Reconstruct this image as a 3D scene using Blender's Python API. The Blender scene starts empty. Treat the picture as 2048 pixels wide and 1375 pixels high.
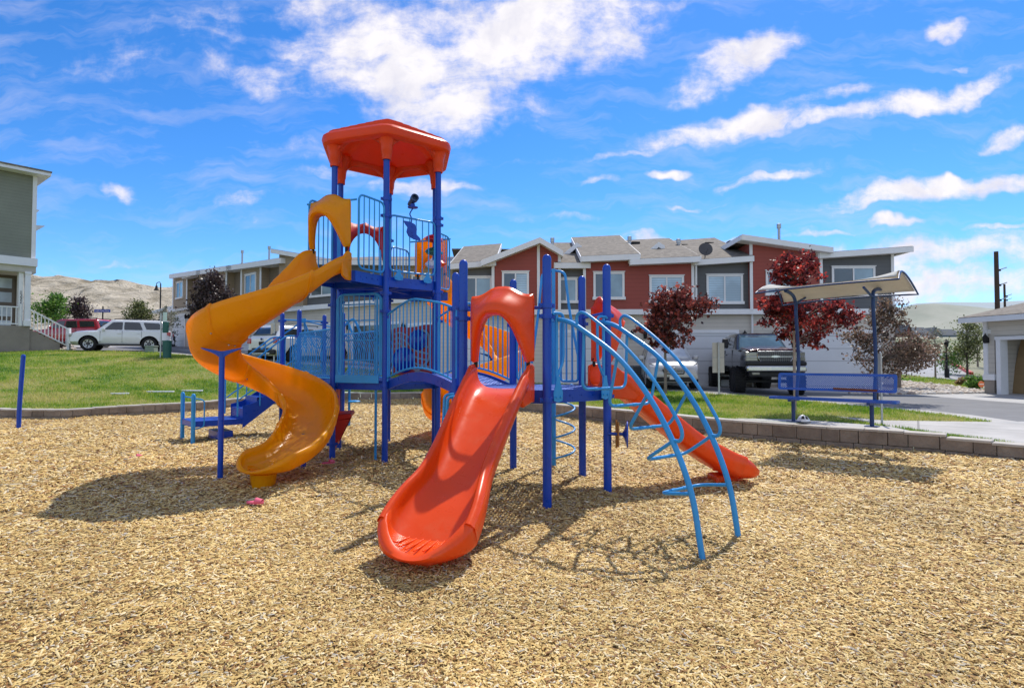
import bpy, bmesh, math, random
import numpy as np
from mathutils import Vector, Matrix, Quaternion
from mathutils.geometry import delaunay_2d_cdt
random.seed(7); np.random.seed(7)
SC = bpy.context.scene
COL = SC.collection
PI = math.pi
R = math.radians
def V(*a): return Vector(a)
# ---------------------------------------------------------------- camera geometry (survey of the site)
FPX, CX, CY, EYE = 1180.0, 1024.0, 687.5, 1.6
PIT = math.atan(34.5/FPX)
def ray(x, y):
    a, b = (x-CX)/FPX, (CY-y)/FPX
    return V(a, math.cos(PIT)-b*math.sin(PIT), math.sin(PIT)+b*math.cos(PIT))
def atY(x, y, Y):
    d = ray(x, y); return V(0, 0, EYE)+d*(Y/d.y)
def atZ(x, y, z=0.0):
    d = ray(x, y); return V(0, 0, EYE)+d*((z-EYE)/d.z)
# ---------------------------------------------------------------- object helpers
def tag(o, label=None, cat=None, group=None, kind=None):
    if label: o['label'] = label
    if cat: o['category'] = cat
    if group: o['group'] = group
    if kind: o['kind'] = kind
    return o
def thing(name, label, cat, loc=(0, 0, 0), rz=0, group=None):
    o = bpy.data.objects.new(name, None); COL.objects.link(o)
    o.empty_display_size = .3
    o.location = loc; o.rotation_euler = (0, 0, rz)
    return tag(o, label, cat, group)
def copy_tree(o, parent=None):
    c = o.copy(); COL.objects.link(c)
    if parent is not None:
        c.parent = parent
        c.matrix_parent_inverse = o.matrix_parent_inverse.copy()
    for ch in [k for k in SC.objects if k.parent == o]:
        copy_tree(ch, c)
    return c
class MB:
    def __init__(s): s.v = []; s.f = []; s.uv = None
    def add(s, vs, fs):
        b = len(s.v); s.v.extend([tuple(p) for p in vs]); s.f.extend([tuple(i+b for i in f) for f in fs]); return s
    def box(s, c, size, rz=0, M=None):
        x, y, z = [k/2 for k in size]
        vs = [V(a*x, b*y, d*z) for d in (-1, 1) for b in (-1, 1) for a in (-1, 1)]
        if rz: m = Matrix.Rotation(rz, 3, 'Z'); vs = [m@p for p in vs]
        if M is not None: vs = [M@p for p in vs]
        vs = [p+Vector(c) for p in vs]
        return s.add(vs, [(0, 2, 3, 1), (4, 5, 7, 6), (0, 1, 5, 4), (2, 6, 7, 3), (0, 4, 6, 2), (1, 3, 7, 5)])
    def bar(s, a, b, w, h, up=(0, 0, 1)):
        a, b = Vector(a), Vector(b); t = (b-a); L = t.length; t = t/L
        sd = t.cross(Vector(up)); 
        if sd.length < 1e-4: sd = V(1, 0, 0)
        sd.normalize(); u = sd.cross(t)
        vs = []
        for p in (a, b):
            for q, r_ in ((-1, -1), (1, -1), (1, 1), (-1, 1)): vs.append(p+sd*q*w/2+u*r_*h/2)
        return s.add(vs, [(3, 2, 1, 0), (4, 5, 6, 7), (0, 1, 5, 4), (1, 2, 6, 5), (2, 3, 7, 6), (3, 0, 4, 7)])
    def tube(s, pts, r, n=10, closed=False, cap=True):
        pts = [Vector(p) for p in pts]; N = len(pts)
        rs = r if isinstance(r, (list, tuple)) else [r]*N
        T = []
        for i in range(N):
            if closed: t = pts[(i+1) % N]-pts[i-1]
            else: t = pts[min(i+1, N-1)]-pts[max(i-1, 0)]
            T.append(t.normalized() if t.length > 1e-9 else V(0, 0, 1))
        nrm = T[0].orthogonal().normalized(); rings = []
        for i in range(N):
            if i: 
                q = T[i-1].rotation_difference(T[i]); nrm = q@nrm
            nrm = (nrm-T[i]*nrm.dot(T[i])).normalized(); bi = T[i].cross(nrm)
            rings.append([pts[i]+(nrm*math.cos(2*PI*k/n)+bi*math.sin(2*PI*k/n))*rs[i] for k in range(n)])
        s.loft(rings, closed=closed, cap=cap)
        return s
    def loft(s, rings, closed=False, cap=True, ringclosed=True):
        n = len(rings[0]); N = len(rings); vs = [p for r_ in rings for p in r_]; fs = []
        for i in range(N if closed else N-1):
            j = (i+1) % N
            for k in range(n if ringclosed else n-1):
                k2 = (k+1) % n
                fs.append((i*n+k, i*n+k2, j*n+k2, j*n+k))
        if cap and not closed and ringclosed:
            fs.append(tuple(range(n-1, -1, -1))); fs.append(tuple((N-1)*n+k for k in range(n)))
        return s.add(vs, fs)
    def cyl(s, a, b, r, n=16, r2=None): return s.tube([a, b], [r, r if r2 is None else r2], n)
    def lathe(s, prof, c=(0, 0, 0), n=20, axis=(0, 0, 1), cap=True):
        ax = Vector(axis).normalized(); u = ax.orthogonal().normalized(); w = ax.cross(u); c = Vector(c)
        rings = [[c+ax*h+(u*math.cos(2*PI*k/n)+w*math.sin(2*PI*k/n))*max(r, 1e-4) for k in range(n)] for r, h in prof]
        return s.loft(rings, cap=cap)
    def grid(s, fn, nu, nv):
        vs = [fn(i/nu, j/nv) for i in range(nu+1) for j in range(nv+1)]
        fs = [(i*(nv+1)+j, (i+1)*(nv+1)+j, (i+1)*(nv+1)+j+1, i*(nv+1)+j+1) for i in range(nu) for j in range(nv)]
        return s.add(vs, fs)
    def prism(s, poly, z0, z1):
        n = len(poly)
        vs = [(p[0], p[1], z0) for p in poly]+[(p[0], p[1], z1) for p in poly]
        fs = [tuple(range(n-1, -1, -1)), tuple(range(n, 2*n))]+[(i, (i+1) % n, (i+1) % n+n, i+n) for i in range(n)]
        return s.add(vs, fs)
    def extr(s, poly, d):
        """closed 3D polygon extruded along vector d"""
        n = len(poly); d = Vector(d); vs = [Vector(p) for p in poly]; vs += [p+d for p in vs]
        fs = [tuple(range(n-1, -1, -1)), tuple(range(n, 2*n))]+[(i, (i+1) % n, (i+1) % n+n, i+n) for i in range(n)]
        return s.add(vs, fs)
    def mesh(s, name, smooth=True, angle=38, fix=True):
        me = bpy.data.meshes.new(name); me.from_pydata(s.v, [], s.f)
        if fix:
            bm = bmesh.new(); bm.from_mesh(me); bmesh.ops.recalc_face_normals(bm, faces=bm.faces); bm.to_mesh(me); bm.free()
        if smooth:
            me.polygons.foreach_set('use_smooth', [True]*len(me.polygons))
            me.set_sharp_from_angle(angle=R(angle))
        me.update(); return me
    def build(s, name, mat, parent=None, smooth=True, bevel=0, local=False, solid=0, subsurf=0, angle=38, fix=True, seg=2):
        me = s.mesh(name, smooth, angle, fix)
        o = bpy.data.objects.new(name, me); COL.objects.link(o)
        for m in (mat if isinstance(mat, (list, tuple)) else [mat]): me.materials.append(m)
        if parent is not None:
            o.parent = parent
            if not local:
                o.matrix_parent_inverse = world_of(parent).inverted()
        if solid:
            m = o.modifiers.new('thickness', 'SOLIDIFY'); m.thickness = solid; m.offset = 0
        if subsurf:
            m = o.modifiers.new('smooth', 'SUBSURF'); m.levels = subsurf; m.render_levels = subsurf
        if bevel:
            m = o.modifiers.new('bevel', 'BEVEL'); m.width = bevel; m.segments = seg; m.limit_method = 'ANGLE'; m.angle_limit = R(35)
        return o
def islands(mb, eps=.004):
    """split a builder into builders of touching pieces"""
    par = list(range(len(mb.v)))
    def find(i):
        while par[i] != i: par[i] = par[par[i]]; i = par[i]
        return i
    for f in mb.f:
        a = find(f[0])
        for k in f[1:]: par[find(k)] = a
    comp = {}
    for i in range(len(mb.v)): comp.setdefault(find(i), []).append(i)
    keys = list(comp); bb = []
    for k in keys:
        P = [mb.v[i] for i in comp[k]]; bb.append([[min(p[a] for p in P)-eps for a in range(3)], [max(p[a] for p in P)+eps for a in range(3)]])
    g = list(range(len(keys)))
    def fg(i):
        while g[i] != i: i = g[i]
        return i
    for i in range(len(keys)):
        for j in range(i):
            if all(bb[i][0][a] <= bb[j][1][a] and bb[j][0][a] <= bb[i][1][a] for a in range(3)): g[fg(i)] = fg(j)
    out = {}
    own = {}
    for n, k in enumerate(keys):
        for i in comp[k]: own[i] = fg(n)
    for gi in set(own.values()): out[gi] = (MB(), {})
    for i, p in enumerate(mb.v):
        m, ix = out[own[i]]; ix[i] = len(m.v); m.v.append(p)
    for f in mb.f:
        m, ix = out[own[f[0]]]; m.f.append(tuple(ix[i] for i in f))
    return [m for m, ix in out.values()]
def each(mb, name, mat, parent=None, **kw):
    return [m.build(name, mat, parent, **kw) for m in islands(mb)]
def world_of(o):
    M = Matrix.Translation(o.location) @ o.rotation_euler.to_matrix().to_4x4()
    if o.parent is not None: M = world_of(o.parent)@o.matrix_parent_inverse@M
    return M
def crom(pts, k=6, closed=False):
    P = [Vector(p) for p in pts]; n = len(P); out = []
    for i in range(n if closed else n-1):
        if closed: a, b, c, d = P[i-1], P[i], P[(i+1) % n], P[(i+2) % n]
        else: a, b, c, d = P[max(i-1, 0)], P[i], P[i+1], P[min(i+2, n-1)]
        for j in range(k):
            t = j/k
            out.append(.5*((2*b)+(c-a)*t+(2*a-5*b+4*c-d)*t*t+(3*b-a-3*c+d)*t**3))
    if not closed: out.append(P[-1])
    return out
def rpoly(pts, r, k=5, closed=False):
    P = [Vector(p) for p in pts]; n = len(P); out = []
    for i in range(n):
        if not closed and i in (0, n-1): out.append(P[i]); continue
        a, b, c = P[i-1], P[i], P[(i+1) % n]
        rr = min(r, (a-b).length*.49, (c-b).length*.49)
        p0 = b+(a-b).normalized()*rr; p1 = b+(c-b).normalized()*rr
        for j in range(k+1):
            t = j/k; out.append(p0*(1-t)**2+b*2*t*(1-t)+p1*t*t)
    return out
def lerp(a, b, t): return a+(b-a)*t
# ---------------------------------------------------------------- materials
MATS = {}
def nodes(name):
    m = bpy.data.materials.new(name); m.use_nodes = True; nt = m.node_tree
    return m, nt, nt.nodes['Principled BSDF']
def N(nt, t, **kw):
    n = nt.nodes.new(t)
    for k, v in kw.items():
        if k.startswith('_'): setattr(n, k[1:], v)
        else: n.inputs[k.replace('9', ' ')].default_value = v
    return n
def ramp(nt, stops, fac=None, interp='LINEAR'):
    r = nt.nodes.new('ShaderNodeValToRGB'); e = r.color_ramp.elements; r.color_ramp.interpolation = interp
    while len(e) < len(stops): e.new(.5)
    for i, (p, c) in enumerate(stops):
        e[i].position = p; e[i].color = (c[0], c[1], c[2], 1) if isinstance(c, (tuple, list)) else (c, c, c, 1)
    if fac is not None: nt.links.new(fac, r.inputs['Fac'])
    return r
def mixc(nt, fac, a, b, mode='MIX'):
    m = nt.nodes.new('ShaderNodeMix'); m.data_type = 'RGBA'; m.blend_type = mode
    for sock, val in ((m.inputs[0], fac), (m.inputs[6], a), (m.inputs[7], b)):
        if hasattr(val, 'is_output'): nt.links.new(val, sock)
        elif isinstance(val, (tuple, list)): sock.default_value = (val[0], val[1], val[2], 1)
        else: sock.default_value = val
    return m.outputs[2]
def mth(nt, op, a, b=None, c=None, clamp=False):
    m = nt.nodes.new('ShaderNodeMath'); m.operation = op; m.use_clamp = clamp
    for i, v in enumerate((a, b, c)):
        if v is None: continue
        if hasattr(v, 'is_output'): nt.links.new(v, m.inputs[i])
        else: m.inputs[i].default_value = v
    return m.outputs[0]
def bumpit(nt, bs, h, strength=.3, dist=.01):
    b = nt.nodes.new('ShaderNodeBump'); b.inputs['Strength'].default_value = strength; b.inputs['Distance'].default_value = dist
    nt.links.new(h, b.inputs['Height']); nt.links.new(b.outputs[0], bs.inputs['Normal']); return b
def coords(nt, kind='Object', scale=(1, 1, 1), rot=(0, 0, 0)):
    tc = nt.nodes.new('ShaderNodeTexCoord'); mp = nt.nodes.new('ShaderNodeMapping')
    mp.inputs['Scale'].default_value = scale; mp.inputs['Rotation'].default_value = rot
    nt.links.new(tc.outputs[kind], mp.inputs[0]); return mp.outputs[0]
def noise(nt, vec, scale, detail=4, rough=.55, dist=0):
    n = nt.nodes.new('ShaderNodeTexNoise'); n.inputs['Scale'].default_value = scale; n.inputs['Detail'].default_value = detail
    n.inputs['Roughness'].default_value = rough; n.inputs['Distortion'].default_value = dist
    if vec is not None: nt.links.new(vec, n.inputs['Vector'])
    return n.outputs['Fac']
def paint(name, col, rough=.4, metal=0, var=.12, vscale=3, bump=0, bscale=60, coat=0, trans=0, dirt=None):
    if name in MATS: return MATS[name]
    m, nt, bs = nodes(name)
    vec = coords(nt)
    n1 = noise(nt, vec, vscale, 5, .6)
    dk = tuple(c*(1-var) for c in col); lt = tuple(min(1, c*(1+var)) for c in col)
    r = ramp(nt, [(.3, dk), (.7, lt)], n1)
    out = r.outputs[0]
    if dirt:
        n2 = noise(nt, vec, vscale*2.7, 6, .7)
        rr = ramp(nt, [(.52, 0), (.75, 1)], n2); out = mixc(nt, mth(nt, 'MULTIPLY', rr.outputs[0], dirt[1]), out, dirt[0])
    nt.links.new(out, bs.inputs['Base Color'])
    rn = ramp(nt, [(.3, max(0, rough-.08)), (.7, min(1, rough+.1))], noise(nt, vec, vscale*4, 4))
    nt.links.new(rn.outputs[0], bs.inputs['Roughness'])
    bs.inputs['Metallic'].default_value = metal
    if not metal: bs.inputs['Specular IOR Level'].default_value = .36
    if coat: bs.inputs['Coat Weight'].default_value = coat; bs.inputs['Coat Roughness'].default_value = .08
    if bump: bumpit(nt, bs, noise(nt, vec, bscale, 3), bump, .004)
    if trans:
        o = nt.nodes['Material Output']; t = nt.nodes.new('ShaderNodeBsdfTranslucent'); nt.links.new(out, t.inputs[0])
        mx = nt.nodes.new('ShaderNodeMixShader'); mx.inputs[0].default_value = trans
        nt.links.new(bs.outputs[0], mx.inputs[1]); nt.links.new(t.outputs[0], mx.inputs[2]); nt.links.new(mx.outputs[0], o.inputs[0])
    MATS[name] = m; return m
M_NAVY = paint('blue_powder_coat', (.004, .055, .4), .33, var=.15, coat=.08, bump=.05, bscale=200)
M_DECK = None
M_SKY = paint('light_blue_powder_coat', (.028, .28, .62), .36, var=.12, coat=.08, bump=.05, bscale=200)
M_ORANGE = paint('orange_red_plastic', (.86, .082, .006), .3, var=.06, vscale=1.4, bump=.05, bscale=120, coat=.08, trans=.2, dirt=((.8, .2, .08), .35))
M_ROOFP = paint('orange_roof_plastic', (.82, .068, .006), .34, var=.07, vscale=1.4, bump=.05, bscale=120, trans=.22, dirt=((.75, .16, .08), .25))
M_YEL = paint('yellow_plastic', (1.0, .46, .002), .3, var=.05, vscale=1.5, bump=.05, bscale=120, coat=.06, trans=.5, dirt=((.8, .3, .05), .3))
M_RED = paint('red_plastic', (.55, .02, .012), .4, trans=.1)
M_GALV = paint('galvanised_steel', (.42, .43, .43), .4, .8, vscale=20)
M_BLACK = paint('black_rubber', (.012, .012, .013), .7)
M_WHITE = paint('white_trim_paint', (.74, .75, .76), .5, var=.04)
M_CONC = None
M_GREY = paint('grey_plastic', (.3, .31, .32), .5)
# ================================================================= terrain
CP = [(-14,16.6,.27),(-11,18.6,.28),(-9.4,21.4,.3),(-6.5,25,.33),(-3.8,25.6,.33),(-1.5,22,.32),(.4,19.3,.33),(2.4,16,.35),(4.5,13,.37),(6.1,11.3,.37),(7.4,10.3,.3),(8.3,9.4,.25),
 (9.8,7.3,.24),(11,3,.24),(11,-8,.24),(-20,-8,.2),(-24,0,.2),(-22,14,.22),
 (5.9,11.2,.42),(6.5,10.6,.42),(6,21.4,.58),(9,20.3,.43),(8,17,.42),(12,20,.38),(12,14,.33),(16,12,.33),(18,22.7,.39),(22,22,.42),(10,25,.5),(17,25,.42),
 (5,26,.62),(-3,28,1.15),(-11,28,1.72),(-8,31,1.7),(-14,34,2.0),(-24,36,2.28),(-27,33,2.25),(-20,29.5,1.9),(-28,49,2.9),(-16,40,2.3),(-40,60,3.5),(-60,40,2.6),(-70,90,4.2),(-30,20,1.0),
 (0,40,1.6),(10,40,1.2),(20,36,.95),(24,44,1.3),(30,50,2.2),(45,60,3),(60,100,5.5),(40,100,5.),(20,100,5),(90,160,8),(100,40,2.5),(60,10,1),(40,-40,0),(-60,-40,0),(0,-60,0),(0,160,7),(-80,160,7),(-100,20,2),
 (400,400,18),(0,400,18),(-400,400,18),(400,0,4),(-400,0,4),(0,-400,-3),(400,-400,-3),(-400,-400,-3)]
_P = np.array([c[:2] for c in CP], float); _Z = np.array([c[2] for c in CP], float)
_n = len(CP); _K = np.sqrt(((_P[:,None]-_P[None])**2).sum(2)+.25)
_A = np.zeros((_n+3,_n+3)); _A[:_n,:_n] = _K; _A[:_n,_n] = 1; _A[:_n,_n+1] = _P[:,0]; _A[:_n,_n+2] = _P[:,1]; _A[_n:,:_n] = _A[:_n,_n:].T
_W = np.linalg.solve(_A, np.concatenate([_Z,[0,0,0]]))
def zt(x, y):
    k = np.sqrt((x-_P[:,0])**2+(y-_P[:,1])**2+.25)
    return float(k@_W[:_n]+_W[_n]+_W[_n+1]*x+_W[_n+2]*y)
def ter(px, py):
    """site point seen at a pixel of the survey photo, on the terrain"""
    d = ray(px, py); o = V(0, 0, EYE); t = 8.0; last = None
    while t < 400:
        p = o+d*t
        if p.z < zt(p.x, p.y):
            a, b = t-.5, t
            for _ in range(14):
                m = (a+b)/2; q = o+d*m
                if q.z < zt(q.x, q.y): b = m
                else: a = m
            return o+d*b
        t += .5
    return o+d*60
WALL = [(-19.5,16.9),(-14.1,16.35),(-12.4,16.5),(-11.8,17.35),(-10.2,19.05),(-9.5,21.0),(-6.6,24.55),(-3.85,25.2),(.1,18.9),(4.35,12.55),(5.9,11.05),(7.15,10.15),(8.05,9.2),(9.6,7.2),(10.4,3),(10.4,-7)]
BED = WALL+[(-19,-7),(-23,0),(-22,13)]
def inpoly(x, y, poly):
    c = False; j = len(poly)-1
    for i in range(len(poly)):
        xi, yi = poly[i][0], poly[i][1]; xj, yj = poly[j][0], poly[j][1]
        if (yi > y) != (yj > y) and x < (xj-xi)*(y-yi)/(yj-yi)+xi: c = not c
        j = i
    return c
def offs(path, d):
    out = []; n = len(path)
    for i in range(n):
        a = Vector(path[max(i-1, 0)]); b = Vector(path[i]); c = Vector(path[min(i+1, n-1)])
        t1 = (b-a).normalized() if i > 0 else (c-b).normalized(); t2 = (c-b).normalized() if i < n-1 else t1
        t = (t1+t2).normalized(); nn = V(-t.y, t.x); k = 1/max(.5, nn.dot(V(-t1.y, t1.x)))
        out.append(b+nn*d*k)
    return out
WOUT = [(p.x, p.y) for p in offs(WALL, .26)]      # outer face of the wall
def tp(*px): return [tuple(ter(x, y)[:2]) for x, y in px]
# regions, seen in priority order (first hit wins)
gl = tp((1034,797),(1110,799),(1184,803))
RG = []
RG.append(('bench_slab', [(4.65,12.75)]+tp((1585,838),(1660,842.5),(1782,852.5))+[(7.35,10.35),(7.0,10.1),(5.7,11.0)]))
RG.append(('footpath', tp((1662,831),(1767,840),(1895,842),(1985,843),(2048,848),(2300,862))+tp((2300,905),(2048,890),(1804,856),(1760,848))))
RG.append(('river_rock_bed', tp((1796,761),(1850,767),(1897,772),(1965,781),(1990,786),(1915,787),(1852,788),(1790,789),(1700,787),(1700,769),(1771,765))))
RG.append(('verge', tp((1803,749),(1870,756),(1930,762),(1960,765),(1972,781),(1897,772),(1796,761),(1690,764),(1690,752))))
RG.append(('side_street', tp((1640,752),(1803,749),(1870,756),(1950,763),(1968,762),(1940,747),(1925,739),(1907,729.5),(1892,716),(1888,706),(1835,706),(1838,716),(1790,728),(1700,735))))
RG.append(('rocks_left', tp((-200,688),(145,688),(150,699),(0,697.5),(-200,697))))
far_l = tp((-300,698),(0,699),(142,700),(170,702),(300,704),(340,707),(400,713),(470,720),(545,725),(640,731),(730,737),(850,746),(940,755),(1020,762),(1184,772),(1215,775),(1310,780.5),(1440,789),(1500,793),(1547,796),(1638,804),(1700,810),(1796,818),(1900,830),(1985,843))
lawnpoly = far_l+tp((2048,852),(2300,880))+[(10.6,8.6),(10.7,-7.2),(13,-10)]+[(13,-25),(-40,-25),(-40,25)]
RG.append(('kerb_gutter', far_l+[(p.x,p.y) for p in offs(far_l, -.0)][::-1]))
RG[-1] = ('gutter', [(p.x,p.y) for p in offs([Vector(q) for q in far_l], .55)]+[(q[0],q[1]) for q in far_l[::-1]])
RG.append(('lawn', lawnpoly))
asph = [(p.x,p.y) for p in offs([Vector(q) for q in far_l], .5)]+[(22,13),(40,12),(40,19)]+tp((2048,806),(1855,791),(1629,784),(1440,776),(1310,768),(1180,759),(1050,749),(900,739),(740,728),(600,716),(480,705.5),(400,702),(340,698.5))+[(-12,36),(-18,52),(-30,70),(-40,66),(-26,41),(-33,37),(-50,36),(-50,28)]
RG.append(('alley_asphalt', asph))
RG.append(('driveway_concrete', [(-36,68),(-26,50),(-15,40),(-6,34),(30,27),(34,18),(26,10),(-30,10)]))
def centroid_region(x, y):
    for i, (n_, poly) in enumerate(RG):
        if inpoly(x, y, poly): return i
    return -1
def build_ground():
    vs, es = [], []
    def addpoly(poly, closed=True, step=1.0):
        P = []
        n = len(poly)
        for i in range(n if closed else n-1):
            a = Vector(poly[i]).to_2d() if len(poly[i]) > 2 else Vector(poly[i]); b = poly[(i+1) % n]; b = Vector((b[0], b[1])); a = Vector((a[0], a[1]))
            k = max(1, int((b-a).length/step))
            for j in range(k): P.append(a.lerp(b, j/k))
        if not closed: P.append(Vector((poly[-1][0], poly[-1][1])))
        b0 = len(vs); vs.extend(P)
        es.extend([(b0+i, b0+i+1) for i in range(len(P)-1)])
        if closed: es.append((b0+len(P)-1, b0))
    bedout = WOUT+[(-19,-7.3),(-23.3,0),(-22.3,13)]
    addpoly(bedout)
    for n_, poly in RG: addpoly(poly)
    for gx in np.arange(-60, 60, 1.5):
        for gy in np.arange(-30, 75, 1.5):
            vs.append(Vector((gx+random.uniform(-.3,.3), gy+random.uniform(-.3,.3))))
    for gx in list(range(-900, 901, 40)):
        for gy in list(range(-500, 1301, 40)):
            if not (-60 < gx < 60 and -30 < gy < 75): vs.append(Vector((gx+.5, gy+.5)))
    ov, oe, of, _, _, _ = delaunay_2d_cdt(vs, es, [], 0, 1e-4)
    Z = [zt(p.x, p.y) for p in ov]
    groups = {}
    for f in of:
        c = sum((ov[i] for i in f), Vector((0, 0)))/len(f)
        if inpoly(c.x, c.y, bedout): continue
        groups.setdefault(centroid_region(c.x, c.y), []).append(f)
    out = {}
    for g, fs in groups.items():
        idx = {}; mb = MB(); nf = []
        for f in fs:
            nf.append(tuple(idx.setdefault(i, len(idx)) for i in f))
        verts = [None]*len(idx)
        for i, j in idx.items(): verts[j] = (ov[i].x, ov[i].y, Z[i])
        mb.v = verts; mb.f = nf; out[g] = mb
    return out
def m_concrete(name, col, sc=1.0, joint=0, rot=0):
    m, nt, bs = nodes(name); vec = coords(nt, 'Object')
    n1 = noise(nt, vec, 1.3*sc, 6, .65); n2 = noise(nt, vec, 60, 3, .7)
    base = ramp(nt, [(.3, tuple(c*.78 for c in col)), (.7, tuple(c*1.12 for c in col))], n1).outputs[0]
    base = mixc(nt, mth(nt, 'MULTIPLY', n2, .35), base, tuple(c*.6 for c in col))
    if joint:
        mp = coords(nt, 'Object', (1/joint, 1/joint, 1), (0, 0, rot))
        sx = nt.nodes.new('ShaderNodeSeparateXYZ'); nt.links.new(mp, sx.inputs[0])
        j = None
        for s in (0, 1):
            fr = mth(nt, 'FRACT', sx.outputs[s]); l = mth(nt, 'LESS_THAN', fr, .014)
            j = l if j is None else mth(nt, 'MAXIMUM', j, l)
        base = mixc(nt, mth(nt, 'MULTIPLY', j, .7), base, tuple(c*.3 for c in col))
    nt.links.new(base, bs.inputs['Base Color']); bs.inputs['Roughness'].default_value = .85
    bumpit(nt, bs, n2, .25, .01); return m
M_CONC = m_concrete('pale_concrete', (.46, .44, .41), joint=3, rot=.6)
M_CONC2 = m_concrete('driveway_pour', (.44, .43, .41), joint=4, rot=.05)
M_ASPH = m_concrete('asphalt', (.17, .17, .172))
M_STREET = m_concrete('street_concrete', (.34, .34, .34))
def m_grass():
    m, nt, bs = nodes('lawn_grass'); vec = coords(nt)
    a = noise(nt, vec, .35, 5, .6, .4); b = noise(nt, vec, 2.2, 6, .7, .5); c = noise(nt, vec, 45, 3, .75)
    t = mth(nt, 'ADD', mth(nt, 'MULTIPLY', a, .6), mth(nt, 'MULTIPLY', b, .4))
    base = ramp(nt, [(.36, (.02, .09, .006)), (.43, (.09, .2, .012)), (.5, (.21, .27, .025)), (.6, (.4, .35, .12))], t).outputs[0]
    base = mixc(nt, mth(nt, 'MULTIPLY', c, .6), base, (.05, .1, .01))
    nt.links.new(base, bs.inputs['Base Color']); bs.inputs['Roughness'].default_value = .8
    bumpit(nt, bs, c, .8, .05); return m
M_GRASS = m_grass()
def m_dry():
    m, nt, bs = nodes('dry_ground'); vec = coords(nt)
    t = noise(nt, vec, .02, 8, .65)
    base = ramp(nt, [(.35, (.12, .16, .06)), (.5, (.24, .23, .14)), (.65, (.33, .3, .21))], t).outputs[0]
    nt.links.new(base, bs.inputs['Base Color']); bs.inputs['Roughness'].default_value = .95; return m
M_DRY = m_dry()
def m_stones():
    m, nt, bs = nodes('river_stones'); vec = coords(nt)
    v = nt.nodes.new('ShaderNodeTexVoronoi'); v.inputs['Scale'].default_value = 9; nt.links.new(vec, v.inputs['Vector'])
    base = ramp(nt, [(0, (.35, .28, .22)), (.5, (.5, .45, .38)), (1, (.62, .58, .52))], v.outputs['Color']).outputs[0]
    nt.links.new(base, bs.inputs['Base Color']); bs.inputs['Roughness'].default_value = .85
    return m
M_STONES = m_stones()
GM = {'bench_slab': M_CONC, 'footpath': M_CONC, 'river_rock_bed': M_STONES, 'verge': M_GRASS, 'side_street': M_STREET, 'rocks_left': M_STONES, 'gutter': M_CONC,
      'lawn': M_GRASS, 'alley_asphalt': M_ASPH, 'driveway_concrete': M_CONC2}
GN = {'bench_slab': 'pavement', 'footpath': 'path', 'river_rock_bed': 'rock_bed', 'verge': 'verge', 'side_street': 'road', 'rocks_left': 'rock_bed', 'gutter': 'kerb',
      'lawn': 'lawn', 'alley_asphalt': 'road', 'driveway_concrete': 'driveway'}
GG = build_ground()
for g, mb in GG.items():
    if g < 0: o = mb.build('ground', M_DRY, angle=80)
    else: o = mb.build(GN[RG[g][0]], GM[RG[g][0]], angle=80)
    tag(o, kind='structure')
# ---------------------------------------------------------------- wood chip bed
def bedz(x, y): return float(.035*np.sin(x*.9+1)*np.cos(y*.7)+.02*np.sin(x*2.3+y*1.7)-.01+relief(x, y))
HOL = [(-.85, 4.0, .42, .07), (-3.3, 7.1, .4, .06), (3.5, 8.0, .4, .06), (1.7, 4.9, .35, .04), (-6.5, 12.0, .5, .05)]+[(random.uniform(-7, 6), random.uniform(2.4, 9), random.uniform(.09, .16), random.uniform(.012, .028)) for _ in range(110)]
def relief(x, y):
    z = 0*x
    for hx, hy, r, d in HOL:
        q = ((x-hx)**2+(y-hy)**2)/(r*r); z = z-d*np.exp(-q)+d*.45*np.exp(-(np.sqrt(q)-1.6)**2*3)
    return z
def m_chipbase():
    m, nt, bs = nodes('wood_chip_bed'); vec = coords(nt)
    w = nt.nodes.new('ShaderNodeVectorMath'); w.operation = 'ADD'
    nz = nt.nodes.new('ShaderNodeTexNoise'); nz.inputs['Scale'].default_value = 7; nt.links.new(vec, nz.inputs['Vector'])
    sc = nt.nodes.new('ShaderNodeVectorMath'); sc.operation = 'SCALE'; sc.inputs['Scale'].default_value = .12; nt.links.new(nz.outputs['Color'], sc.inputs[0])
    nt.links.new(vec, w.inputs[0]); nt.links.new(sc.outputs[0], w.inputs[1])
    v = nt.nodes.new('ShaderNodeTexVoronoi'); v.inputs['Scale'].default_value = 38; nt.links.new(w.outputs[0], v.inputs['Vector'])
    base = ramp(nt, [(0, (.2, .1, .03)), (.35, (.48, .3, .1)), (.7, (.68, .47, .18)), (1, (.8, .62, .32))], v.outputs['Color']).outputs[0]
    dk = ramp(nt, [(.3, 1), (.75, .25)], v.outputs['Distance']).outputs[0]
    base = mixc(nt, 1.0, base, dk, 'MULTIPLY')
    nt.links.new(base, bs.inputs['Base Color']); bs.inputs['Roughness'].default_value = .9
    bumpit(nt, bs, v.outputs['Distance'], -.8, .02); return m
def m_chip():
    m, nt, bs = nodes('wood_chips'); 
    g = nt.nodes.new('ShaderNodeNewGeometry'); vec = coords(nt)
    base = ramp(nt, [(0, (.13, .06, .02)), (.08, (.3, .13, .035)), (.2, (.47, .285, .08)), (.5, (.62, .425, .14)), (.8, (.73, .545, .22)), (.94, (.84, .7, .44)), (1, (.42, .38, .33))], g.outputs['Random Per Island']).outputs[0]
    big = ramp(nt, [(.33, .74), (.6, 1.05)], noise(nt, vec, .55, 6, .65)).outputs[0]
    base = mixc(nt, 1.0, base, big, 'MULTIPLY')
    nt.links.new(base, bs.inputs['Base Color']); bs.inputs['Roughness'].default_value = .75; return m
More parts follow.
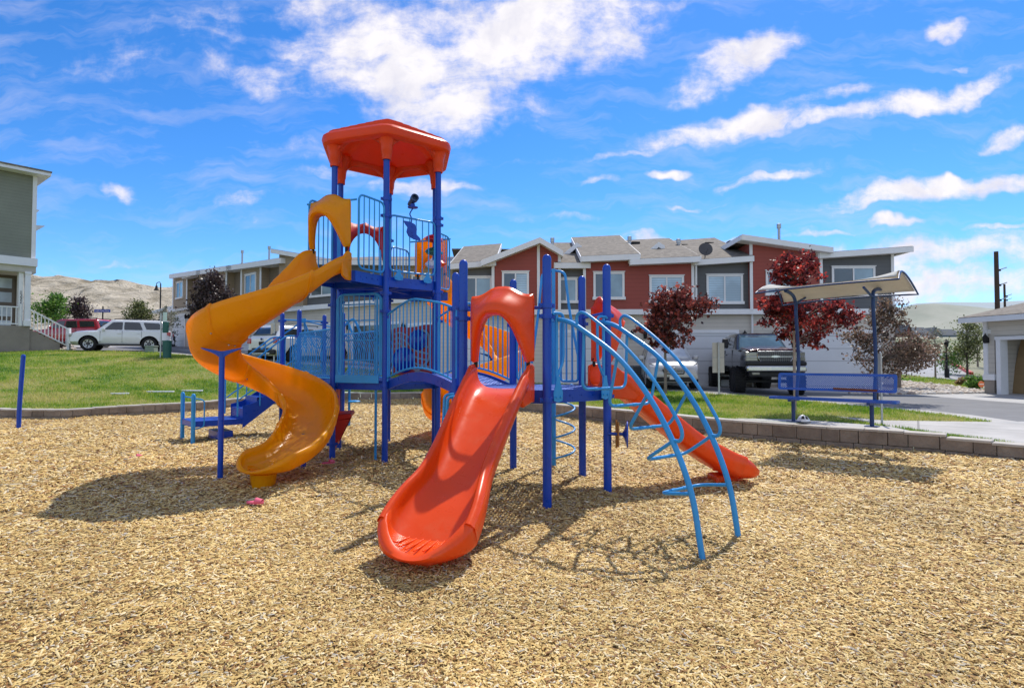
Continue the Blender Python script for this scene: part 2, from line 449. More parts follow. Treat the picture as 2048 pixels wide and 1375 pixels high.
def build_bed():
    vs = []; es = []
    P = [Vector(p) for p in BED]; n = len(P)
    for i in range(n): es.append((i, (i+1) % n))
    vs = P[:]
    for gx in np.arange(-23, 11, .5):
        for gy in np.arange(-7, 26, .5):
            if inpoly(gx, gy, BED) and not (-8 < gx < 7 and 1.5 < gy < 10): vs.append(Vector((gx, gy)))
    for gx in np.arange(-8, 7, .13):
        for gy in np.arange(1.5, 10, .13):
            if inpoly(gx, gy, BED): vs.append(Vector((gx, gy)))
    ov, oe, of, _, _, _ = delaunay_2d_cdt(vs, es, [], 0, 1e-4)
    mb = MB(); mb.v = [(p.x, p.y, bedz(p.x, p.y)) for p in ov]
    mb.f = [tuple(f) for f in of if inpoly(*(sum((ov[i] for i in f), Vector((0, 0)))/len(f)), BED)]
    o = mb.build('ground', m_chipbase(), angle=80); tag(o, kind='structure')
build_bed()
def scatter_chips(n):
    # positions denser close to the middle of the play area's near side
    rng = np.random.default_rng(3)
    xs, ys = [], []
    need = n
    A = np.array(BED)
    while need > 0:
        k = need*3
        r = 1.9*np.exp(rng.random(k)*math.log(27/1.9)); th = (rng.random(k)-.5)*R(112)
        x = r*np.sin(th); y = r*np.cos(th)
        ins = np.zeros(k, bool); j = len(A)-1
        for i in range(len(A)):
            c = ((A[i,1] > y) != (A[j,1] > y)) & (x < (A[j,0]-A[i,0])*(y-A[i,1])/(A[j,1]-A[i,1]+1e-12)+A[i,0]); ins ^= c; j = i
        x = x[ins][:need]; y = y[ins][:need]; xs.append(x); ys.append(y); need -= len(x)
    x = np.concatenate(xs); y = np.concatenate(ys); n = len(x)
    d = np.sqrt(x*x+y*y)
    g = .86*np.clip(d/5, 1, 2.2)
    L = rng.gamma(3.2, .0058, n).clip(.007, .06)*g; W = rng.uniform(.0028, .0078, n)*g; Hh = rng.uniform(.0015, .005, n)*g
    yaw = rng.random(n)*2*PI; pit = rng.normal(0, .22, n); rol = rng.normal(0, .35, n)
    z = .035*np.sin(x*.9+1)*np.cos(y*.7)+.02*np.sin(x*2.3+y*1.7)-.01+relief(x, y)+rng.random(n)*.016*g
    cy, sy, cp, sp = np.cos(yaw), np.sin(yaw), np.cos(pit), np.sin(pit)
    ax = np.stack([cy*cp, sy*cp, sp], 1); bx = np.stack([-sy, cy, np.zeros(n)], 1)
    cx = np.cross(ax, bx); cr, sr = np.cos(rol)[:,None], np.sin(rol)[:,None]
    b2 = bx*cr+cx*sr; c2 = -bx*sr+cx*cr
    P = np.stack([x, y, z], 1); L_, W_, H_ = L[:,None]/1., W[:,None]/1., H_ if False else Hh[:,None]
    tw = rng.uniform(.3, 1, n)[:,None]
    v = [P-ax*L_-b2*W_*tw, P-ax*L_*.9+b2*W_, P+ax*L_+b2*W_*tw, P+ax*L_*.85-b2*W_, P-ax*L_*.8+c2*H_*1.6, P+ax*L_*.75+c2*H_*1.6]
    Vv = np.stack(v, 1).reshape(-1, 3)
    base = (np.arange(n)*6)[:,None]
    tri = np.array([[0,3,4],[3,5,4],[1,4,2],[4,5,2],[0,4,1],[3,2,5]])
    F = (base[:,:,None]+tri[None]).reshape(-1, 3)
    me = bpy.data.meshes.new('wood_chips')
    me.vertices.add(len(Vv)); me.vertices.foreach_set('co', Vv.astype(np.float32).ravel())
    me.loops.add(F.size); me.loops.foreach_set('vertex_index', F.astype(np.int32).ravel())
    me.polygons.add(len(F)); me.polygons.foreach_set('loop_start', np.arange(0, F.size, 3, dtype=np.int32))
    me.update(calc_edges=True); me.materials.append(m_chip())
    o = bpy.data.objects.new('wood_chips', me); COL.objects.link(o)
    tag(o, 'loose golden brown wood chips covering the playground bed', 'wood chips', kind='stuff')
scatter_chips(330000)
# ---------------------------------------------------------------- retaining wall
def m_block():
    m, nt, bs = nodes('split_face_block'); vec = coords(nt); g = nt.nodes.new('ShaderNodeNewGeometry')
    n1 = noise(nt, vec, 3, 6, .7); n2 = noise(nt, vec, 35, 4, .7)
    base = ramp(nt, [(.3, (.21, .165, .125)), (.7, (.4, .33, .255))], n1).outputs[0]
    v = ramp(nt, [(0, .72), (1, 1.12)], g.outputs['Random Per Island']).outputs[0]
    base = mixc(nt, 1.0, base, v, 'MULTIPLY'); base = mixc(nt, mth(nt, 'MULTIPLY', n2, .4), base, (.12, .09, .07))
    nt.links.new(base, bs.inputs['Base Color']); bs.inputs['Roughness'].default_value = .95
    bumpit(nt, bs, n2, .7, .02); return m
M_BLOCK = m_block()
M_CAP = m_concrete('wall_cap', (.5, .46, .4), 3)
def build_wall():
    t = thing('retaining_wall', 'low brown split-face block wall edging the wood chip bed', 'wall', (.1, 18.9, 0))
    base = MB(); cap = MB()
    P = [Vector((p[0], p[1])) for p in WALL]
    seg = [(P[i], P[i+1]) for i in range(len(P)-1)]
    tot = sum((b-a).length for a, b in seg)
    def at(s):
        for a, b in seg:
            L = (b-a).length
            if s <= L: return a.lerp(b, s/L), (b-a).normalized()
            s -= L
        return P[-1], (seg[-1][1]-seg[-1][0]).normalized()
    for row in range(2):
        s = -.02-row*.22; k = 0
        while s < tot:
            L = random.choice([.45, .45, .3]); a, ta = at(max(0, s+.004)); b, tb = at(min(tot, s+L-.004)); k += 1
            if (b-a).length < .03: s += L; continue
            zt_top = min(.34, max(.2, zt(a.x, a.y)-.0))
            h = zt_top+.12; z0 = -.12+row*h/2; z1 = z0+h/2-.006
            t_ = (b-a).normalized(); n = Vector((-t_.y, t_.x)); j = random.uniform(-.008, .008)
            q = [a+n*j, b+n*j, b+n*.25, a+n*.25]
            base.prism([(p.x, p.y) for p in q], z0, z1)
            s += L
    s = 0
    while s < tot:
        L = .6; a, ta = at(s+.003); b, tb = at(min(tot, s+L-.003))
        if (b-a).length < .05: break
        z1 = min(.37, max(.22, zt((a.x+b.x)/2, (a.y+b.y)/2)+.015))
        t_ = (b-a).normalized(); n = Vector((-t_.y, t_.x))
        q = [a-n*.012, b-n*.012, b+n*.3, a+n*.3]
        cap.prism([(p.x, p.y) for p in q], z1-.035, z1+.008)
        s += L
    base.build('block_courses', M_BLOCK, t, bevel=.008, seg=1)
    cap.build('wall_cap', M_CAP, t, bevel=.006, seg=1)
build_wall()
# ---------------------------------------------------------------- grass blades
def grass_blades(n, regs):
    rng = np.random.default_rng(5)
    me_v, me_f = [], []
    tris = []
    for g in regs:
        mb = GG.get(g)
        if mb is None: continue
        Vv = np.array(mb.v); 
        for f in mb.f:
            for k in range(1, len(f)-1): tris.append((Vv[f[0]], Vv[f[k]], Vv[f[k+1]]))
    T = np.array(tris); c = T.mean(1)
    ar = .5*np.abs(np.cross(T[:,1,:2]-T[:,0,:2], T[:,2,:2]-T[:,0,:2]))
    ok = (c[:,1] > 7) & (np.abs(c[:,0]) < c[:,1]*1.0+1) & (c[:,1] < 42)
    d = np.sqrt(c[:,0]**2+c[:,1]**2); w = ar*ok/np.maximum(d, 8)**1.6; w /= w.sum()
    idx = rng.choice(len(T), n, p=w); a = rng.random((n,1)); b = rng.random((n,1)); fl = (a+b) > 1; a = np.where(fl, 1-a, a); b = np.where(fl, 1-b, b)
    t = T[idx]; P = t[:,0]+(t[:,1]-t[:,0])*a+(t[:,2]-t[:,0])*b
    dd = np.sqrt(P[:,0]**2+P[:,1]**2)
    # clumpy height
    cl = np.sin(P[:,0]*1.7+np.sin(P[:,1]*1.1)*2)*np.sin(P[:,1]*1.9+P[:,0]*.6)
    h = (rng.uniform(.02, .055, n)*(1+.7*np.clip(cl, 0, 1)))*np.clip(dd/14, 1, 1.6); wd = rng.uniform(.003, .006, n)*np.clip(dd/9, 1, 2.6)
    yaw = rng.random(n)*2*PI; lean = rng.normal(0, .35, (n,2))
    sx = np.stack([np.cos(yaw), np.sin(yaw), np.zeros(n)], 1)*wd[:,None]
    tip = P+np.stack([lean[:,0]*h, lean[:,1]*h, h], 1)
    P = P.copy(); P[:,2] -= .005
    Vv = np.stack([P-sx, P+sx, tip], 1).reshape(-1, 3); F = np.arange(n*3)
    me = bpy.data.meshes.new('grass'); me.vertices.add(n*3); me.vertices.foreach_set('co', Vv.astype(np.float32).ravel())
    me.loops.add(n*3); me.loops.foreach_set('vertex_index', F.astype(np.int32)); me.polygons.add(n); me.polygons.foreach_set('loop_start', np.arange(0, n*3, 3, dtype=np.int32))
    me.update(calc_edges=True)
    m, nt, bs = nodes('grass_blades'); vec = coords(nt); gg = nt.nodes.new('ShaderNodeNewGeometry')
    a_ = noise(nt, vec, .35, 5, .6, .4); b_ = noise(nt, vec, 2.2, 6, .7, .5); tt = mth(nt, 'ADD', mth(nt, 'MULTIPLY', a_, .6), mth(nt, 'MULTIPLY', b_, .4))
    tt = mth(nt, 'ADD', tt, mth(nt, 'MULTIPLY', mth(nt, 'SUBTRACT', gg.outputs['Random Per Island'], .5), .14))
    base = ramp(nt, [(.36, (.03, .13, .008)), (.43, (.15, .31, .015)), (.5, (.33, .43, .035)), (.6, (.58, .52, .18))], tt).outputs[0]
    nt.links.new(base, bs.inputs['Base Color']); bs.inputs['Roughness'].default_value = .55
    t_ = nt.nodes.new('ShaderNodeBsdfTranslucent'); nt.links.new(base, t_.inputs[0]); mx = nt.nodes.new('ShaderNodeMixShader'); mx.inputs[0].default_value = .4
    nt.links.new(bs.outputs[0], mx.inputs[1]); nt.links.new(t_.outputs[0], mx.inputs[2]); nt.links.new(mx.outputs[0], nt.nodes['Material Output'].inputs[0])
    me.materials.append(m); o = bpy.data.objects.new('grass', me); COL.objects.link(o)
    tag(o, 'short uneven green and straw-coloured lawn grass around the bed', 'grass', kind='stuff')
grass_blades(160000, [i for i, (n_, p) in enumerate(RG) if n_ in ('lawn', 'verge')])
def pebbles(region, n, rmin, rmax, label, seed):
    rng = np.random.default_rng(seed); mb = GG.get(region)
    if mb is None: return
    Vv = np.array(mb.v); tris = []
    for f in mb.f:
        for k in range(1, len(f)-1): tris.append((Vv[f[0]], Vv[f[k]], Vv[f[k+1]]))
    T = np.array(tris); ar = .5*np.abs(np.cross(T[:,1,:2]-T[:,0,:2], T[:,2,:2]-T[:,0,:2])); ar /= ar.sum()
    idx = rng.choice(len(T), n, p=ar); o = MB()
    ico = bmesh.new(); bmesh.ops.create_icosphere(ico, subdivisions=1, radius=1); iv = [v.co.copy() for v in ico.verts]; fi = [tuple(v.index for v in f.verts) for f in ico.faces]; ico.free()
    for i in idx:
        a, b = rng.random(2)
        if a+b > 1: a, b = 1-a, 1-b
        p = T[i][0]+(T[i][1]-T[i][0])*a+(T[i][2]-T[i][0])*b
        r = rng.uniform(rmin, rmax); s = V(r*rng.uniform(.8,1.5), r*rng.uniform(.7,1.2), r*rng.uniform(.45,.8)); q = Matrix.Rotation(rng.random()*6.3, 3, 'Z')
        o.add([Vector(p)+q@V(v.x*s.x, v.y*s.y, v.z*s.z+s.z*.4) for v in iv], fi)
    m, nt, bs = nodes('pebble'); g = nt.nodes.new('ShaderNodeNewGeometry')
    nt.links.new(ramp(nt, [(0, (.3, .22, .17)), (.4, (.5, .44, .36)), (1, (.66, .62, .56))], g.outputs['Random Per Island']).outputs[0], bs.inputs['Base Color']); bs.inputs['Roughness'].default_value = .85
    ob = o.build('landscape_rocks', m, angle=80, fix=False); tag(ob, label, 'rocks', kind='stuff')
for i, (n_, p) in enumerate(RG):
    if n_ == 'river_rock_bed': pebbles(i, 2600, .05, .11, 'tan river stones spread beside the alley near the garage', 1)
    if n_ == 'rocks_left': pebbles(i, 1800, .06, .12, 'pale landscape stones below the porch with the white railing', 2)
# ================================================================= play structure
PS = thing('play_structure', 'big blue playground climber with yellow spiral slides, orange straight slides and an orange roof', 'play structure', (-1.0, 9.1, 0))
def hexv(c, r): return [V(c[0]+r*math.cos(R(-79.5+60*k)), c[1]+r*math.sin(R(-79.5+60*k)), 0) for k in range(6)]
H1 = hexv((.204, 7.58), 1.02); A, B, C, D, F_, E = H1
H2 = hexv((-2.265, 10.69), 1.02); P2, P5, P6, P4, P0, P1 = H2
G1, G2, G1b, G2b = V(-4.73, 13.1, 0), V(-5.42, 13.9, 0), V(-3.95, 13.77, 0), V(-4.64, 14.57, 0)
ZD, ZU = 1.27, 3.0
PR = .05
def post(p, top, r=PR, cap=True, z0=-.3):
    mb = MB(); prof = [(r, z0), (r, top-.05)]
    if cap: prof += [(r*1.02, top-.05), (r*1.02, top-.03), (r*.92, top-.01), (r*.7, top+.012), (r*.35, top+.022), (.002, top+.025)]
    mb.lathe(prof, (p.x, p.y, 0), 20); return mb
def put_post(p, top, mat=M_NAVY, r=PR, cap=True):
    return post(p, top, r, cap).build('support_post', mat, PS)
for p in H1: put_post(p, 2.77)
for p in H2: put_post(p, 5.12, cap=False)
for p in (G1, G2, G1b, G2b): put_post(p, 2.72)
def collars(p, zs, nrm=None):
    for z in zs:
        mb = MB()
        mb.lathe([(.052, z-.028), (.062, z-.028), (.064, z), (.062, z+.028), (.052, z+.028)], (p.x, p.y, 0), 20)
        for a in (0.4, 3.5):
            d = V(math.cos(a), math.sin(a), 0); mb.box(p+d*.075+V(0, 0, z), (.035, .03, .045), rz=a)
            mb.cyl(p+d*.07+V(0, 0, z)+V(-d.y, d.x, 0)*.025, p+d*.07+V(0, 0, z)-V(-d.y, d.x, 0)*.025, .009, 8)
        mb.build('clamp', M_NAVY, PS, angle=50)
for p, zs in ((A, (2.22, 2.1, 1.17)), (B, (2.16, 1.17)), (C, (2.12, 1.17)), (D, (2.12, 1.17)), (E, (2.22, 2.1, 1.17)), (F_, (2.3, 1.17)),
              (P1, (2.55, 1.0, 1.2, .2)), (P2, (4.28, 4.0, 2.72, 2.42, 1.2)), (P5, (4.12, 4.0, 2.82, 2.3)), (P6, (4.0, 2.8)), (P0, (2.7, 1.1)), (P4, (2.8, 4.0)), (G1, (2.15, 1.5)), (G2, (2.15, 2.55)), (G2b, (2.55,)), (G1b, (2.2,))):
    collars(p, zs)
def m_deck():
    m, nt, bs = nodes('perforated_blue_deck'); vec = coords(nt, 'Object', (26, 26, 26), (0, 0, R(10.5)))
    sp = nt.nodes.new('ShaderNodeSeparateXYZ'); nt.links.new(vec, sp.inputs[0]); fx = mth(nt, 'SUBTRACT', mth(nt, 'FRACT', sp.outputs[0]), .5); fy = mth(nt, 'SUBTRACT', mth(nt, 'FRACT', sp.outputs[1]), .5)
    d = mth(nt, 'SQRT', mth(nt, 'ADD', mth(nt, 'MULTIPLY', fx, fx), mth(nt, 'MULTIPLY', fy, fy))); hole = mth(nt, 'LESS_THAN', d, .27)
    bs.inputs['Base Color'].default_value = (.03, .11, .48, 1); bs.inputs['Roughness'].default_value = .45
    tr = nt.nodes.new('ShaderNodeBsdfTransparent'); mx = nt.nodes.new('ShaderNodeMixShader'); nt.links.new(hole, mx.inputs[0]); nt.links.new(bs.outputs[0], mx.inputs[1]); nt.links.new(tr.outputs[0], mx.inputs[2])
    nt.links.new(mx.outputs[0], nt.nodes['Material Output'].inputs[0]); return m
M_DECK = m_deck()
def deck(poly, z, h=.15, name='deck'):
    """perforated plate with a solid flange all round"""
    mb = MB(); n = len(poly); c = sum(poly, V(0, 0, 0))/n
    ins = [p+(c-p).normalized()*.055 for p in poly]
    mb.add([(p.x, p.y, z) for p in ins], [tuple(range(n))])
    o = mb.build('deck', M_DECK, PS, smooth=False)
    fl = MB()
    for i in range(n):
        a, b = ins[i], ins[(i+1) % n]
        fl.bar(a+V(0, 0, z-h/2+.004), b+V(0, 0, z-h/2+.004), .012, h)
        m_ = (a+b)/2
        for t in (.2, .4, .6, .8):
            q = a.lerp(b, t); nn = (q-c).normalized(); fl.cyl(q+V(0, 0, z-h*.45), q+nn*.014+V(0, 0, z-h*.45), .011, 8)
    for i in range(n//2):
        a, b = ins[i].lerp(ins[(i+1) % n], .5), ins[(i+n//2) % n].lerp(ins[(i+n//2+1) % n], .5)
        fl.bar(a+V(0, 0, z-.06-.003*i), b+V(0, 0, z-.06-.003*i), .04, .09)
    f = fl.build('deck_flange', M_NAVY, o); return o
deck(H1, ZD); deck(H2, ZD); deck(H2, ZU, .17)
XL, XR = V(-3.27, 9.36, 0), V(-2.40, 9.05, 0)
c2 = V(-2.265, 10.69, 0)
def rot180(p): return V(2*c2.x-p.x, 2*c2.y-p.y, p.z)
deck([P1, XL, XR, P2], ZU, .17)
deck([P4, rot180(XL), rot180(XR), P6][::1], ZU, .17)
deck([G1, G2, G2b, G1b], ZD)
# ---- rails
def rail(p0, p1, z0, z1, nb, dz0=0, dz1=0, mid=None, r=.017, rb=.0105, inset=.07, bulge=0, name='guard_rail', rc=.09, M=M_SKY, plate=0, feet=False):
    """rounded tubular frame with upright bars between two posts"""
    d = (p1-p0); L = d.length; d.normalize(); nr = V(d.y, -d.x, 0); a = p0+d*inset; b = p1-d*inset; mb = MB(); W = (b-a).length
    fr = [a+V(0, 0, z0+dz0), a+V(0, 0, z1+dz0), b+V(0, 0, z1+dz1), b+V(0, 0, z0+dz1)]
    mb.tube(rpoly(fr, rc, 5, True), r, 8, closed=True)
    for i in range(nb):
        t = (i+1)/(nb+1); p = a.lerp(b, t); dz = lerp(dz0, dz1, t)
        if bulge:
            pts = [p+nr*(bulge*math.sin(PI*k/8)**1.0)+V(0, 0, lerp(z0, z1, k/8)+dz) for k in range(9)]; mb.tube(pts, rb, 6)
        else: mb.tube([p+V(0, 0, z0+dz), p+V(0, 0, z1+dz)], rb, 6)
    if mid: mb.tube([a+V(0, 0, mid), b+V(0, 0, mid)], r*.8, 8)
    if feet:
        for t in (.18, .82):
            p = a.lerp(b, t)+nr*.022; u = d
            q = [p+u*x_+V(0, 0, z0+y_) for x_, y_ in ((-.03, .03), (.03, .03), (.035, -.03), (.085, -.09), (.075, -.14), (0, -.155), (-.075, -.14), (-.085, -.09), (-.035, -.03))]
            mb.extr(q, nr*.008)
            for x_ in (-.05, .05): mb.cyl(p+u*x_+V(0, 0, z0-.105), p+u*x_+V(0, 0, z0-.105)+nr*.018, .012, 8)
    return mb.build(name, M, PS, angle=50)
# upper level
rail(P2, P5, ZU+.1, 4.03, 6, feet=True)
rail(P2, XR, ZU+.04, 4.2, 4, inset=.05, feet=False, rc=.12)
rail(XL, P1, ZU+.05, 4.2, 4, inset=.05, rc=.12)
rail(rot180(XL), P4 if False else P6, ZU+.04, 4.1, 4, inset=.04, rc=.12) if False else None
rail(P6, rot180(XL), ZU+.04, 4.12, 5, inset=.05, rc=.14)
rail(rot180(XR), P4, ZU+.05, 3.9, 5, inset=.05, rc=.14)
rail(P5, P6, ZU+.1, 4.0, 6, feet=False)
rail(P0, P1, ZU+.1, 4.05, 6)
# lower level
g = rail(P1, P2, ZD+.07, 2.72, 7, inset=.1, name='grid_panel', rc=.12, r=.022)
mb = MB(); d = (P2-P1).normalized()
for z in (1.62, 1.95, 2.28, 2.55): mb.tube([P1+d*.2+V(0, 0, z), P2-d*.2+V(0, 0, z)], .011, 6)
for t in (.16, .86): mb.tube([P1+d*t+V(0, 0, ZD+.1), P1+d*t+V(0, 0, 2.7)], .02, 8)
mb.bar(P1+d*.09+V(0, 0, ZD+.035)+V(-.02,-.05,0), P2-d*.09+V(0, 0, ZD+.035)+V(-.02,-.05,0), .012, .13)
each(mb, 'grid_bar', M_SKY, g)
rail(P0, P1, ZD+.08, 2.25, 6)
rail(P5, P6, ZD+.08, 2.2, 6)
rail(E, F_, ZD+.08, 2.1, 3) if False else None
# vertical filler strips beside tower posts
for p, q in ((P1, P2), (P2, P1), (F_, E)):
    d = (q-p).normalized(); mb = MB(); mb.bar(p+d*.085+V(0, 0, ZD+.1), p+d*.085+V(0, 0, 2.3 if p is F_ else 2.65), .05, .02, up=(d.y, -d.x, 0)); mb.build('filler_strip', M_SKY, PS)
# arched bridge
def arch(t): return math.sin(PI*t)
BA = [(P2, F_), (P5, D)]
mbd = MB(); ws = []
def brp(t, s, z): 
    a = P2.lerp(F_, t); b = P5.lerp(D, t); return a.lerp(b, s)+V(0, 0, z)
mbd.grid(lambda u, v: brp(u, .06+.88*v, ZD-.03+.17*arch(u)), 18, 1)
bo = mbd.build('bridge_deck', M_DECK, PS)
mb = MB()
for s in (.04, .96):
    n = 18; top = [brp(i/n, s, ZD-.0+.17*arch(i/n)) for i in range(n+1)]; bot = [brp(i/n, s, ZD-.14+.17*arch(i/n)) for i in range(n+1)]
    q = (P5-P2).normalized()*.012
    mb.loft([[top[i], top[i]+q, bot[i]+q, bot[i]] for i in range(n+1)])
each(mb, 'bridge_beam', M_NAVY, bo)
for s in (.02, .98):
    mb = MB(); tr = crom([brp(t, s, 2.3+.2*math.sin(PI*t)**1.0+(.05 if t < .5 else -.0)) for t in (.02, .2, .4, .6, .8, .98)], 5)
    mb.tube(tr, .018, 8); mb.tube([brp(t/16*.96+.02, s, ZD+.06+.17*arch(t/16)) for t in range(17)], .016, 8)
    for i in range(17):
        t = .05+.9*i/16
        zt_ = min(tr, key=lambda p: (p-brp(t, s, p.z)).length).z
        mb.tube([brp(t, s, ZD+.06+.17*arch(t)), brp(t, s, zt_)], .0105, 6)
    for t in (.02, .98): mb.tube([brp(t, s, ZD+.0), brp(t, s, 2.3)], .016, 8)
    mb.build('bridge_rail', M_SKY, PS, angle=50)
# basket-sided walkway to the stair deck
mb = MB()
q0, q1, q2, q3 = P0, G1, G1b, P4
def wkp(t, s, z, out=0):
    a = P0.lerp(G1, t); b = P4.lerp(G1b, t); p = a.lerp(b, s); nn = (b-a).normalized(); return p+nn*out+V(0, 0, z)
mb.grid(lambda u, v: wkp(u, .06+.88*v, ZD-.1), 4, 1); wd = mb.build('walkway_deck', M_DECK, PS)
mb = MB()
for s, sg in ((0, -1), (1, 1)): mb.bar(wkp(.02, s, ZD-.12, -sg*.03), wkp(.98, s, ZD-.12, -sg*.03), .012, .14)
each(mb, 'walkway_beam', M_NAVY, wd)
for s, sg in ((0, -1), (1, 1)):
    mb = MB()
    mb.tube([wkp(.02, s, 2.22, sg*.0), wkp(.98, s, 2.22, sg*.0)], .018, 8); mb.tube([wkp(.02, s, ZD, 0), wkp(.98, s, ZD, 0)], .016, 8)
    for i in range(22):
        t = .04+.92*i/21
        mb.tube([wkp(t, s, lerp(ZD, 2.22, k/8), sg*.22*math.sin(PI*min(1, k/8*1.0))**1.0*(1-.35*k/8)) for k in range(9)], .011, 6)
    mb.build('basket_rail', M_SKY, PS, angle=50)
# red maze panel with two domed windows
def maze():
    a, b = P4, P6; d = (b-a).normalized(); nr = V(-d.y, d.x, 0); w = (b-a).length-.16; o0 = a+d*.08+nr*.03
    if nr.y > 0: nr = -nr
    P = lambda u, v, k=0: o0+d*(u*w)+V(0, 0, 1.33+v*.98)+nr*k
    m, nt, bs = nodes('maze_panel_red'); bs.inputs['Base Color'].default_value = (.42, .02, .02, 1); bs.inputs['Roughness'].default_value = .45
    mb = MB(); poly = [P(0, 0), P(1, 0), P(1, 1.0), P(.8, 1.0), P(.62, .965), P(.4, .95), P(.2, .97), P(0, .93)]
    mb.extr(poly, -nr*.02); o = mb.build('maze_panel', m, PS, bevel=.004)
    gm = MB()
    def path(pts, r=.02, k=0):
        pts = crom([P(u, v, .006+k*.002) for u, v in pts], 5)
        for p, q in zip(pts[:-1], pts[1:]): gm.bar(p, q, r*2, .004, up=nr)
    for k in range(5):
        path([(.05, .82-.1*k), (.2, .85-.11*k), (.38, .78-.13*k), (.6, .62-.13*k), (.95, .55-.13*k)], .017, k)
    for k in range(4): path([(.12+.12*k, .86-.05*k), (.14+.12*k, .6-.07*k), (.2+.14*k, .3-.05*k)], .012, 5+k)
    path([(.75, .9), (.92, .82), (.95, .6), (.93, .3), (.6, .05)], .02, 9)
    gm.build('maze_track', M_GREY, o, smooth=False)
    for u, v, r in ((.66, .7, .2), (.3, .3, .25)):
        mb = MB(); mb.lathe([(r, 0), (r, .018), (r*.93, .03), (r*.75, .07), (r*.45, .105), (.01, .12)], P(u, v, .004), 28, axis=nr)
        mb.build('dome_window', paint('blue_dome', (.008, .03, .35), .12, var=.1, coat=.5), o)
maze()
# ---- roof
def roof():
    mb = MB(); cx, cy = c2.x, c2.y
    ang = [R(-79.5+60*k) for k in range(6)]
    def hexring(r, z, n=10, rnd=.35, zf=None):
        out = []
        for k in range(6):
            a0, a1 = ang[k], ang[k]+R(60)
            p0 = V(math.cos(a0), math.sin(a0), 0); p1 = V(math.cos(a1), math.sin(a1), 0)
            for j in range(n):
                t = j/n; p = p0.lerp(p1, t)*r
                # soften the corner
                rr = p.length; e = abs(t-.5)*2; k_ = 1-.035*max(0, (e-.75)/.25)**2
                out.append(V(cx+p.x*k_, cy+p.y*k_, z if zf is None else zf(t)))
        return out
    rings = []
    # underside edge -> rim -> stepped top
    rings.append(hexring(1.13, 5.27)); rings.append(hexring(1.2, 5.28)); rings.append(hexring(1.255, 5.31)); rings.append(hexring(1.275, 5.37)); rings.append(hexring(1.265, 5.43)); rings.append(hexring(1.22, 5.475))
    z = 5.5; r = 1.17
    rings.append(hexring(r, z))
    for s in range(6):
        rings.append(hexring(r-.008, z+.026)); r2 = r-.17; z2 = z+.026+.052; rings.append(hexring(r2, z2)); r, z = r2, z2
    rings.append(hexring(.05, z+.03))
    mb.loft(rings, cap=False); b = len(mb.v); mb.v.append((cx, cy, z+.035)); n = len(rings[0]); k0 = b-n
    mb.f += [(k0+i, k0+(i+1) % n, b) for i in range(n)]
    # inner dome
    rings = [hexring(1.13, 5.27), hexring(1.1, 5.33), hexring(1.0, 5.4), hexring(.7, 5.62), hexring(.35, 5.78), hexring(.03, 5.84)]
    mb.loft(rings, cap=False)
    o = mb.build('roof', M_ROOFP, PS, angle=28, fix=False)
    # arched skirts between the post sockets
    for k in range(6):
        mb = MB(); p0, p1 = H2[k], H2[(k+1) % 6]; n = 16; d = (p1-p0).normalized(); nr = V(d.y, -d.x, 0)
        if nr.dot(p0-c2) < 0: nr = -nr
        inn, outt = [], []
        def zb(t):
            e = abs(t-.5)*2; return 5.06+.31*(1-e**2.6)
        ringsA = []
        for i in range(n+1):
            t = i/n; p = p0.lerp(p1, t); zz = zb(t); sk = .0
            ringsA.append([p+nr*.1+V(0, 0, 5.4), p+nr*.06+V(0, 0, (zz+5.4)/2+.02), p+nr*.05+V(0, 0, zz+.01), p+nr*.02+V(0, 0, zz-.01), p-nr*.04+V(0, 0, zz+.01), p-nr*.06+V(0, 0, 5.42)])
        mb.loft(ringsA, cap=True); mb.build('roof_skirt', M_ROOFP, o, angle=50)
        mb = MB(); mb.lathe([(.066, 4.93), (.078, 4.93), (.08, 5.02), (.09, 5.04), (.1, 5.15), (.13, 5.28), (.2, 5.4), (.2, 5.44), (.06, 5.44)], (p0.x, p0.y, 0), 20, cap=False)
        mb.build('roof_socket', M_ROOFP, o, angle=50)
roof()
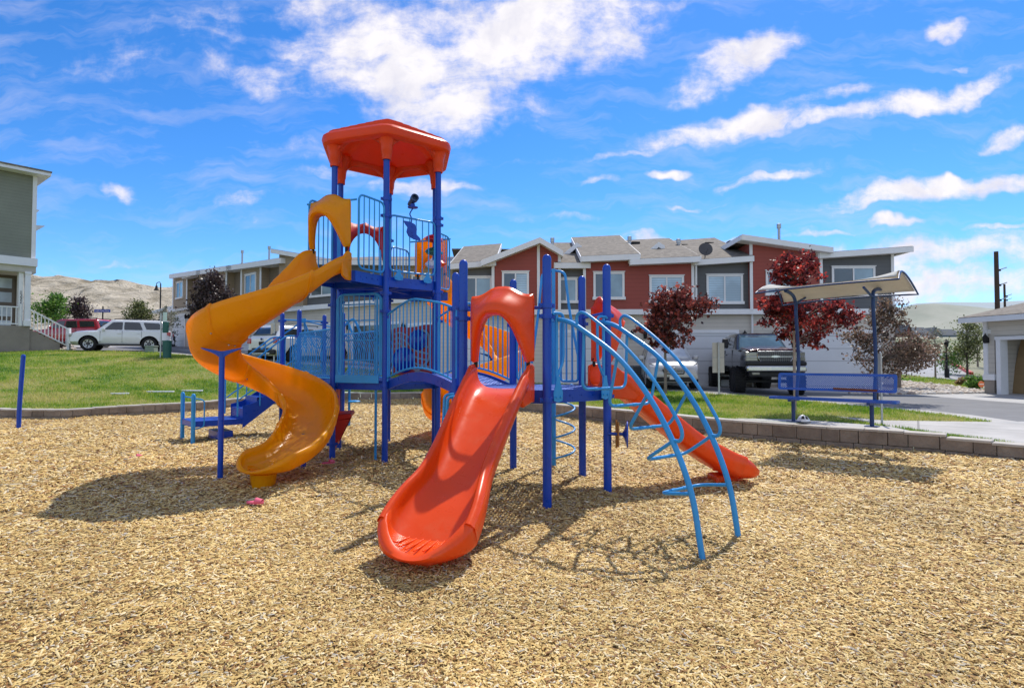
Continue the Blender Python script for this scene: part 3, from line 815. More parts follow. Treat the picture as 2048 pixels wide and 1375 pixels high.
# ---- hoods
def hood(c, nrm, zbase, W, Hh, mat, crown=.1, wi=.315, hi=.55, name='slide_hood', out=.27, parent=None):
    """arched plastic hood: flat wings, a vaulted crown that leans outwards"""
    nrm = V(*nrm).normalized(); sd = V(-nrm.y, nrm.x, 0); mb = MB(); n = 40
    def outer(ph):
        s = ph/PI
        a = .27
        if s < a: return W, Hh*(s/a)
        if s > 1-a: return -W, Hh*((1-s)/a)
        t = (s-a)/(1-2*a); x = W*(1-2*t); b = math.exp(-(abs(x)/(W*.52))**3)
        return x, Hh+crown*b
    def inner(ph):
        c_, s_ = math.cos(ph), math.sin(ph)
        return wi*c_, hi*(1-abs(c_)**2.9)
    rows = []
    for i in range(n+1):
        ph = PI*i/n; xo, zo = outer(ph); xi, zi = inner(ph); s = max(0, math.sin(ph))
        ridge = math.exp(-(xo/(W*.5))**2)
        row = []
        for j in range(9):
            t = j/8; x = lerp(xo, xi, t); z = lerp(zo, zi, t)
            y = out*(s**1.5)*(math.sin(t*PI/2)**2)*(1.0) + .05*math.sin(t*PI)*s+.04*t
            row.append(c+sd*x+nrm*y+V(0, 0, zbase+z))
        # rolled rim
        row.append(c+sd*(xi*1.0)+nrm*(out*(s**1.5)+.07)+V(0, 0, zbase+zi-.012)); row.append(c+sd*(xi*.93)+nrm*(out*(s**1.5)+.05)+V(0, 0, zbase+zi*.965))
        row.append(c+sd*(xi*.93)+nrm*(out*(s**1.5)*.6+.0)+V(0, 0, zbase+zi*.965))
        rows.append(row)
    mb.loft(rows, cap=False, ringclosed=False)
    o = mb.build(name, mat, parent or PS, solid=.028, angle=60)
    k = MB()
    for q in (-1, 1): k.cyl(c+sd*q*(W-.06)+nrm*.02+V(0, 0, zbase-.07), c+sd*q*(W-.06)+nrm*.02+V(0, 0, zbase+.04), .022, 10)
    each(k, 'hood_pin', M_BLACK, o)
    return o
n1 = V(math.cos(R(250.5)), math.sin(R(250.5)), 0)
# ---- channel slides
def uprof(w, h, th=.03, n=18, lip=.035, hl=None, hr=None, p=.55):
    """closed loop (lat, up): deep U with rolled lips"""
    hl = h if hl is None else hl; hr = h if hr is None else hr
    inn = []
    for i in range(n+1):
        a = -PI/2+PI*i/n; s, c_ = math.sin(a), math.cos(a); hh = hl if s < 0 else hr
        inn.append((w*math.copysign(abs(s)**p, s), hh*(1-abs(c_)**p)))
    L = [( -w-lip*1.6, hl-lip*2.6), (-w-lip*1.7, hl-lip*1.0), (-w-lip*1.1, hl+.0), (-w-lip*.4, hl+lip*.25)]
    out_r = [(w+lip*.4, hr+lip*.25), (w+lip*1.1, hr+.0), (w+lip*1.7, hr-lip*1.0), (w+lip*1.6, hr-lip*2.6)]
    bot = []
    for i in range(n+1):
        a = PI/2-PI*i/n; s, c_ = math.sin(a), math.cos(a); hh = hl if s < 0 else hr
        bot.append(((w+th)*math.copysign(abs(s)**p, s), (hh-lip*2.6)*(1-abs(c_)**p)*.98-th*abs(c_)**.3))
    return inn+out_r+bot[1:-1]+L
def toe(mb, c0, fw, sd, w, h, reach, hf=.34, lip=.04, th=.06, p=.55, drop=.0):
    """rounded scoop: the half section swept round the exit through 180 degrees"""
    prof = uprof(w, h, lip=lip, th=th, p=p)[9:32]; rings = []; af = reach/(w+lip*1.7); n = 28
    for i in range(n+1):
        ph = PI*i/n; cs, sn = math.cos(ph), math.sin(ph); k = lerp(1, hf, sn**1.6)
        rings.append([c0+sd*(cs*max(a, 0))+fw*(sn*max(a, 0)*af)+V(0, 0, (b*k if b > 0 else b)-drop*sn*(max(a, 0)/w)**2) for a, b in prof])
    mb.loft(rings, cap=False, ringclosed=False)
    def z_at(x, y):
        r = min(.999, math.hypot(x, y/af)/w) if y > 0 else min(.999, abs(x)/w); k = lerp(1, hf, (max(0, y/af)/max(1e-6, math.hypot(x, y/af)))**1.6) if y > 0 else 1
        s_ = r**(1/p); return h*k*(1-(max(0, 1-s_*s_)**.5)**p)
    return z_at
def straight_slide(base, nrm, ztop, Ln, w0, w1, k=1.0, name='straight_slide', label=None):
    nrm = nrm.normalized(); sd = V(-nrm.y, nrm.x, 0)
    # floor line (distance, z)
    key = [(-.02, ztop+.02), (.12, ztop), (.3, ztop-.06), (.6, ztop-.25), (1.0, ztop-.52), (1.4, ztop-.78), (1.7, .33), (1.92, .22), (2.15, .16)]
    key = [k_ for k_ in key if k_[0] < Ln-.1]+[(Ln, .15)]
    pts = crom([V(a if a < .13 else .12+(a-.12)*k, 0, b) for a, b in key], 5); Ln = .12+(Ln-.12)*k; N_ = len(pts); mb = MB(); rings = []
    for i, p in enumerate(pts):
        s = p.x; t = s/Ln
        e_ = min(1, max(0, (s-1.3*k)/.6)); e_ = e_*e_*(3-2*e_); w = lerp(lerp(w0, w0-.05, min(1, s/1.1)), w1, e_)
        h = .27
        h = lerp(.26, .2, min(1, s/.35))
        if s > 1.5*k: h = lerp(.2, .24, min(1, (s-1.5*k)/.6))
        tang = (pts[min(i+1, N_-1)]-pts[max(i-1, 0)]).normalized(); up = V(-tang.z, 0, tang.x)
        ring = []
        for lat, v in uprof(w, h, lip=.046 if s > .2 else .03, p=.55, th=lerp(.035, .07, min(1, s/1.5))):
            q = p+up*v
            ring.append(base+nrm*q.x+sd*lat+V(0, 0, q.z))
        rings.append(ring)
    mb.loft(rings, cap=False); mb.f.append(tuple(range(len(rings[0])-1, -1, -1)))
    c0 = base+nrm*Ln+V(0, 0, pts[-1].z); z_at = toe(mb, c0, nrm, sd, w1, .24, .4, lip=.046, th=.07, p=.55, hf=.1, drop=.035)
    o = mb.build(name, M_ORANGE, PS, angle=70)
    if label: o['label'] = label
    # anti-slip ribs on the foot
    rb = MB()
    for k in range(-3, 4):
        x = k*w1*.2; ye = .3*math.sqrt(1-(abs(k)/4.6)**2)
        rb.tube([c0+nrm*y+sd*(x*lerp(.8, 1.08, j/9))+V(0, 0, z_at(x*lerp(.8, 1.08, j/9), y)+.001) for j, y in ((j, lerp(-.2+.02*abs(k), ye, j/9)) for j in range(10))], .0075, 6)
    each(rb, 'tread_rib', M_ORANGE, o)
    # foot block and fixing studs
    ft = MB(); q = base+nrm*(Ln-.02); ft.extr([q+sd*x_*.9+nrm*y_+V(0, 0, -.1) for x_, y_ in ((-.17, -.2), (.17, -.2), (.2, .1), (.1, .2), (-.1, .2), (-.2, .1))], V(0, 0, .2)); ft.build('slide_foot', M_ORANGE, o, bevel=.03)
    bx = MB()
    for q_ in (-1, 1):
        # tall boxed cheeks at the deck mouth
        prof = [V(-.03, 0, ztop-.13), V(-.03, 0, ztop+.27), V(.05, 0, ztop+.3), V(.16, 0, ztop+.28), V(.32, 0, ztop+.14), V(.5, 0, ztop-.04), V(.42, 0, ztop-.16), V(.1, 0, ztop-.13)]
        poly = [base+nrm*p.x+sd*(q_*(w0+.005))+V(0, 0, p.z) for p in prof]; bx.extr(poly, sd*q_*.05)
    each(bx, 'slide_cheek', M_ORANGE, o, bevel=.018, seg=3)
    return o
mAE = (A+E)/2; mBC = (B+C)/2
nSL = V(math.cos(R(253.5)), math.sin(R(253.5)), 0)
straight_slide(V(mAE.x, mAE.y, 0)+n1*.03, nSL, ZD, 1.98, .31, .345, label='front straight slide running down towards the viewer')
nBC = V(math.cos(R(6)), math.sin(R(6)), 0)
straight_slide(V(mBC.x, mBC.y, 0)+nBC*.03, nBC, ZD, 2.1, .305, .33, k=.84, label='side straight slide running down to the right')
h_ = hood(V(mAE.x, mAE.y, 0)+n1*.06, n1, 1.6, .375, .74, M_ORANGE, hi=.54, wi=.325)
h_ = hood(V(mBC.x, mBC.y, 0)+nBC*.06, nBC, 1.6, .375, .74, M_ORANGE, hi=.54, wi=.325)
# cross bars that carry the hoods
mb = MB()
for a_, b_ in ((A, E), (B, C)): mb.tube([a_+V(0, 0, 2.2), b_+V(0, 0, 2.2)], .018, 8)
each(mb, 'hood_bar', M_NAVY, PS)
# ---- spiral slides
SPI = [(-2.83, 9.24, 2.99), (-2.95, 8.93, 2.86), (-3.13, 8.63, 2.5), (-3.42, 8.4, 2.22), (-3.78, 8.3, 2.01), (-4.13, 8.4, 1.82), (-4.42, 8.7, 1.6), (-4.5, 9.12, 1.42), (-4.33, 9.53, 1.24), (-3.95, 9.76, 1.05),
       (-3.53, 9.7, .86), (-3.22, 9.4, .67), (-3.07, 8.97, .49), (-3.02, 8.55, .34), (-3.07, 8.2, .23), (-3.2, 7.88, .17)]
def spiral():
    pts = crom([V(*p) for p in SPI], 6); N_ = len(pts)
    for _ in range(10): pts = [pts[0]]+[(pts[k-1]+pts[k]*2+pts[k+1])/4 for k in range(1, N_-1)]+[pts[-1]]
    end = pts[-1]; dirn = (pts[-1]-pts[-2]).normalized(); mb = MB(); rings = []
    L = [0]
    for i in range(1, N_): L.append(L[-1]+(pts[i]-pts[i-1]).length)
    tot = L[-1]
    for i, p in enumerate(pts):
        t = L[i]/tot; tang = (pts[min(i+1, N_-1)]-pts[max(i-1, 0)]); th = V(tang.x, tang.y, 0).normalized(); sd = V(th.y, -th.x, 0)  # to the right of travel = inner side
        w = .31
        hi_ = .3; ho = .3
        if t < .12: hi_ = ho = lerp(.26, .32, t/.12); ho = lerp(.26, .3, t/.12)
        if .12 <= t < .8: ho = lerp(.32, .46, min(1, (t-.12)/.25)); pass
        if t >= .8: ho = lerp(.46, .24, min(1, (t-.8)/.16)); hi_ = lerp(.32, .24, min(1, (t-.8)/.16))
        if t < .36:
            K = [(0, .36), (.08, .48), (.15, .58), (.19, .58), (.24, .5), (.36, .34)]
            for (ta_, ha), (tb_, hb_) in zip(K[:-1], K[1:]):
                if ta_ <= t <= tb_: hi_ = lerp(ha, hb_, (t-ta_)/(tb_-ta_))
        rem = tot-L[i]
        if t > .72: w = lerp(.31, .39, min(1, (t-.72)/.14))
        bank = .05*min(1, max(0, (t-.05)/.1))*min(1, max(0, (1-t)/.15))
        ring = []
        for lat, v in uprof(w, .3, hl=ho, hr=hi_, lip=.034, p=.7, th=.03):
            ring.append(p+sd*lat+V(0, 0, v-bank*lat/w*1.0))
        rings.append(ring)
    mb.loft(rings, cap=False); mb.f.append(tuple(range(len(rings[0])-1, -1, -1)))
    th = pts[-1]-pts[-3]; th.z = 0; th.normalize(); toe(mb, pts[-1], th, V(th.y, -th.x, 0), .39, .24, .4, lip=.034, th=.03, p=.7, hf=.22, drop=.02)
    return mb, pts, rings, L, tot
def build_spiral(flip):
    T = rot180 if flip else (lambda p: p)
    mb, pts, rings, L, tot = spiral(); mb.v = [tuple(T(Vector(v))) for v in mb.v]
    o = mb.build('spiral_slide', M_YEL, PS, angle=70)
    o['label'] = 'rear spiral slide behind the tower' if flip else 'front spiral slide curling around to the left'
    # moulded flanges where sections bolt together
    fl = MB()
    for tt in (.13, .3, .5, .665, .84):
        i = min(range(len(pts)), key=lambda k: abs(L[k]/tot-tt)); ring = rings[i]; n_in = 19
        outer = ring[n_in+2:]
        tang = (pts[i+1]-pts[i-1]).normalized(); c = pts[i]+V(0, 0, .2)
        a = [T(q+(q-c).normalized()*.018-tang*.028) for q in outer]; b = [T(q+(q-c).normalized()*.018+tang*.028) for q in outer]
        a0 = [T(q-(q-c).normalized()*.005-tang*.04) for q in outer]; b0 = [T(q-(q-c).normalized()*.005+tang*.04) for q in outer]
        fl.loft([a0, a, b, b0], cap=False, ringclosed=False)
    each(fl, 'slide_flange', M_YEL, o, fix=False)
    bo = MB()
    for tt in (.13, .3, .5, .665):
        i = min(range(len(pts)), key=lambda k: abs(L[k]/tot-tt)); ring = rings[i]; c = pts[i]+V(0, 0, .25)
        for k in (19+6, 19+12, len(ring)-8, len(ring)-14):
            q = ring[k]; d = (q-c).normalized(); a = T(q+d*.016); b = T(q+d*.03); bo.cyl(a, b, .012, 8)
    each(bo, 'bolt', M_GALV, o)
    # support column with a curved saddle
    for (x, y, zt_, saddle) in ((-4.08, 8.3, 1.72, True), (-3.17, 9.02, .5, False)):
        m2 = MB(); p = T(V(x, y, 0)); m2.lathe([(.038, -.2), (.038, zt_)], (p.x, p.y, 0), 16)
        if saddle:
            a, b = T(V(x-.3, y+.02, zt_+.05)), T(V(x+.3, y-.02, zt_+.05)); mid = T(V(x, y, zt_))
            pts_ = [a, a.lerp(mid, .6)+V(0, 0, -.0), mid, b.lerp(mid, .6), b]
            rr = []
            for k, q in enumerate(crom(pts_, 3)):
                e = abs(k-6)/6; hgt = lerp(.11, .008, e**.7); rr.append([q+V(0, .02, .02), q+V(0, -.02, .02), q+V(0, -.02, .02-hgt), q+V(0, .02, .02-hgt)])
            m2.loft(rr)
        m2.build('slide_support', M_NAVY, o, angle=50)
    ft = MB(); q = V(-3.24, 7.74, 0); ft.lathe([(.14, -.08), (.15, .02), (.17, .14), (.1, .16)], T(q), 20); ft.build('slide_foot', M_YEL, o)
    rb = MB()
    end = pts[-1]; th = (pts[-1]-pts[-3]); th.z = 0; th.normalize(); sd = V(th.y, -th.x, 0)
    for k in range(-3, 4):
        x = k*.085; rb.tube([T(end+th*(.12-.01*k*k)+sd*x+V(0, 0, .008+.012*abs(k/3)**3)), T(end+th*(.27-.014*k*k)+sd*x+V(0, 0, .022+.02*abs(k/3)**3))], .01, 6)
    each(rb, 'tread_rib', M_YEL, o)
    c = T(V(-2.85, 9.24, 0)); nn = n1 if not flip else -n1
    ck = MB(); sd = V(-n1.y, n1.x, 0)
    for q_ in (-1, 1):
        prof = [V(-.03, 0, 2.85), V(-.03, 0, 3.28), V(.06, 0, 3.3), V(.14, 0, 3.24), V(.22, 0, 3.08), V(.2, 0, 2.9), V(.1, 0, 2.85)]
        poly = [T(V(-2.84, 9.22, 0)+n1*p.x+sd*(q_*.325)+V(0, 0, p.z)) for p in prof]; ck.extr(poly, T(sd*q_*.04+c2*0)-T(V(0, 0, 0)))
    each(ck, 'slide_cheek', M_YEL, o, bevel=.015, seg=3)
    hood(T(V(-2.85, 9.21, 0)), nn, 3.37, .37, .74, M_YEL, hi=.5, parent=o)
build_spiral(False); build_spiral(True)
# top bars for the yellow hoods
mb = MB()
mb.tube([XL+V(0, 0, 4.1), XR+V(0, 0, 4.1)], .016, 8); mb.tube([rot180(XL)+V(0, 0, 4.1), rot180(XR)+V(0, 0, 4.1)], .016, 8)
each(mb, 'hood_bar', M_SKY, PS)
# red arch panel at the back of the upper deck
def red_arch():
    a, b = P0, P4; d = (b-a).normalized(); L = (b-a).length; nr = V(d.y, -d.x, 0)
    mb = MB(); n = 20; rows = []
    for i in range(n+1):
        t = i/n; x = lerp(.1, L-.1, t); s = (x-L/2)/(L/2-.1); zo = 4.3-.06*abs(math.sin(s*PI))-.02; zi = 3.45+.62*max(0, 1-s*s*1.15)**.5 if abs(s) < .92 else 3.4
        rows.append([a+d*x+V(0, 0, zo), a+d*x+V(0, 0, zi)])
    mb.loft(rows, cap=False, ringclosed=False); mb.build('arch_panel', M_RED, PS, solid=.03, angle=60)
    m2 = MB()
    for x in (.18, L-.18): m2.tube(rpoly([a+d*x+V(0, 0, ZU+.05), a+d*x+V(0, 0, 4.25), a+d*(x)-nr*.3+V(0, 0, 4.25), a+d*x-nr*.3+V(0, 0, ZU-.2)], .1), .016, 8)
    each(m2, 'hand_loop', M_SKY, PS)
red_arch()
# telescope on its curved bracket
def telescope():
    d = (P5-P2).normalized(); nr = V(d.y, -d.x, 0); p = P2+d*.47+V(0, 0, 4.03)
    mb = MB(); mb.tube(crom([p+V(0, 0, -.1), p+V(.01, 0, .0), p+V(-.02, 0, .08), p+V(.03, 0, .17)], 4), .011, 8)
    q = p+V(.03, 0, .19); mb.lathe([(.01, -.01), (.085, -.008), (.09, .005), (.04, .02), (.035, .06)], q, 16)
    o = mb.build('telescope', M_NAVY, PS, angle=50)
    m2 = MB(); ax = (nr+V(-.25, 0, .18)).normalized(); c = q+V(0, 0, .12)
    m2.lathe([(.02, -.16), (.045, -.16), (.05, -.12), (.05, .02), (.065, .04), (.068, .12), (.05, .12), (.046, .06)], c, 20, axis=ax, cap=True); m2.build('eyepiece_tube', paint('slate_blue_plastic', (.03, .06, .14), .4), o)
    # S-shaped mount plate on the rail
    m3 = MB(); pc = P2+d*.46+nr*.03+V(0, 0, 3.83); pl = []
    S = [(-.16, .13), (-.03, .13), (.06, .1), (.1, .02), (.08, -.06), (.17, -.13), (.17, -.17), (.04, -.16), (-.06, -.12), (-.1, -.05), (-.08, .03), (-.12, .07)]
    m3.extr([pc+d*x+V(0, 0, z) for x, z in S], nr*.02)
    for x, z in ((0, .05), (0, -.05), (.02, -.1)): m3.cyl(pc+d*x+V(0, 0, z)+nr*.02, pc+d*x+V(0, 0, z)+nr*.03, .012, 8)
    m3.build('mount_plate', M_NAVY, o, bevel=.004)
telescope()
# spinning pods on the tower post
for z, col, k in ((3.97, (.5, .01, .02), 0), (3.72, (.01, .12, .06), 1), (3.47, (.75, .75, .72), 2)):
    mb = MB(); c = P6+V(-.02, 0, z); mb.lathe([(.05, -.085), (.12, -.075), (.17, -.03), (.165, .0), (.12, .05), (.052, .075)], c, 24, axis=(.12, -.1, 1))
    o = mb.build('spinner_pod', paint('pod_%s' % ('red', 'green', 'cream')[k], col, .25, coat=.3), PS)
    o['label'] = ('red', 'green', 'cream and orange')[k]+' spinner pod on the post'
    if k == 2:
        m2 = MB(); m2.lathe([(.0, -.06), (.1, -.05), (.13, .0), (.08, .055), (.001, .06)], c+V(.11, -.06, 0), 18); m2.build('pod_half', M_ORANGE, o)
# ---- arched ladder on edge A-B
def arched_ladder():
    d = (B-A).normalized(); nr = V(d.y, -d.x, 0)      # outward
    a0, b0 = A+d*.13, B-d*.13; ta, tb = V(1.6, 5.04, 0), V(2.05, 5.39, 0)
    prof = [(0, 2.075), (.19, 2.03), (.38, 1.92), (.765, 1.645), (1.07, 1.29), (1.30, .887), (1.455, .46), (1.53, 0), (1.56, -.2)]
    k = 1.0
    def P(side, s, z, tan=None):
        base = a0 if side == 0 else b0; foot = ta if side == 0 else tb; dirn = (foot-base); dirn.z = 0; Ld = dirn.length; return base+dirn.normalized()*(s*Ld/1.53)+V(0, 0, z)
    rails = []
    par = None
    for side in (0, 1):
        pts = crom([P(side, s, z) for s, z in prof], 8); rails.append(pts)
        mb = MB(); mb.tube(pts, .0265, 12); 
        par = mb.build('ladder_rail', M_SKY, PS, angle=60)
        # upper hand loop
        hp = [(.3, 1.97), (.29, 2.08), (.36, 2.12), (.52, 2.02), (.83, 1.76), (1.12, 1.44), (1.32, 1.12), (1.38, .98), (1.36, .9), (1.28, .9)]
        m2 = MB(); m2.tube(crom([P(side, s, z) for s, z in hp], 5), .017, 10); m2.build('hand_loop', M_SKY, par, angle=60)
    def at(side, t):
        s_ = 1.53*t; return min(rails[side], key=lambda p: abs(((p-(a0 if side == 0 else b0)).to_2d()).length/((ta-a0) if side == 0 else (tb-b0)).to_2d().length-t))
    for t, back, down in ((.25, .03, .62), (.5, .13, .5), (.7, .25, .35), (.85, .33, .21), (.95, .35, .06)):
        L, Rr = at(0, t), at(1, t); sdv = (Rr-L).normalized()
        u0, u1 = (a0-ta).to_2d().normalized().to_3d(), (b0-tb).to_2d().normalized().to_3d()
        pl, pr = L+u0*back-V(0, 0, down), Rr+u1*back-V(0, 0, down)
        mb = MB(); mb.tube(rpoly([L, pl, pr, Rr], .1, 7), .0165, 10)
        for e in (.3, .6): c = pl.lerp(pr, e); mb.tube([c-sdv*.03, c+sdv*.03], .0195, 10)
        mb.build('ladder_rung', M_SKY, PS, angle=60)
arched_ladder()
# entry loops either side of the ladder opening
def entry_loop(p, toward, nr, z0=ZD-.02, z1=2.14, w=.17, name='entry_loop'):
    d = (toward-p).normalized(); a = p+d*.05+nr*.04
    mb = MB(); mb.tube(rpoly([a+V(0, 0, z1-.02), a+V(0, 0, z1)+d*.02, a+d*w+V(0, 0, z1), a+d*w+V(0, 0, z0+.35), a+d*(w-.1)+V(0, 0, z0+.18)], .1, 6), .017, 10)
    mb.tube([a+d*.06+V(0, 0, z1-.02), a+d*.06+V(0, 0, z0)], .019, 10)
    q = a+d*.06+nr*.02
    sdv = d
    mb.extr([q+sdv*x+V(0, 0, z0+z) for x, z in ((-.025, .18), (.025, .18), (.035, .1), (.07, 0), (.065, -.09), (0, -.11), (-.065, -.09), (-.07, 0), (-.035, .1))], nr*.01)
    for x in (-.035, .035): mb.cyl(q+sdv*x+V(0, 0, z0-.05), q+sdv*x+V(0, 0, z0-.05)+nr*.025, .012, 8)
    return mb.build(name, M_SKY, PS, angle=50)
dAB = (B-A).normalized(); nAB = V(dAB.y, -dAB.x, 0)
entry_loop(A, B, nAB); entry_loop(B, A, nAB)
dCD = (D-C).normalized(); nCD = V(dCD.y, -dCD.x, 0)
rail(C, C.lerp(D, .36), ZD+.05, 2.16, 2, inset=.06, rc=.05, rb=.014); rail(C.lerp(D, .72), D, ZD+.05, 2.16, 3, inset=.06)
# coil climber behind the low deck
def coil():
    c = V(.63, 8.95, 0); mb = MB(); mb.lathe([(.035, -.2), (.035, 2.3)], c, 14)
    o = mb.build('coil_climber', M_SKY, PS)
    m2 = MB(); r = .16; cc = c+V(.16, .02, 0); pts = [cc+V(r*math.cos(a+PI), r*math.sin(a+PI), .12+a/(2*PI)*.31) for a in [k*2*PI/24 for k in range(int(24*3.7))]]; m2.tube(pts, .015, 8); m2.build('coil', M_SKY, o, angle=60)
    m3 = MB()
    for s in (-1, 1):
        d = (D-C).normalized(); b = c+d*s*.24
        m3.tube(rpoly([b+d*s*.12+V(0, -.35, ZD+.3), b+V(0, -.1, 2.35), b+V(0, .0, 2.95)-d*s*.06, c+V(0, 0, 2.98)], .16, 6), .02, 10)
    m3.bar(c+V(0, 0, 2.2), c+V(0, 0, 3.0), .11, .05, up=(1, 0, 0)); each(m3, 'hand_loop', M_SKY, o, angle=50)
coil()
# hanging drum on post B, vertical pole by the tower, loop ladder left of the front slide
mb = MB(); c = B+V(.0, -.04, .72); mb.cyl(c, c+V(.2, -.04, 0), .02, 10); mb.lathe([(.01, .0), (.16, .005), (.165, .018), (.05, .05), (.03, .07)], c+V(.24, -.05, 0), 20, axis=(-1, .2, 0)); o = mb.build('talk_tube', M_NAVY, PS, angle=50)
m2 = MB(); m2.box(c+V(.1, -.02, 0), (.02, .02, .34), rz=.2); m2.box(c+V(.11, -.03, 0), (.012, .12, .3), rz=.1); m2.build('drum_board', paint('wood_tone_panel', (.45, .2, .05), .5), o)
mb = MB(); a = V(-2.27, 9.86, 0); mb.tube(crom([a+V(0, 0, -.2), a+V(0, 0, .8), a+V(0, 0, 1.75), a+V(.03, 0, 1.9), a+V(.1, .02, 1.95)], 4), .022, 10); mb.box(a+V(.06, 0, 1.24), (.12, .04, .03)); mb.build('sliding_pole', M_SKY, PS)
def loops():
    d = (F_-E).normalized(); nr = V(-d.y, d.x, 0)
    if nr.x > 0: nr = -nr
    for s in (.25, .75):
        b = E.lerp(F_, s); mb = MB(); mb.tube(rpoly([b+nr*.04+V(0, 0, 1.17), b+nr*.16+V(0, 0, 1.17), b+nr*.18+V(0, 0, .75), b+nr*.32+V(0, 0, .3), b+nr*.34+V(0, 0, -.15)], .1, 6), .02, 10); mb.build('ladder_rail', M_SKY, PS, angle=60)
    for f in (0, 1, 2):
        p, q = E.lerp(F_, .25), E.lerp(F_, .75); z = (.86, .55, .25)[f]; x = (.18, .235, .325)[f]; mb = MB(); mb.tube([p+nr*x+V(0, 0, z), q+nr*x+V(0, 0, z)], .018, 8); mb.build('ladder_rung', M_SKY, PS)
loops()
# red counter panel below the tower
def counter():
    a, b = P1, P0; d = (b-a).normalized(); nr = V(-d.y, d.x, 0)
    if nr.x < 0: nr = -nr
    mb = MB(); prof = [(.1, .1), (.92, .1), (.92, 1.12), (.1, 1.12)]; mb.extr([a+d*x+V(0, 0, z) for x, z in prof], nr*.03); o = mb.build('counter_panel', M_RED, PS, bevel=.01)
    m2 = MB(); m2.extr([a+d*.1+nr*x+V(0, 0, z) for x, z in ((.03, .58), (.28, .62), (.3, .66), (.28, .7), (.03, .68), (.03, .7), (.08, .9), (.06, 1.05), (.02, 1.08), (.02, .15), (.22, .5), (.24, .6))][0:5], d*.8); m2.build('counter_shelf', M_RED, o, bevel=.01)
    m3 = MB()
    for s in (.12, .86): m3.extr([a+d*s+nr*x+V(0, 0, z) for x, z in ((.03, .12), (.26, .6), (.03, .6))], d*.03)
    each(m3, 'shelf_bracket', M_RED, o)
counter()
# step-pod pole by the rear deck
def podpole():
    p = V(-3.95, 14.35, 0); mb = MB(); mb.lathe([(.03, -.2), (.03, 1.5)], p, 12); o = mb.build('pod_pole', M_SKY, PS)
    for z, s in ((.35, -1), (.62, 1), (.92, -1), (1.15, 1)):
        m2 = MB(); m2.lathe([(.03, -.02), (.13, -.01), (.15, .01), (.12, .03), (.03, .035)], p+V(.12*s, 0, z), 16); m2.build('step_pod', M_SKY, o)
podpole()
# stair, transfer platform, handrails
def stairs():
    dn = V(math.cos(R(220.5)), math.sin(R(220.5)), 0); m = (G1+G2)/2; sd = (G1-G2).normalized()
    def P(s, l, z): return m+dn*s+sd*l+V(0, 0, z)
    mb = MB(); st = [(0, 1.27), (.28, 1.27), (.28, 1.05), (.56, 1.05), (.56, .83), (.84, .83), (.84, .6), (1.12, .6), (1.12, .38)]
    mb.loft([[P(s, -.4, z), P(s, .4, z)] for s, z in st], cap=False, ringclosed=False)
    o = mb.build('stair', M_NAVY, PS, smooth=False, solid=.012)
    m2 = MB()
    for l in (-.42, .42):
        poly = [P(0, l, 1.3), P(0, l, 1.05), P(1.14, l, .2), P(1.14, l, .66), P(.9, l, .72)]; m2.extr(poly, sd*.015)
    for k in range(6): m2.bar(P(1.135, -.4, .4+.035*k), P(1.135, .4, .4+.035*k), .01, .008)
    each(m2, 'stringer', M_NAVY, o, smooth=False)
    q = MB(); q.extr([P(1.14, -.44, .28), P(1.14, .44, .28), P(2.1, .44, .28), P(2.1, -.44, .28)], V(0, 0, .12)); tp_ = q.build('transfer_platform', M_NAVY, PS, bevel=.006)
    q = MB(); q.extr([P(1.3, -.35, -.1), P(1.3, .35, -.1), P(1.6, .35, -.1), P(1.6, -.35, -.1)], V(0, 0, .25)); q.build('platform_step', M_NAVY, tp_, bevel=.006)
    for l in (-.46, .46):
        p = P(2.08, l, 0); put_post(p, .93, M_SKY, .04)
        m3 = MB(); m3.tube(rpoly([p-dn*.04+V(0, 0, .85), p-dn*.2+V(0, 0, .82), p-dn*.2+V(0, 0, .28), p-dn*.04+V(0, 0, .25)], .07), .014, 8); m3.build('grab_bar', M_SKY, PS)
        m4 = MB(); m4.tube(rpoly([P(.05, l, 2.16), P(.25, l, 2.16), P(1.25, l, 1.35), P(1.25, l, .45)], .1), .017, 8); m4.tube(rpoly([P(.1, l, 2.1), P(.35, l, 1.55), P(.35, l, 1.75), P(1.1, l, 1.1)], .05) if False else [P(.1, l, 1.62), P(1.22, l, .8)], .014, 8)
        for s in (.12, .4, .8): m4.tube([P(s, l, 2.14-max(0, s-.25)*.81), P(s, l, 1.25-s*.75)], .013, 8)
        m4.build('stair_rail', M_SKY, PS, angle=50)
stairs()
# rear deck top bar, hub and climbing loops
mb = MB(); mb.tube([G2+V(0, 0, 2.58), G2b+V(0, 0, 2.58)], .018, 8); mb.lathe([(.05, -.05), (.06, 0), (.05, .05)], G2.lerp(G2b, .5)+V(0, 0, 2.58), 14)
h0 = G2.lerp(G2b, .5)+V(0, 0, 2.58)
for s in (-1, 1): mb.tube(rpoly([h0, h0+V(.4*s+.2, .7, -.15), h0+V(.55*s+.2, 1.0, -.6), h0+V(.1*s, .5, -.65), h0], .12), .018, 8)
mb.tube([h0, h0+V(-.9, -.3, -.7)], .018, 8)
mb.build('climbing_frame', M_SKY, PS)
mb = MB()
for s in (.3, .7):
    b = G1b.lerp(G2b, s)+V(.12, 0, 0); mb.tube(rpoly([b+V(0, 0, -.1), b+V(0, 0, 2.4), b+V(.25, .1, 2.65), b+V(.4, .1, 2.3)], .12), .03, 8)
each(mb, 'hand_loop', M_SKY, PS)
rail(G2, G2b, ZD+.08, 2.2, 6)
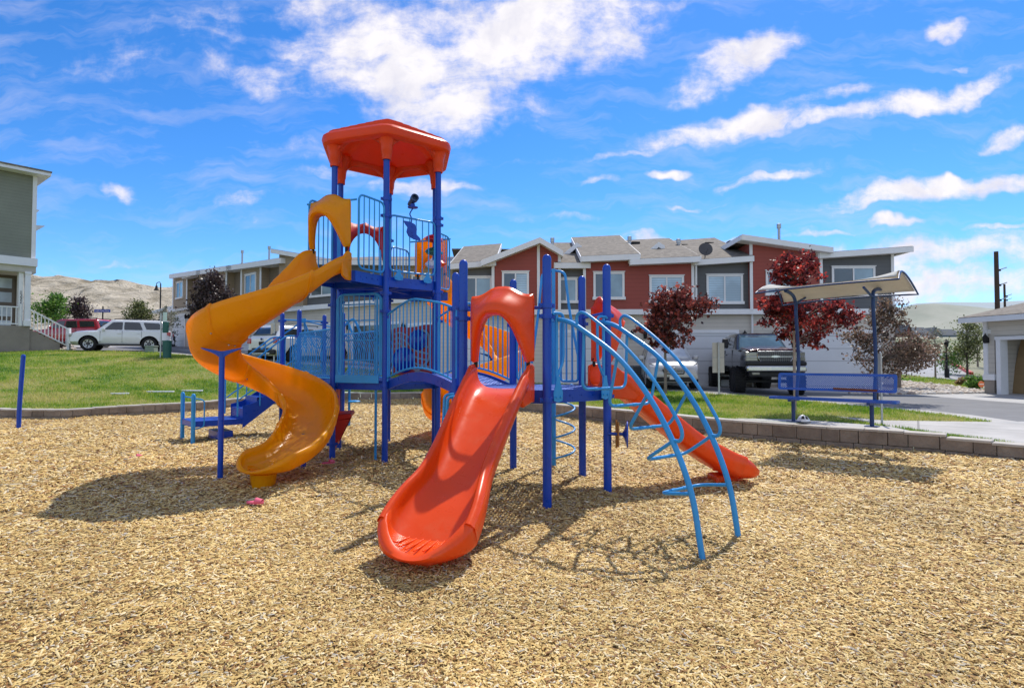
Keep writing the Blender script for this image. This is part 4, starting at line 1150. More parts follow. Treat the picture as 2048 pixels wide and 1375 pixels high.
# ================================================================= building materials
def m_siding(name, col, pitch=.17, var=.1):
    m, nt, bs = nodes(name); vec = coords(nt); sp = nt.nodes.new('ShaderNodeSeparateXYZ'); nt.links.new(vec, sp.inputs[0])
    fr = mth(nt, 'FRACT', mth(nt, 'DIVIDE', sp.outputs[2], pitch))
    line = mth(nt, 'LESS_THAN', fr, .07)
    n1 = noise(nt, vec, .8, 5, .6); n2 = noise(nt, coords(nt, 'Object', (1, 1, 9)), 3, 4, .6)
    base = ramp(nt, [(.3, tuple(c*(1-var) for c in col)), (.7, tuple(c*(1+var) for c in col))], n1).outputs[0]
    base = mixc(nt, mth(nt, 'MULTIPLY', n2, .12), base, tuple(c*.5 for c in col)); base = mixc(nt, mth(nt, 'MULTIPLY', line, .55), base, tuple(c*.35 for c in col))
    nt.links.new(base, bs.inputs['Base Color']); bs.inputs['Roughness'].default_value = .65
    bumpit(nt, bs, fr, -.6, .02); return m
S_RED = m_siding('red_lap_siding', (.3, .06, .042)); S_GREY = m_siding('grey_lap_siding', (.11, .115, .12)); S_TAN = m_siding('tan_lap_siding', (.34, .26, .17)); S_BEIGE = m_siding('beige_lap_siding', (.58, .54, .47)); S_SAGE = m_siding('sage_lap_siding', (.21, .225, .175))
S_DKTAN = m_siding('brown_lap_siding', (.2, .155, .11))
M_GDOOR = m_siding('white_door_panels', (.66, .68, .7), .53, .04)
M_FOUND = m_concrete('foundation', (.3, .26, .22))
def m_shingle():
    m, nt, bs = nodes('asphalt_shingles'); vec = coords(nt, 'Object', (3, 3, 9)); v = nt.nodes.new('ShaderNodeTexVoronoi'); v.inputs['Scale'].default_value = 2.2; nt.links.new(vec, v.inputs['Vector'])
    base = ramp(nt, [(0, (.13, .11, .09)), (.5, (.22, .19, .15)), (1, (.31, .27, .22))], v.outputs['Color']).outputs[0]
    base = mixc(nt, mth(nt, 'MULTIPLY', noise(nt, coords(nt), 40, 3, .8), .5), base, (.08, .07, .06))
    nt.links.new(base, bs.inputs['Base Color']); bs.inputs['Roughness'].default_value = .95; return m
M_SHING = m_shingle()
def m_pane(name, col, rough=.08, blind=0):
    m, nt, bs = nodes(name); vec = coords(nt); 
    base = ramp(nt, [(.35, tuple(c*.7 for c in col)), (.65, tuple(min(1, c*1.25) for c in col))], noise(nt, vec, .9, 3)).outputs[0]
    if blind:
        sp = nt.nodes.new('ShaderNodeSeparateXYZ'); nt.links.new(vec, sp.inputs[0]); fr = mth(nt, 'FRACT', mth(nt, 'DIVIDE', sp.outputs[2], blind)); l = mth(nt, 'LESS_THAN', fr, .32)
        base = mixc(nt, mth(nt, 'MULTIPLY', l, .5), base, tuple(c*.45 for c in col))
    nt.links.new(base, bs.inputs['Base Color']); bs.inputs['Roughness'].default_value = rough; bs.inputs['Specular IOR Level'].default_value = .8; bs.inputs['Coat Weight'].default_value = .6; bs.inputs['Coat Roughness'].default_value = .02; return m
P_DARK = m_pane('dark_pane', (.05, .07, .08)); P_LIGHT = m_pane('pale_pane', (.2, .3, .36)); P_BLIND = m_pane('blind_pane', (.36, .5, .6), .2, .1); P_CAR = m_pane('tinted_car_glass', (.02, .028, .032), .04)  # second pane is just a paler blue glass colour
class Facade:
    def __init__(s, a, b, root):
        s.a = V(*a, 0); s.b = V(*b, 0); s.u = (s.b-s.a).normalized(); s.n = V(s.u.y, -s.u.x, 0)
        if s.n.y > 0: s.n = -s.n
        s.root = root
    def P(s, u, z, o=0): return s.a+s.u*u+s.n*o+V(0, 0, z)
    def px(s, x, y, o=0):
        d = ray(x, y); o3 = V(0, 0, EYE); q = s.a+s.n*o
        t = (q-o3).dot(s.n)/d.dot(s.n); p = o3+d*t; return (p-s.a).dot(s.u), p.z
    def slab(s, u0, u1, z0, z1, o0, o1, mb=None):
        m = mb or MB(); m.extr([s.P(u0, z0, o0), s.P(u1, z0, o0), s.P(u1, z1, o0), s.P(u0, z1, o0)], s.n*(o1-o0)); return m
    def wall(s, u0, u1, z0, z1, o, mat, z2=None, depth=.3, name='wall'):
        mb = MB(); mb.extr([s.P(u0, z0, o), s.P(u1, z0, o), s.P(u1, z2 if z2 is not None else z1, o), s.P(u0, z1, o)], -s.n*depth); return mb.build(name, mat, s.root, smooth=False)
    def window(s, u0, u1, z0, z1, o, kinds=(0, 1), fr=.09):
        mb = MB(); s.slab(u0, u1, z1-fr, z1, o, o+.05, mb); s.slab(u0-.04, u1+.04, z0-.03, z0+fr, o, o+.1, mb); s.slab(u0-.03, u1+.03, z1, z1+.03, o, o+.09, mb); s.slab(u0, u0+fr, z0+fr, z1-fr, o, o+.05, mb); s.slab(u1-fr, u1, z0+fr, z1-fr, o, o+.05, mb)
        um = (u0+u1)/2; s.slab(um-.03, um+.03, z0+fr, z1-fr, o, o+.045, mb)
        w = mb.build('window', M_WHITE, s.root, smooth=False)
        for k, (a, b) in enumerate(((u0+fr, um-.03), (um+.03, u1-fr))): s.slab(a, b, z0+fr, z1-fr, o-.02, o+.02).build('pane', (P_DARK, P_LIGHT, P_BLIND)[kinds[k]], w, smooth=False)
        return w
    def gdoor(s, u0, u1, z0, z1, o, mat=None):
        mb = MB(); f = .14; s.slab(u0-f, u1+f, z1, z1+f, o, o+.05, mb); s.slab(u0-f, u0, z0, z1, o, o+.05, mb); s.slab(u1, u1+f, z0, z1, o, o+.05, mb)
        w = mb.build('door_frame', M_WHITE, s.root, smooth=False); g = MB(); s.slab(u0, u1, z0, z1, o-.02, o+.015, g); g.build('garage_door', mat or M_GDOOR, w, smooth=False)
        gr = MB(); n = 4
        for k in range(1, n): z = lerp(z0, z1, k/n); s.slab(u0, u1, z-.012, z+.012, o+.014, o+.02, gr)
        gr.build('door_seam', M_GREY, w, smooth=False) if False else None
    def trim(s, u0, u1, z0, z1, o, mat=M_WHITE, t=.04, name='trim'): return s.slab(u0, u1, z0, z1, o, o+t).build(name, mat, s.root, smooth=False)
    def lamp(s, u, z, o):
        mb = MB(); p = s.P(u, z, o); mb.lathe([(.02, -.02), (.07, 0), (.085, .2), (.1, .22), (.03, .3), (.012, .36)], p+s.n*.12-V(0, 0, .1), 8); mb.box(p+s.n*.02, (.1, .06, .2)); mb.bar(p+V(0, 0, .1), p+s.n*.12+V(0, 0, .16), .02, .02); mb.build('wall_lamp', M_BLACK, s.root, angle=50)
    def spout(s, u, z0, z1, o): mb = MB(); mb.tube([s.P(u, z1, o+.15), s.P(u, z1-.2, o+.07), s.P(u, z0, o+.07)], .045, 8); mb.build('downspout', M_WHITE, s.root)
    def shed(s, u0, z0, u1, z1, o_f, depth, rise=0, th=.2, over=.0, name='roof'):
        """sloped roof slab: eave line (u0,z0)-(u1,z1) at front, running back with a rise; white fascia"""
        mb = MB(); a, b = s.P(u0, z0, o_f), s.P(u1, z1, o_f); back = -s.n*depth+V(0, 0, rise)
        mb.extr([a, b, b+back, a+back], V(0, 0, .05)); r = mb.build(name, M_SHING, s.root, smooth=False)
        f = MB(); f.extr([a-V(0, 0, th), b-V(0, 0, th), b+V(0, 0, .03), a+V(0, 0, .03)], s.n*.04)
        bk = back.normalized()
        for p, sg in ((a, -1), (b, 1)): f.extr([p-V(0, 0, th), p+V(0, 0, .03), p+back+V(0, 0, .03), p+back-V(0, 0, th)], s.u*.04*sg)
        f.build('fascia', M_WHITE, r, smooth=False)
        q = MB(); q.extr([a-V(0, 0, th*.9), b-V(0, 0, th*.9), b-s.n*.9-V(0, 0, th*.9)+V(0, 0, min(.0, rise)), a-s.n*.9-V(0, 0, th*.9)], V(0, 0, .03)); q.build('soffit', M_WHITE, r, smooth=False)
        return r
def vent_pipe(root, p, h, r=.06):
    mb = MB(); mb.lathe([(r*1.8, -.4), (r, -.3), (r, h-.2), (r*1.6, h-.2), (r*1.7, h), (r*.6, h+.02)], p, 12); mb.build('vent_pipe', M_GALV, root, angle=50)
# ----------------------------------------------------------------- red and grey row
TR = thing('townhouse', 'long two-storey row of red and dark grey townhouses above white garages', 'townhouses', (6.5, 30, .5))
F = Facade((-3.2, 25.6), (16.25, 25.0), TR)
def fx(x, o=0): return F.px(x, 620, o)[0]
def fz(x, y, o=0): return F.px(x, y, o)[1]
z1f = fz(1300, 624); UL, UR = -.05, fx(1789)
F.wall(UL, UR, -.8, z1f-.05, 0, S_BEIGE, depth=11)
F.trim(UL, UR, z1f-.12, z1f+.1, .0, t=.32, name='belt_trim')
F.trim(UL, UR, -.8, fz(1500, 775)+.16, .0, M_FOUND, .02, 'foundation')
def sec(x0, x1, y0, y1, mat, o, zlow=None):
    return F.wall(fx(x0, o), fx(x1, o), z1f+.05 if zlow is None else zlow, fz(x0, y0, o), o, mat, z2=fz(x1, y1, o), depth=8+o)
sec(905, 986, 531, 531, S_GREY, .05); sec(984, 1078, 519, 484, S_RED, .3); sec(1078, 1120, 484, 504, S_RED, .299)
sec(1118, 1170, 531, 531, S_GREY, .05); sec(1168, 1388, 516, 520, S_RED, .3); sec(1388, 1503, 520, 518, S_GREY, .05); sec(1502, 1643, 484, 503, S_RED, .3); sec(1641, 1788, 508, 505, S_GREY, .05)
for x, ya, o in ((986, 522, .3), (1077, 486, .3), (1119, 505, .3), (1169, 518, .3), (1386, 522, .3), (1503, 487, .3), (1643, 505, .3), (1786, 506, .05)):
    F.trim(fx(x, o)-.06, fx(x, o)+.06, z1f+.05, fz(x, ya, o), o, name='corner_trim')
for x0, x1, ya, yb, o, kk in ((920, 984, 553, 608, .05, (0, 1)), (1004, 1058, 543, 604, .3, (0, 2)), (1111, 1155, 556, 605, .05, (0, 1)), (1187, 1249, 544, 598, .3, (0, 1)), (1299, 1368, 551, 604, .3, (2, 2)), (1413, 1486, 549, 607, .05, (2, 2)), (1532, 1597, 541, 590, .3, (1, 2)), (1664, 1751, 533, 590, .05, (0, 1))):
    F.window(fx(x0, o), fx(x1, o), fz(x0, yb, o), fz(x0, ya, o), o, kk)
zg = fz(1400, 776)
for x0, x1 in ((912, 1040), (1092, 1246), (1318, 1470), (1560, 1752)):
    F.gdoor(fx(x0), fx(x1), zt(F.P(fx(x0), 0).x, F.P(fx(x0), 0).y)-.1, fz(x0, 666), .02)
for x in (1056, 1262, 1289, 1487, 1545, 1768): F.lamp(fx(x), fz(x, 672), .02)
F.spout(fx(1502), 0, fz(1500, 520), .05+.0); F.spout(fx(1388), z1f, fz(1388, 524), .3)
# main roof and its local slopes
zr = fz(1500, 487, -4.4)
def roofpart(x0, y0, x1, y1, o_f, depth, rise): return F.shed(fx(x0, o_f), fz(x0, y0, o_f), fx(x1, o_f), fz(x1, y1, o_f), o_f, depth, rise)
roofpart(900, 529, 990, 522, .45, 5.2, 1.75)
roofpart(1110, 527, 1180, 527, .45, 5.2, 1.9)
roofpart(1163, 514, 1280, 509, .75, 5.5, 1.95); roofpart(1262, 520, 1402, 514, .78, 5.5, 1.9)
roofpart(1390, 521, 1508, 513, .45, 5.2, 1.85); roofpart(1640, 507, 1828, 494, .5, 5.2, .75)
def gable(x0, y0, xp, yp, x1, y1, o, depth=6):
    for a, b in (((x0, y0), (xp, yp)), ((xp, yp), (x1, y1))):
        pa = F.P(fx(a[0], o), fz(a[0], a[1], o), o); pb = F.P(fx(b[0], o), fz(b[0], b[1], o), o); bk = -F.n*depth
        mb = MB(); mb.extr([pa, pb, pb+bk, pa+bk], V(0, 0, .05)); r = mb.build('roof', M_SHING, TR, smooth=False)
        f = MB(); f.extr([pa-V(0, 0, .17), pb-V(0, 0, .17), pb+V(0, 0, .07), pa+V(0, 0, .07)], F.n*.05)
        f.extr([pa-V(0, 0, .15), pb-V(0, 0, .15), pb-V(0, 0, .15)-F.n*.5, pa-V(0, 0, .15)-F.n*.5], V(0, 0, .04)); f.build('fascia', M_WHITE, r, smooth=False)
gable(962, 524, 1080, 478, 1127, 505, .75); gable(1113, 522, 1154, 488, 1164, 495, -1.6, 4); gable(1275, 522, 1318, 487, 1330, 494, -1.6, 4)
pa = F.P(fx(1485, .75), fz(1485, 472, .75), .75); pb = F.P(fx(1668, .75), fz(1668, 498, .75), .75); bk = -F.n*7
mb = MB(); mb.extr([pa, pb, pb+bk, pa+bk], V(0, 0, .05)); r = mb.build('roof', M_SHING, TR, smooth=False)
f = MB(); f.extr([pa-V(0, 0, .16), pb-V(0, 0, .16), pb+V(0, 0, .07), pa+V(0, 0, .07)], F.n*.05); f.build('fascia', M_WHITE, r, smooth=False)
f = MB(); f.extr([pa-V(0, 0, .17), pb-V(0, 0, .17), pb-V(0, 0, .17)-F.n*.6, pa-V(0, 0, .17)-F.n*.6], V(0, 0, .04)); f.extr([pa-V(0, 0, .16), pa+V(0, 0, .05), pa+bk+V(0, 0, .05), pa+bk-V(0, 0, .16)], -F.u*.04); f.build('soffit', M_WHITE, r, smooth=False)
# end overhang at the right
pc = F.P(fx(1828, .5), fz(1828, 494, .5), .5); q = F.P(UR, fz(1790, 512), .05)
mb = MB(); mb.extr([pc-V(0, 0, .18), pc-V(0, 0, .18)-F.n*8+V(0, 0, .0), q-F.n*8, q], V(0, 0, .03)); mb.build('soffit', M_WHITE, TR, smooth=False)
# back of roof
mb = MB(); zb = F.P(0, 0)
mb.extr([F.P(UL, 7.35, -4.7), F.P(UR-.8, 7.1, -4.7), F.P(UR-.8, 5.8, -9.6), F.P(UL, 5.8, -9.6)], V(0, 0, .06)); mb.build('roof', M_SHING, TR, smooth=False)
for x, ya, yb in ((1105, 476, 492), (1260, 473, 497), (1358, 478, 502), (1560, 448, 478)):
    o = -2.5; p = F.P(fx(x, o), fz(x, yb, o), o); vent_pipe(TR, p, fz(x, ya, o)-fz(x, yb, o))
for x, y in ((1187, 495), (1231, 491), (1271, 487), (1366, 492), (1418, 488), (1465, 485)):
    o = -3.4; p = F.P(fx(x, o), fz(x, y, o), o); mb = MB(); mb.box(p, (.42, .4, .14)); mb.build('roof_vent', M_BLACK, TR, bevel=.03)
mb = MB(); p = F.P(fx(1412, .3), fz(1412, 499, .3), .3); mb.lathe([(.29, .05), (.22, .01), (.1, -.03), (.001, -.04), (.1, -.02), (.22, .02), (.285, .06)], p, 24, axis=(-.1, -1, .25)); mb.tube([p+V(0, .05, 0), p+V(.02, .12, -.45)], .02, 8); mb.tube([p+V(0, 0, -.2), p+V(0, -.35, -.02)], .012, 6); mb.build('satellite_dish', paint('dish_grey', (.06, .06, .065), .5), TR, angle=60)
# ----------------------------------------------------------------- grey and tan block behind the tower
TB = thing('townhouse', 'grey and tan townhouse block with a sloped tan roof bay behind the play tower', 'townhouses', (-8, 35, 1.2))
F = Facade((-14.0, 34.6), (-3.3, 27.4), TB); UR = (F.b-F.a).length
z1f = fz(760, 606)
F.wall(0, UR, 0, z1f, 0, S_BEIGE, depth=10); F.trim(0, UR, z1f-.1, z1f+.15, 0, t=.3, name='belt_trim')
sec(557, 606, 503, 514, S_TAN, .3); sec(604, 790, 524, 524, S_GREY, .02); sec(788, 918, 526, 526, S_TAN, .2)
F.window(fx(622), fx(668), fz(640, 593), fz(640, 558), .02, (0, 1)); F.window(fx(690), fx(745), fz(700, 590), fz(700, 553), .02, (0, 1)); F.window(fx(830), fx(868), fz(840, 590), fz(840, 550), .2, (0, 1))
for x0, x1 in ((615, 690), (708, 800), (820, 905)): F.gdoor(fx(x0), fx(x1), .8, fz(x0, 652), .02, M_GDOOR if x0 != 708 else P_DARK)
for x in (602, 700, 810): F.lamp(fx(x), fz(x, 655), .02)
F.shed(fx(541, .6), fz(541, 499, .6), fx(612, .6), fz(612, 511, .6), .6, 7, 0)
F.shed(fx(600, .5), fz(600, 521, .5), fx(800, .5), fz(800, 522, .5), .5, 5, .9); F.shed(fx(780, .6), fz(780, 522, .6), fx(925, .6), fz(925, 523, .6), .6, 5, .5)
F.spout(fx(790), z1f, fz(790, 526), .25)
# ----------------------------------------------------------------- tan row far left
TT = thing('townhouse', 'tan townhouse row with white-trimmed windows receding to the left', 'townhouses', (-22, 44, 2.5))
F = Facade((-27.6, 47.8), (-14.05, 35.4), TT); UR = (F.b-F.a).length
z1f = fz(430, 607)
F.wall(0, UR, 1, z1f, 0, S_BEIGE, depth=10); F.trim(0, UR, z1f-.15, z1f+.15, 0, t=.35, name='belt_trim')
for x0, x1, mat, o in ((345, 374, S_TAN, .5), (373, 398, S_DKTAN, .02), (397, 453, S_TAN, .5), (452, 483, S_DKTAN, .02), (482, 522, S_TAN, .5), (520, 558, S_DKTAN, .02)):
    y = lerp(550, 518, (x0-345)/(560-345)); y2 = lerp(550, 518, (x1-345)/(560-345)); sec(x0, x1, y+2, y2+2, mat, o)
for x0, x1, ya, yb in ((352.6, 366, 565, 598), (405, 425, 558, 598), (490, 512, 550, 594)): F.window(fx(x0, .5), fx(x1, .5), fz(x0, yb, .5), fz(x0, ya, .5), .5, (0, 1))
for x, o in ((373.5, .5), (452.5, .5), (482.5, .5), (521, .5), (346, .5)): F.trim(fx(x, o)-.09, fx(x, o)+.09, z1f, fz(x, lerp(550, 518, (x-345)/215)+2, o), o, name='corner_trim')
for x0, x1 in ((349, 371), (392, 440), (460, 500), (515, 548)): F.gdoor(fx(x0), fx(x1), 1.6, fz(x0, 633), .02)
for x in (375, 381, 446, 505): F.lamp(fx(x), fz(x, 634), .02)
for x0, x1 in ((338, 400), (392, 462), (452, 560)): F.shed(fx(x0, .9), fz(x0, lerp(549, 517, (x0-345)/215), .9), fx(x1, .9), fz(x1, lerp(549, 517, (x1-345)/215), .9), .9, 6, .5, th=.28)
for x, y in ((483, 517), (537, 510)): p = F.P(fx(x, -2), fz(x, y, -2), -2); vent_pipe(TT, p, .6)
for x0, x1, y in ((377, 396, 556), (455, 482, 543), (525, 556, 533)): F.trim(fx(x0, .3), fx(x1, .3), fz(x0, y+3, .3), fz(x0, y, .3), .3, t=.5, name='canopy')
F.wall(-6.5, -.02, 1, fz(330, 618)-.0, -1, S_BEIGE, depth=7); F.shed(-7.0, fz(320, 617), .2, fz(340, 608), -.5, 5, 1.4)
mb = MB(); p = F.P(fx(364), 0, 1.0); mb.box((p.x, p.y, zt(p.x, p.y)+.4), (.8, .8, .85)); mb.build('air_conditioner', paint('dark_condenser', (.03, .035, .04), .6), None, bevel=.03); 
tag(SC.objects['air_conditioner'], 'small dark air conditioner beside the tan row garage', 'air conditioner')
for k, (x, w) in enumerate(((1276, .75), (1299, .6))):
    p = V((x-1024)/1180*24.3, 24.3, 0); g = zt(p.x, p.y)
    t = thing('air_conditioner', ('larger dark grey condenser by the red row, left one of the pair', 'smaller dark grey condenser by the red row, right one of the pair')[k], 'air conditioner', (p.x, p.y, g))
    mb = MB(); mb.box((0, 0, .42), (w*.75, w*.75, .84)); mb.build('casing', paint('condenser_grey', (.09, .1, .11), .6), t, local=True, bevel=.03)
    mb = MB()
    for i in range(9): mb.box((0, -w*.375-.008, .1+.08*i), (w*.68, .012, .02))
    mb.build('grille', M_BLACK, t, local=True, smooth=False)
# ----------------------------------------------------------------- sage house with porch, left edge
TH = thing('house', 'sage green house with number 1032 on its white porch column', 'house', (-31, 34, 2.3))
F = Facade((-31.7, 25.1), (-26.0, 32.07), TH)
xr = fx(67); zfl = fz(30, 651); zgr = fz(30, 690)
F.wall(0, xr, fz(60, 519), fz(60, 352), 0, S_SAGE, depth=9)
F.trim(xr-.16, xr+.03, fz(60, 519), fz(60, 350), 0, name='corner_trim')
F.trim(0, xr+.08, fz(60, 533), fz(60, 517), .0, t=.25, name='belt_trim'); F.slab(0, xr+.05, fz(60, 546), fz(60, 532), -3, .1).build('porch_beam', m_siding('cream_board', (.5, .47, .4), .4), TH, smooth=False)
F.slab(-1, fx(89), fz(60, 351), fz(60, 345), -8, .75).build('soffit', M_WHITE, TH, smooth=False)
F.slab(-1, fx(90), fz(60, 345), fz(60, 342), -8, .8).build('roof', M_SHING, TH, smooth=False)
for (xa, xb, ya, yb, o) in ((66, 87, 450, 454, -3), (66, 75, 418, 421, -6)):
    mb = MB(); P_ = [F.P(fx(xa, o)-.3, fz(xa, ya, o), o), F.P(fx(xb, o), fz(xb, ya+1, o), o), F.P(fx(xa, o)-.3, fz(xa, ya+22, o), o)]; mb.extr(P_, -F.n*2); mb.build('eave_bracket', M_WHITE, TH, smooth=False)
F.slab(0, fx(60), 1.2, zfl, -3.2, .05).build('porch_base', M_FOUND, TH, smooth=False)
F.slab(0, fx(46), zfl, fz(60, 546), -3.2, -2.0).build('wall', S_DKTAN, TH, smooth=False)
o = -1.98
dr = F.slab(fx(-12, o), fx(30, o), zfl, fz(20, 552, o), o, o+.06).build('door', paint('brown_door', (.12, .1, .075), .5), TH, smooth=False)
for k in range(4): z1_ = fz(20, 557, o)-.78*k; F.slab(fx(-6, o), fx(22, o), z1_-.55, z1_, o+.06, o+.08).build('pane', m_pane('frosted_pane', (.42, .5, .52), .3) if k == 0 else bpy.data.materials['frosted_pane'], dr, smooth=False)
F.slab(fx(30, o), fx(37, o), zfl, fz(60, 546), -2.1, -1.75).build('door_jamb', S_DKTAN, TH, smooth=False)
F.slab(fx(36.5), fx(46), zfl, fz(60, 546), -.42, -.02).build('column', M_WHITE, TH, smooth=False)
cl = F.slab(fx(48), fx(59), zfl+.3, fz(60, 549), -.15, .15).build('column', M_WHITE, TH, smooth=False); F.slab(fx(46), fx(60.5), zfl, zfl+.3, -.2, .2).build('column_base', M_WHITE, cl, smooth=False); F.slab(fx(47), fx(60), fz(60, 549), fz(60, 544), -.2, .2).build('column_cap', M_WHITE, cl, smooth=False)
def text(s, size, loc, rot, mat, parent, name='lettering', ext=.004, align='CENTER', sx=1):
    cu = bpy.data.curves.new(name, 'FONT'); cu.body = s; cu.size = size; cu.extrude = ext; cu.align_x = align; cu.align_y = 'CENTER'
    tmp = bpy.data.objects.new(name, cu); COL.objects.link(tmp); bpy.context.view_layer.update()
    me = bpy.data.meshes.new_from_object(tmp.evaluated_get(bpy.context.evaluated_depsgraph_get())); bpy.data.objects.remove(tmp); bpy.data.curves.remove(cu)
    me.materials.clear(); me.materials.append(mat); M = Matrix.Translation(loc)@rot.to_matrix().to_4x4()@Matrix.Diagonal((sx, 1, 1, 1)); me.transform(M)
    o = bpy.data.objects.new(name, me); COL.objects.link(o)
    if parent is not None: o.parent = parent; o.matrix_parent_inverse = world_of(parent).inverted()
    return o
from mathutils import Euler
for k, ch in enumerate('1032'): text(ch, .24, F.P(fx(41), fz(41, 584+6.6*k), 0), Euler((PI/2, 0, 0)), M_BLACK, TH, 'house_number')
def railing(P0, P1, h, n, parent, name='railing', r=.03):
    mb = MB(); P0, P1 = Vector(P0), Vector(P1); mb.bar(P0+V(0, 0, h), P1+V(0, 0, h), .09, .06); mb.bar(P0+V(0, 0, .1), P1+V(0, 0, .1), .05, .06)
    for i in range(n): p = P0.lerp(P1, (i+.5)/n); mb.bar(p+V(0, 0, .1), p+V(0, 0, h), .035, .035, up=(0, 1, 0))
    return mb.build(name, M_WHITE, parent, smooth=False)
railing(F.P(fx(-60), zfl, .0), F.P(fx(37), zfl, .0), 1.0, 10, TH); mb = MB(); mb.bar(F.P(fx(42), zfl, .05), F.P(fx(42), zfl+1.2, .05), .1, .1, up=(0, 1, 0)); mb.build('newel_post', M_WHITE, TH, smooth=False)
railing(F.P(fx(57), zfl-.1, .0), F.P(fx(137), fz(137, 697), 0)+V(0, 0, .05), 1.05, 11, TH, 'stair_railing'); mb = MB(); p = F.P(fx(139), fz(139, 700), 0); mb.bar(p-V(0, 0, .3), p+V(0, 0, 1.25), .14, .14, up=(0, 1, 0)); mb.build('newel_post', M_WHITE, TH, smooth=False)
mb = MB(); x0, x1 = fx(56), fx(122); n = 6; poly = []
for i in range(n): ua = lerp(x0, x1, i/n); ub = lerp(x0, x1, (i+1)/n); z_ = lerp(zfl-.15, zgr+.1, (i+.0)/n); poly += [F.P(ua, z_, -.05), F.P(ub, z_, -.05)]
poly += [F.P(x1, 1.2, -.05), F.P(x0, 1.2, -.05)]; mb.extr(poly, -F.n*1.6); mb.build('steps', M_FOUND, TH, smooth=False)
# ----------------------------------------------------------------- right garage
TG = thing('garage', 'beige detached garage with its door open at the right edge', 'garage', (20.5, 26, .4))
F = Facade((17.2, 24.9), (19.4, 16.7), TG)
def fx(x, o=0): return F.px(x, 700, o)[0]
x0 = fx(1970); zE = fz(1975, 637); zg = fz(1975, 786)
F.slab(x0, fx(1989), zg-.6, zE, -.3, 0).build('wall', S_BEIGE, TG, smooth=False); F.slab(fx(1989), 10, fz(1990, 672), zE, -.3, 0).build('wall', S_BEIGE, TG, smooth=False); F.slab(x0, x0+.3, zg-.6, zE, -7, -.3).build('wall', S_BEIGE, TG, smooth=False)
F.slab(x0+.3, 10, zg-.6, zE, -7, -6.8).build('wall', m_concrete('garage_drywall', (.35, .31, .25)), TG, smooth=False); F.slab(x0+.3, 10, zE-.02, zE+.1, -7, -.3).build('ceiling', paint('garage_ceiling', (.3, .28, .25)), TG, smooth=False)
F.slab(x0-.02, fx(1989), zg-.6, zg+.5, -.1, .05).build('foundation', M_FOUND, TG, smooth=False); F.slab(x0-.04, fx(1991), zg+.5, zg+.72, -.1, .09).build('trim', M_WHITE, TG, smooth=False)
F.slab(x0-.03, x0+.12, zg+.6, zE, -.1, .05).build('corner_trim', M_WHITE, TG, smooth=False)
F.slab(fx(1994), fx(2003), zg-.2, fz(1990, 680), -.3, .06).build('door_frame', M_WHITE, TG, smooth=False); F.slab(fx(1992), 10, fz(1990, 680), fz(1990, 673), -.2, .07).build('door_frame', M_WHITE, TG, smooth=False)
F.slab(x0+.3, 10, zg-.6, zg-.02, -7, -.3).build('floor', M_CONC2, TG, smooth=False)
F.lamp(fx(1977), fz(1977, 680), .03); mb = MB(); p = F.P(fx(1979), fz(1979, 663), .05); mb.box(p, (.16, .1, .16)); mb.cyl(p+F.n*.03, p+F.n*.12, .05, 12); mb.build('security_camera', M_WHITE, TG, bevel=.01)
mb = MB(); a = F.P(fx(1919, .6), fz(1919, 638, .6), .6); b = F.P(11, fz(1919, 638, .6)+.0, .6); a2 = F.P(fx(1919, .6)+.3, zE+1.0, -4.2); b2 = F.P(11, zE+1.0, -4.2)
mb.extr([a, b, b2, a2], V(0, 0, .06)); a3 = F.P(fx(1919, .6)+.6, zE+.05, -8); mb.extr([a, a2, a3], V(0, 0, .055)); r = mb.build('roof', M_SHING, TG, smooth=False)
f = MB(); f.extr([a-V(0, 0, .16), b-V(0, 0, .16), b+V(0, 0, .03), a+V(0, 0, .03)], F.n*.05); f.extr([a-V(0, 0, .14), b-V(0, 0, .14), b-V(0, 0, .14)-F.n*.62, F.P(x0, zE, 0), F.P(x0, zE, -7), a3-V(0, 0, .16)], V(0, 0, .03)); f.build('fascia', M_WHITE, r, smooth=False)
cb = thing('cardboard_sheet', 'tall folded brown cardboard sheets leaning inside the open garage', 'cardboard', tuple(F.P(fx(2030), zg, -1.2)))
for k in range(2):
    mb = MB(); o = -.9-.15*k; mb.extr([F.P(fx(2016, o)+.1*k, zg, o), F.P(fx(2016, o)+1.6, zg, o), F.P(fx(2016, o)+1.75, zg+2.2-.3*k, o-.35), F.P(fx(2016, o)+.25, zg+2.15-.3*k, o-.35)], -F.n*.06); mb.build('sheet', paint('cardboard', (.3, .2, .1), .8), cb, smooth=False)
# ================================================================= vehicles
M_TYRE = paint('tyre_rubber', (.014, .014, .015), .85, bump=.4, bscale=30); M_ALLOY = paint('alloy_rim', (.55, .56, .58), .3, .7); M_CHROME = paint('chrome', (.5, .51, .52), .16, 1.0, var=.03)
M_LENS = paint('headlight_lens', (.24, .24, .21), .12, .3, coat=.6); M_TAIL = paint('tail_light_red', (.4, .012, .015), .15, coat=.8); M_TRIM = paint('black_trim', (.02, .02, .022), .6)
def section(hw_b, hw_m, hw_t, z0, z1, zt_, crown):
    """half ring from the underside centre round to the top centre, mirrored"""
    h = [(0, z0), (hw_b*.8, z0), (hw_b, z0+.06), (hw_m, lerp(z0, z1, .3)), (hw_m, lerp(z0, z1, .62)), (hw_m*.985, z1-.03), (hw_t, lerp(z1, zt_, .75)), (hw_t*.86, zt_+crown*.45), (hw_t*.45, zt_+crown*.85), (0, zt_+crown)]
    return h+[(-y, z) for y, z in h[-2:0:-1]]
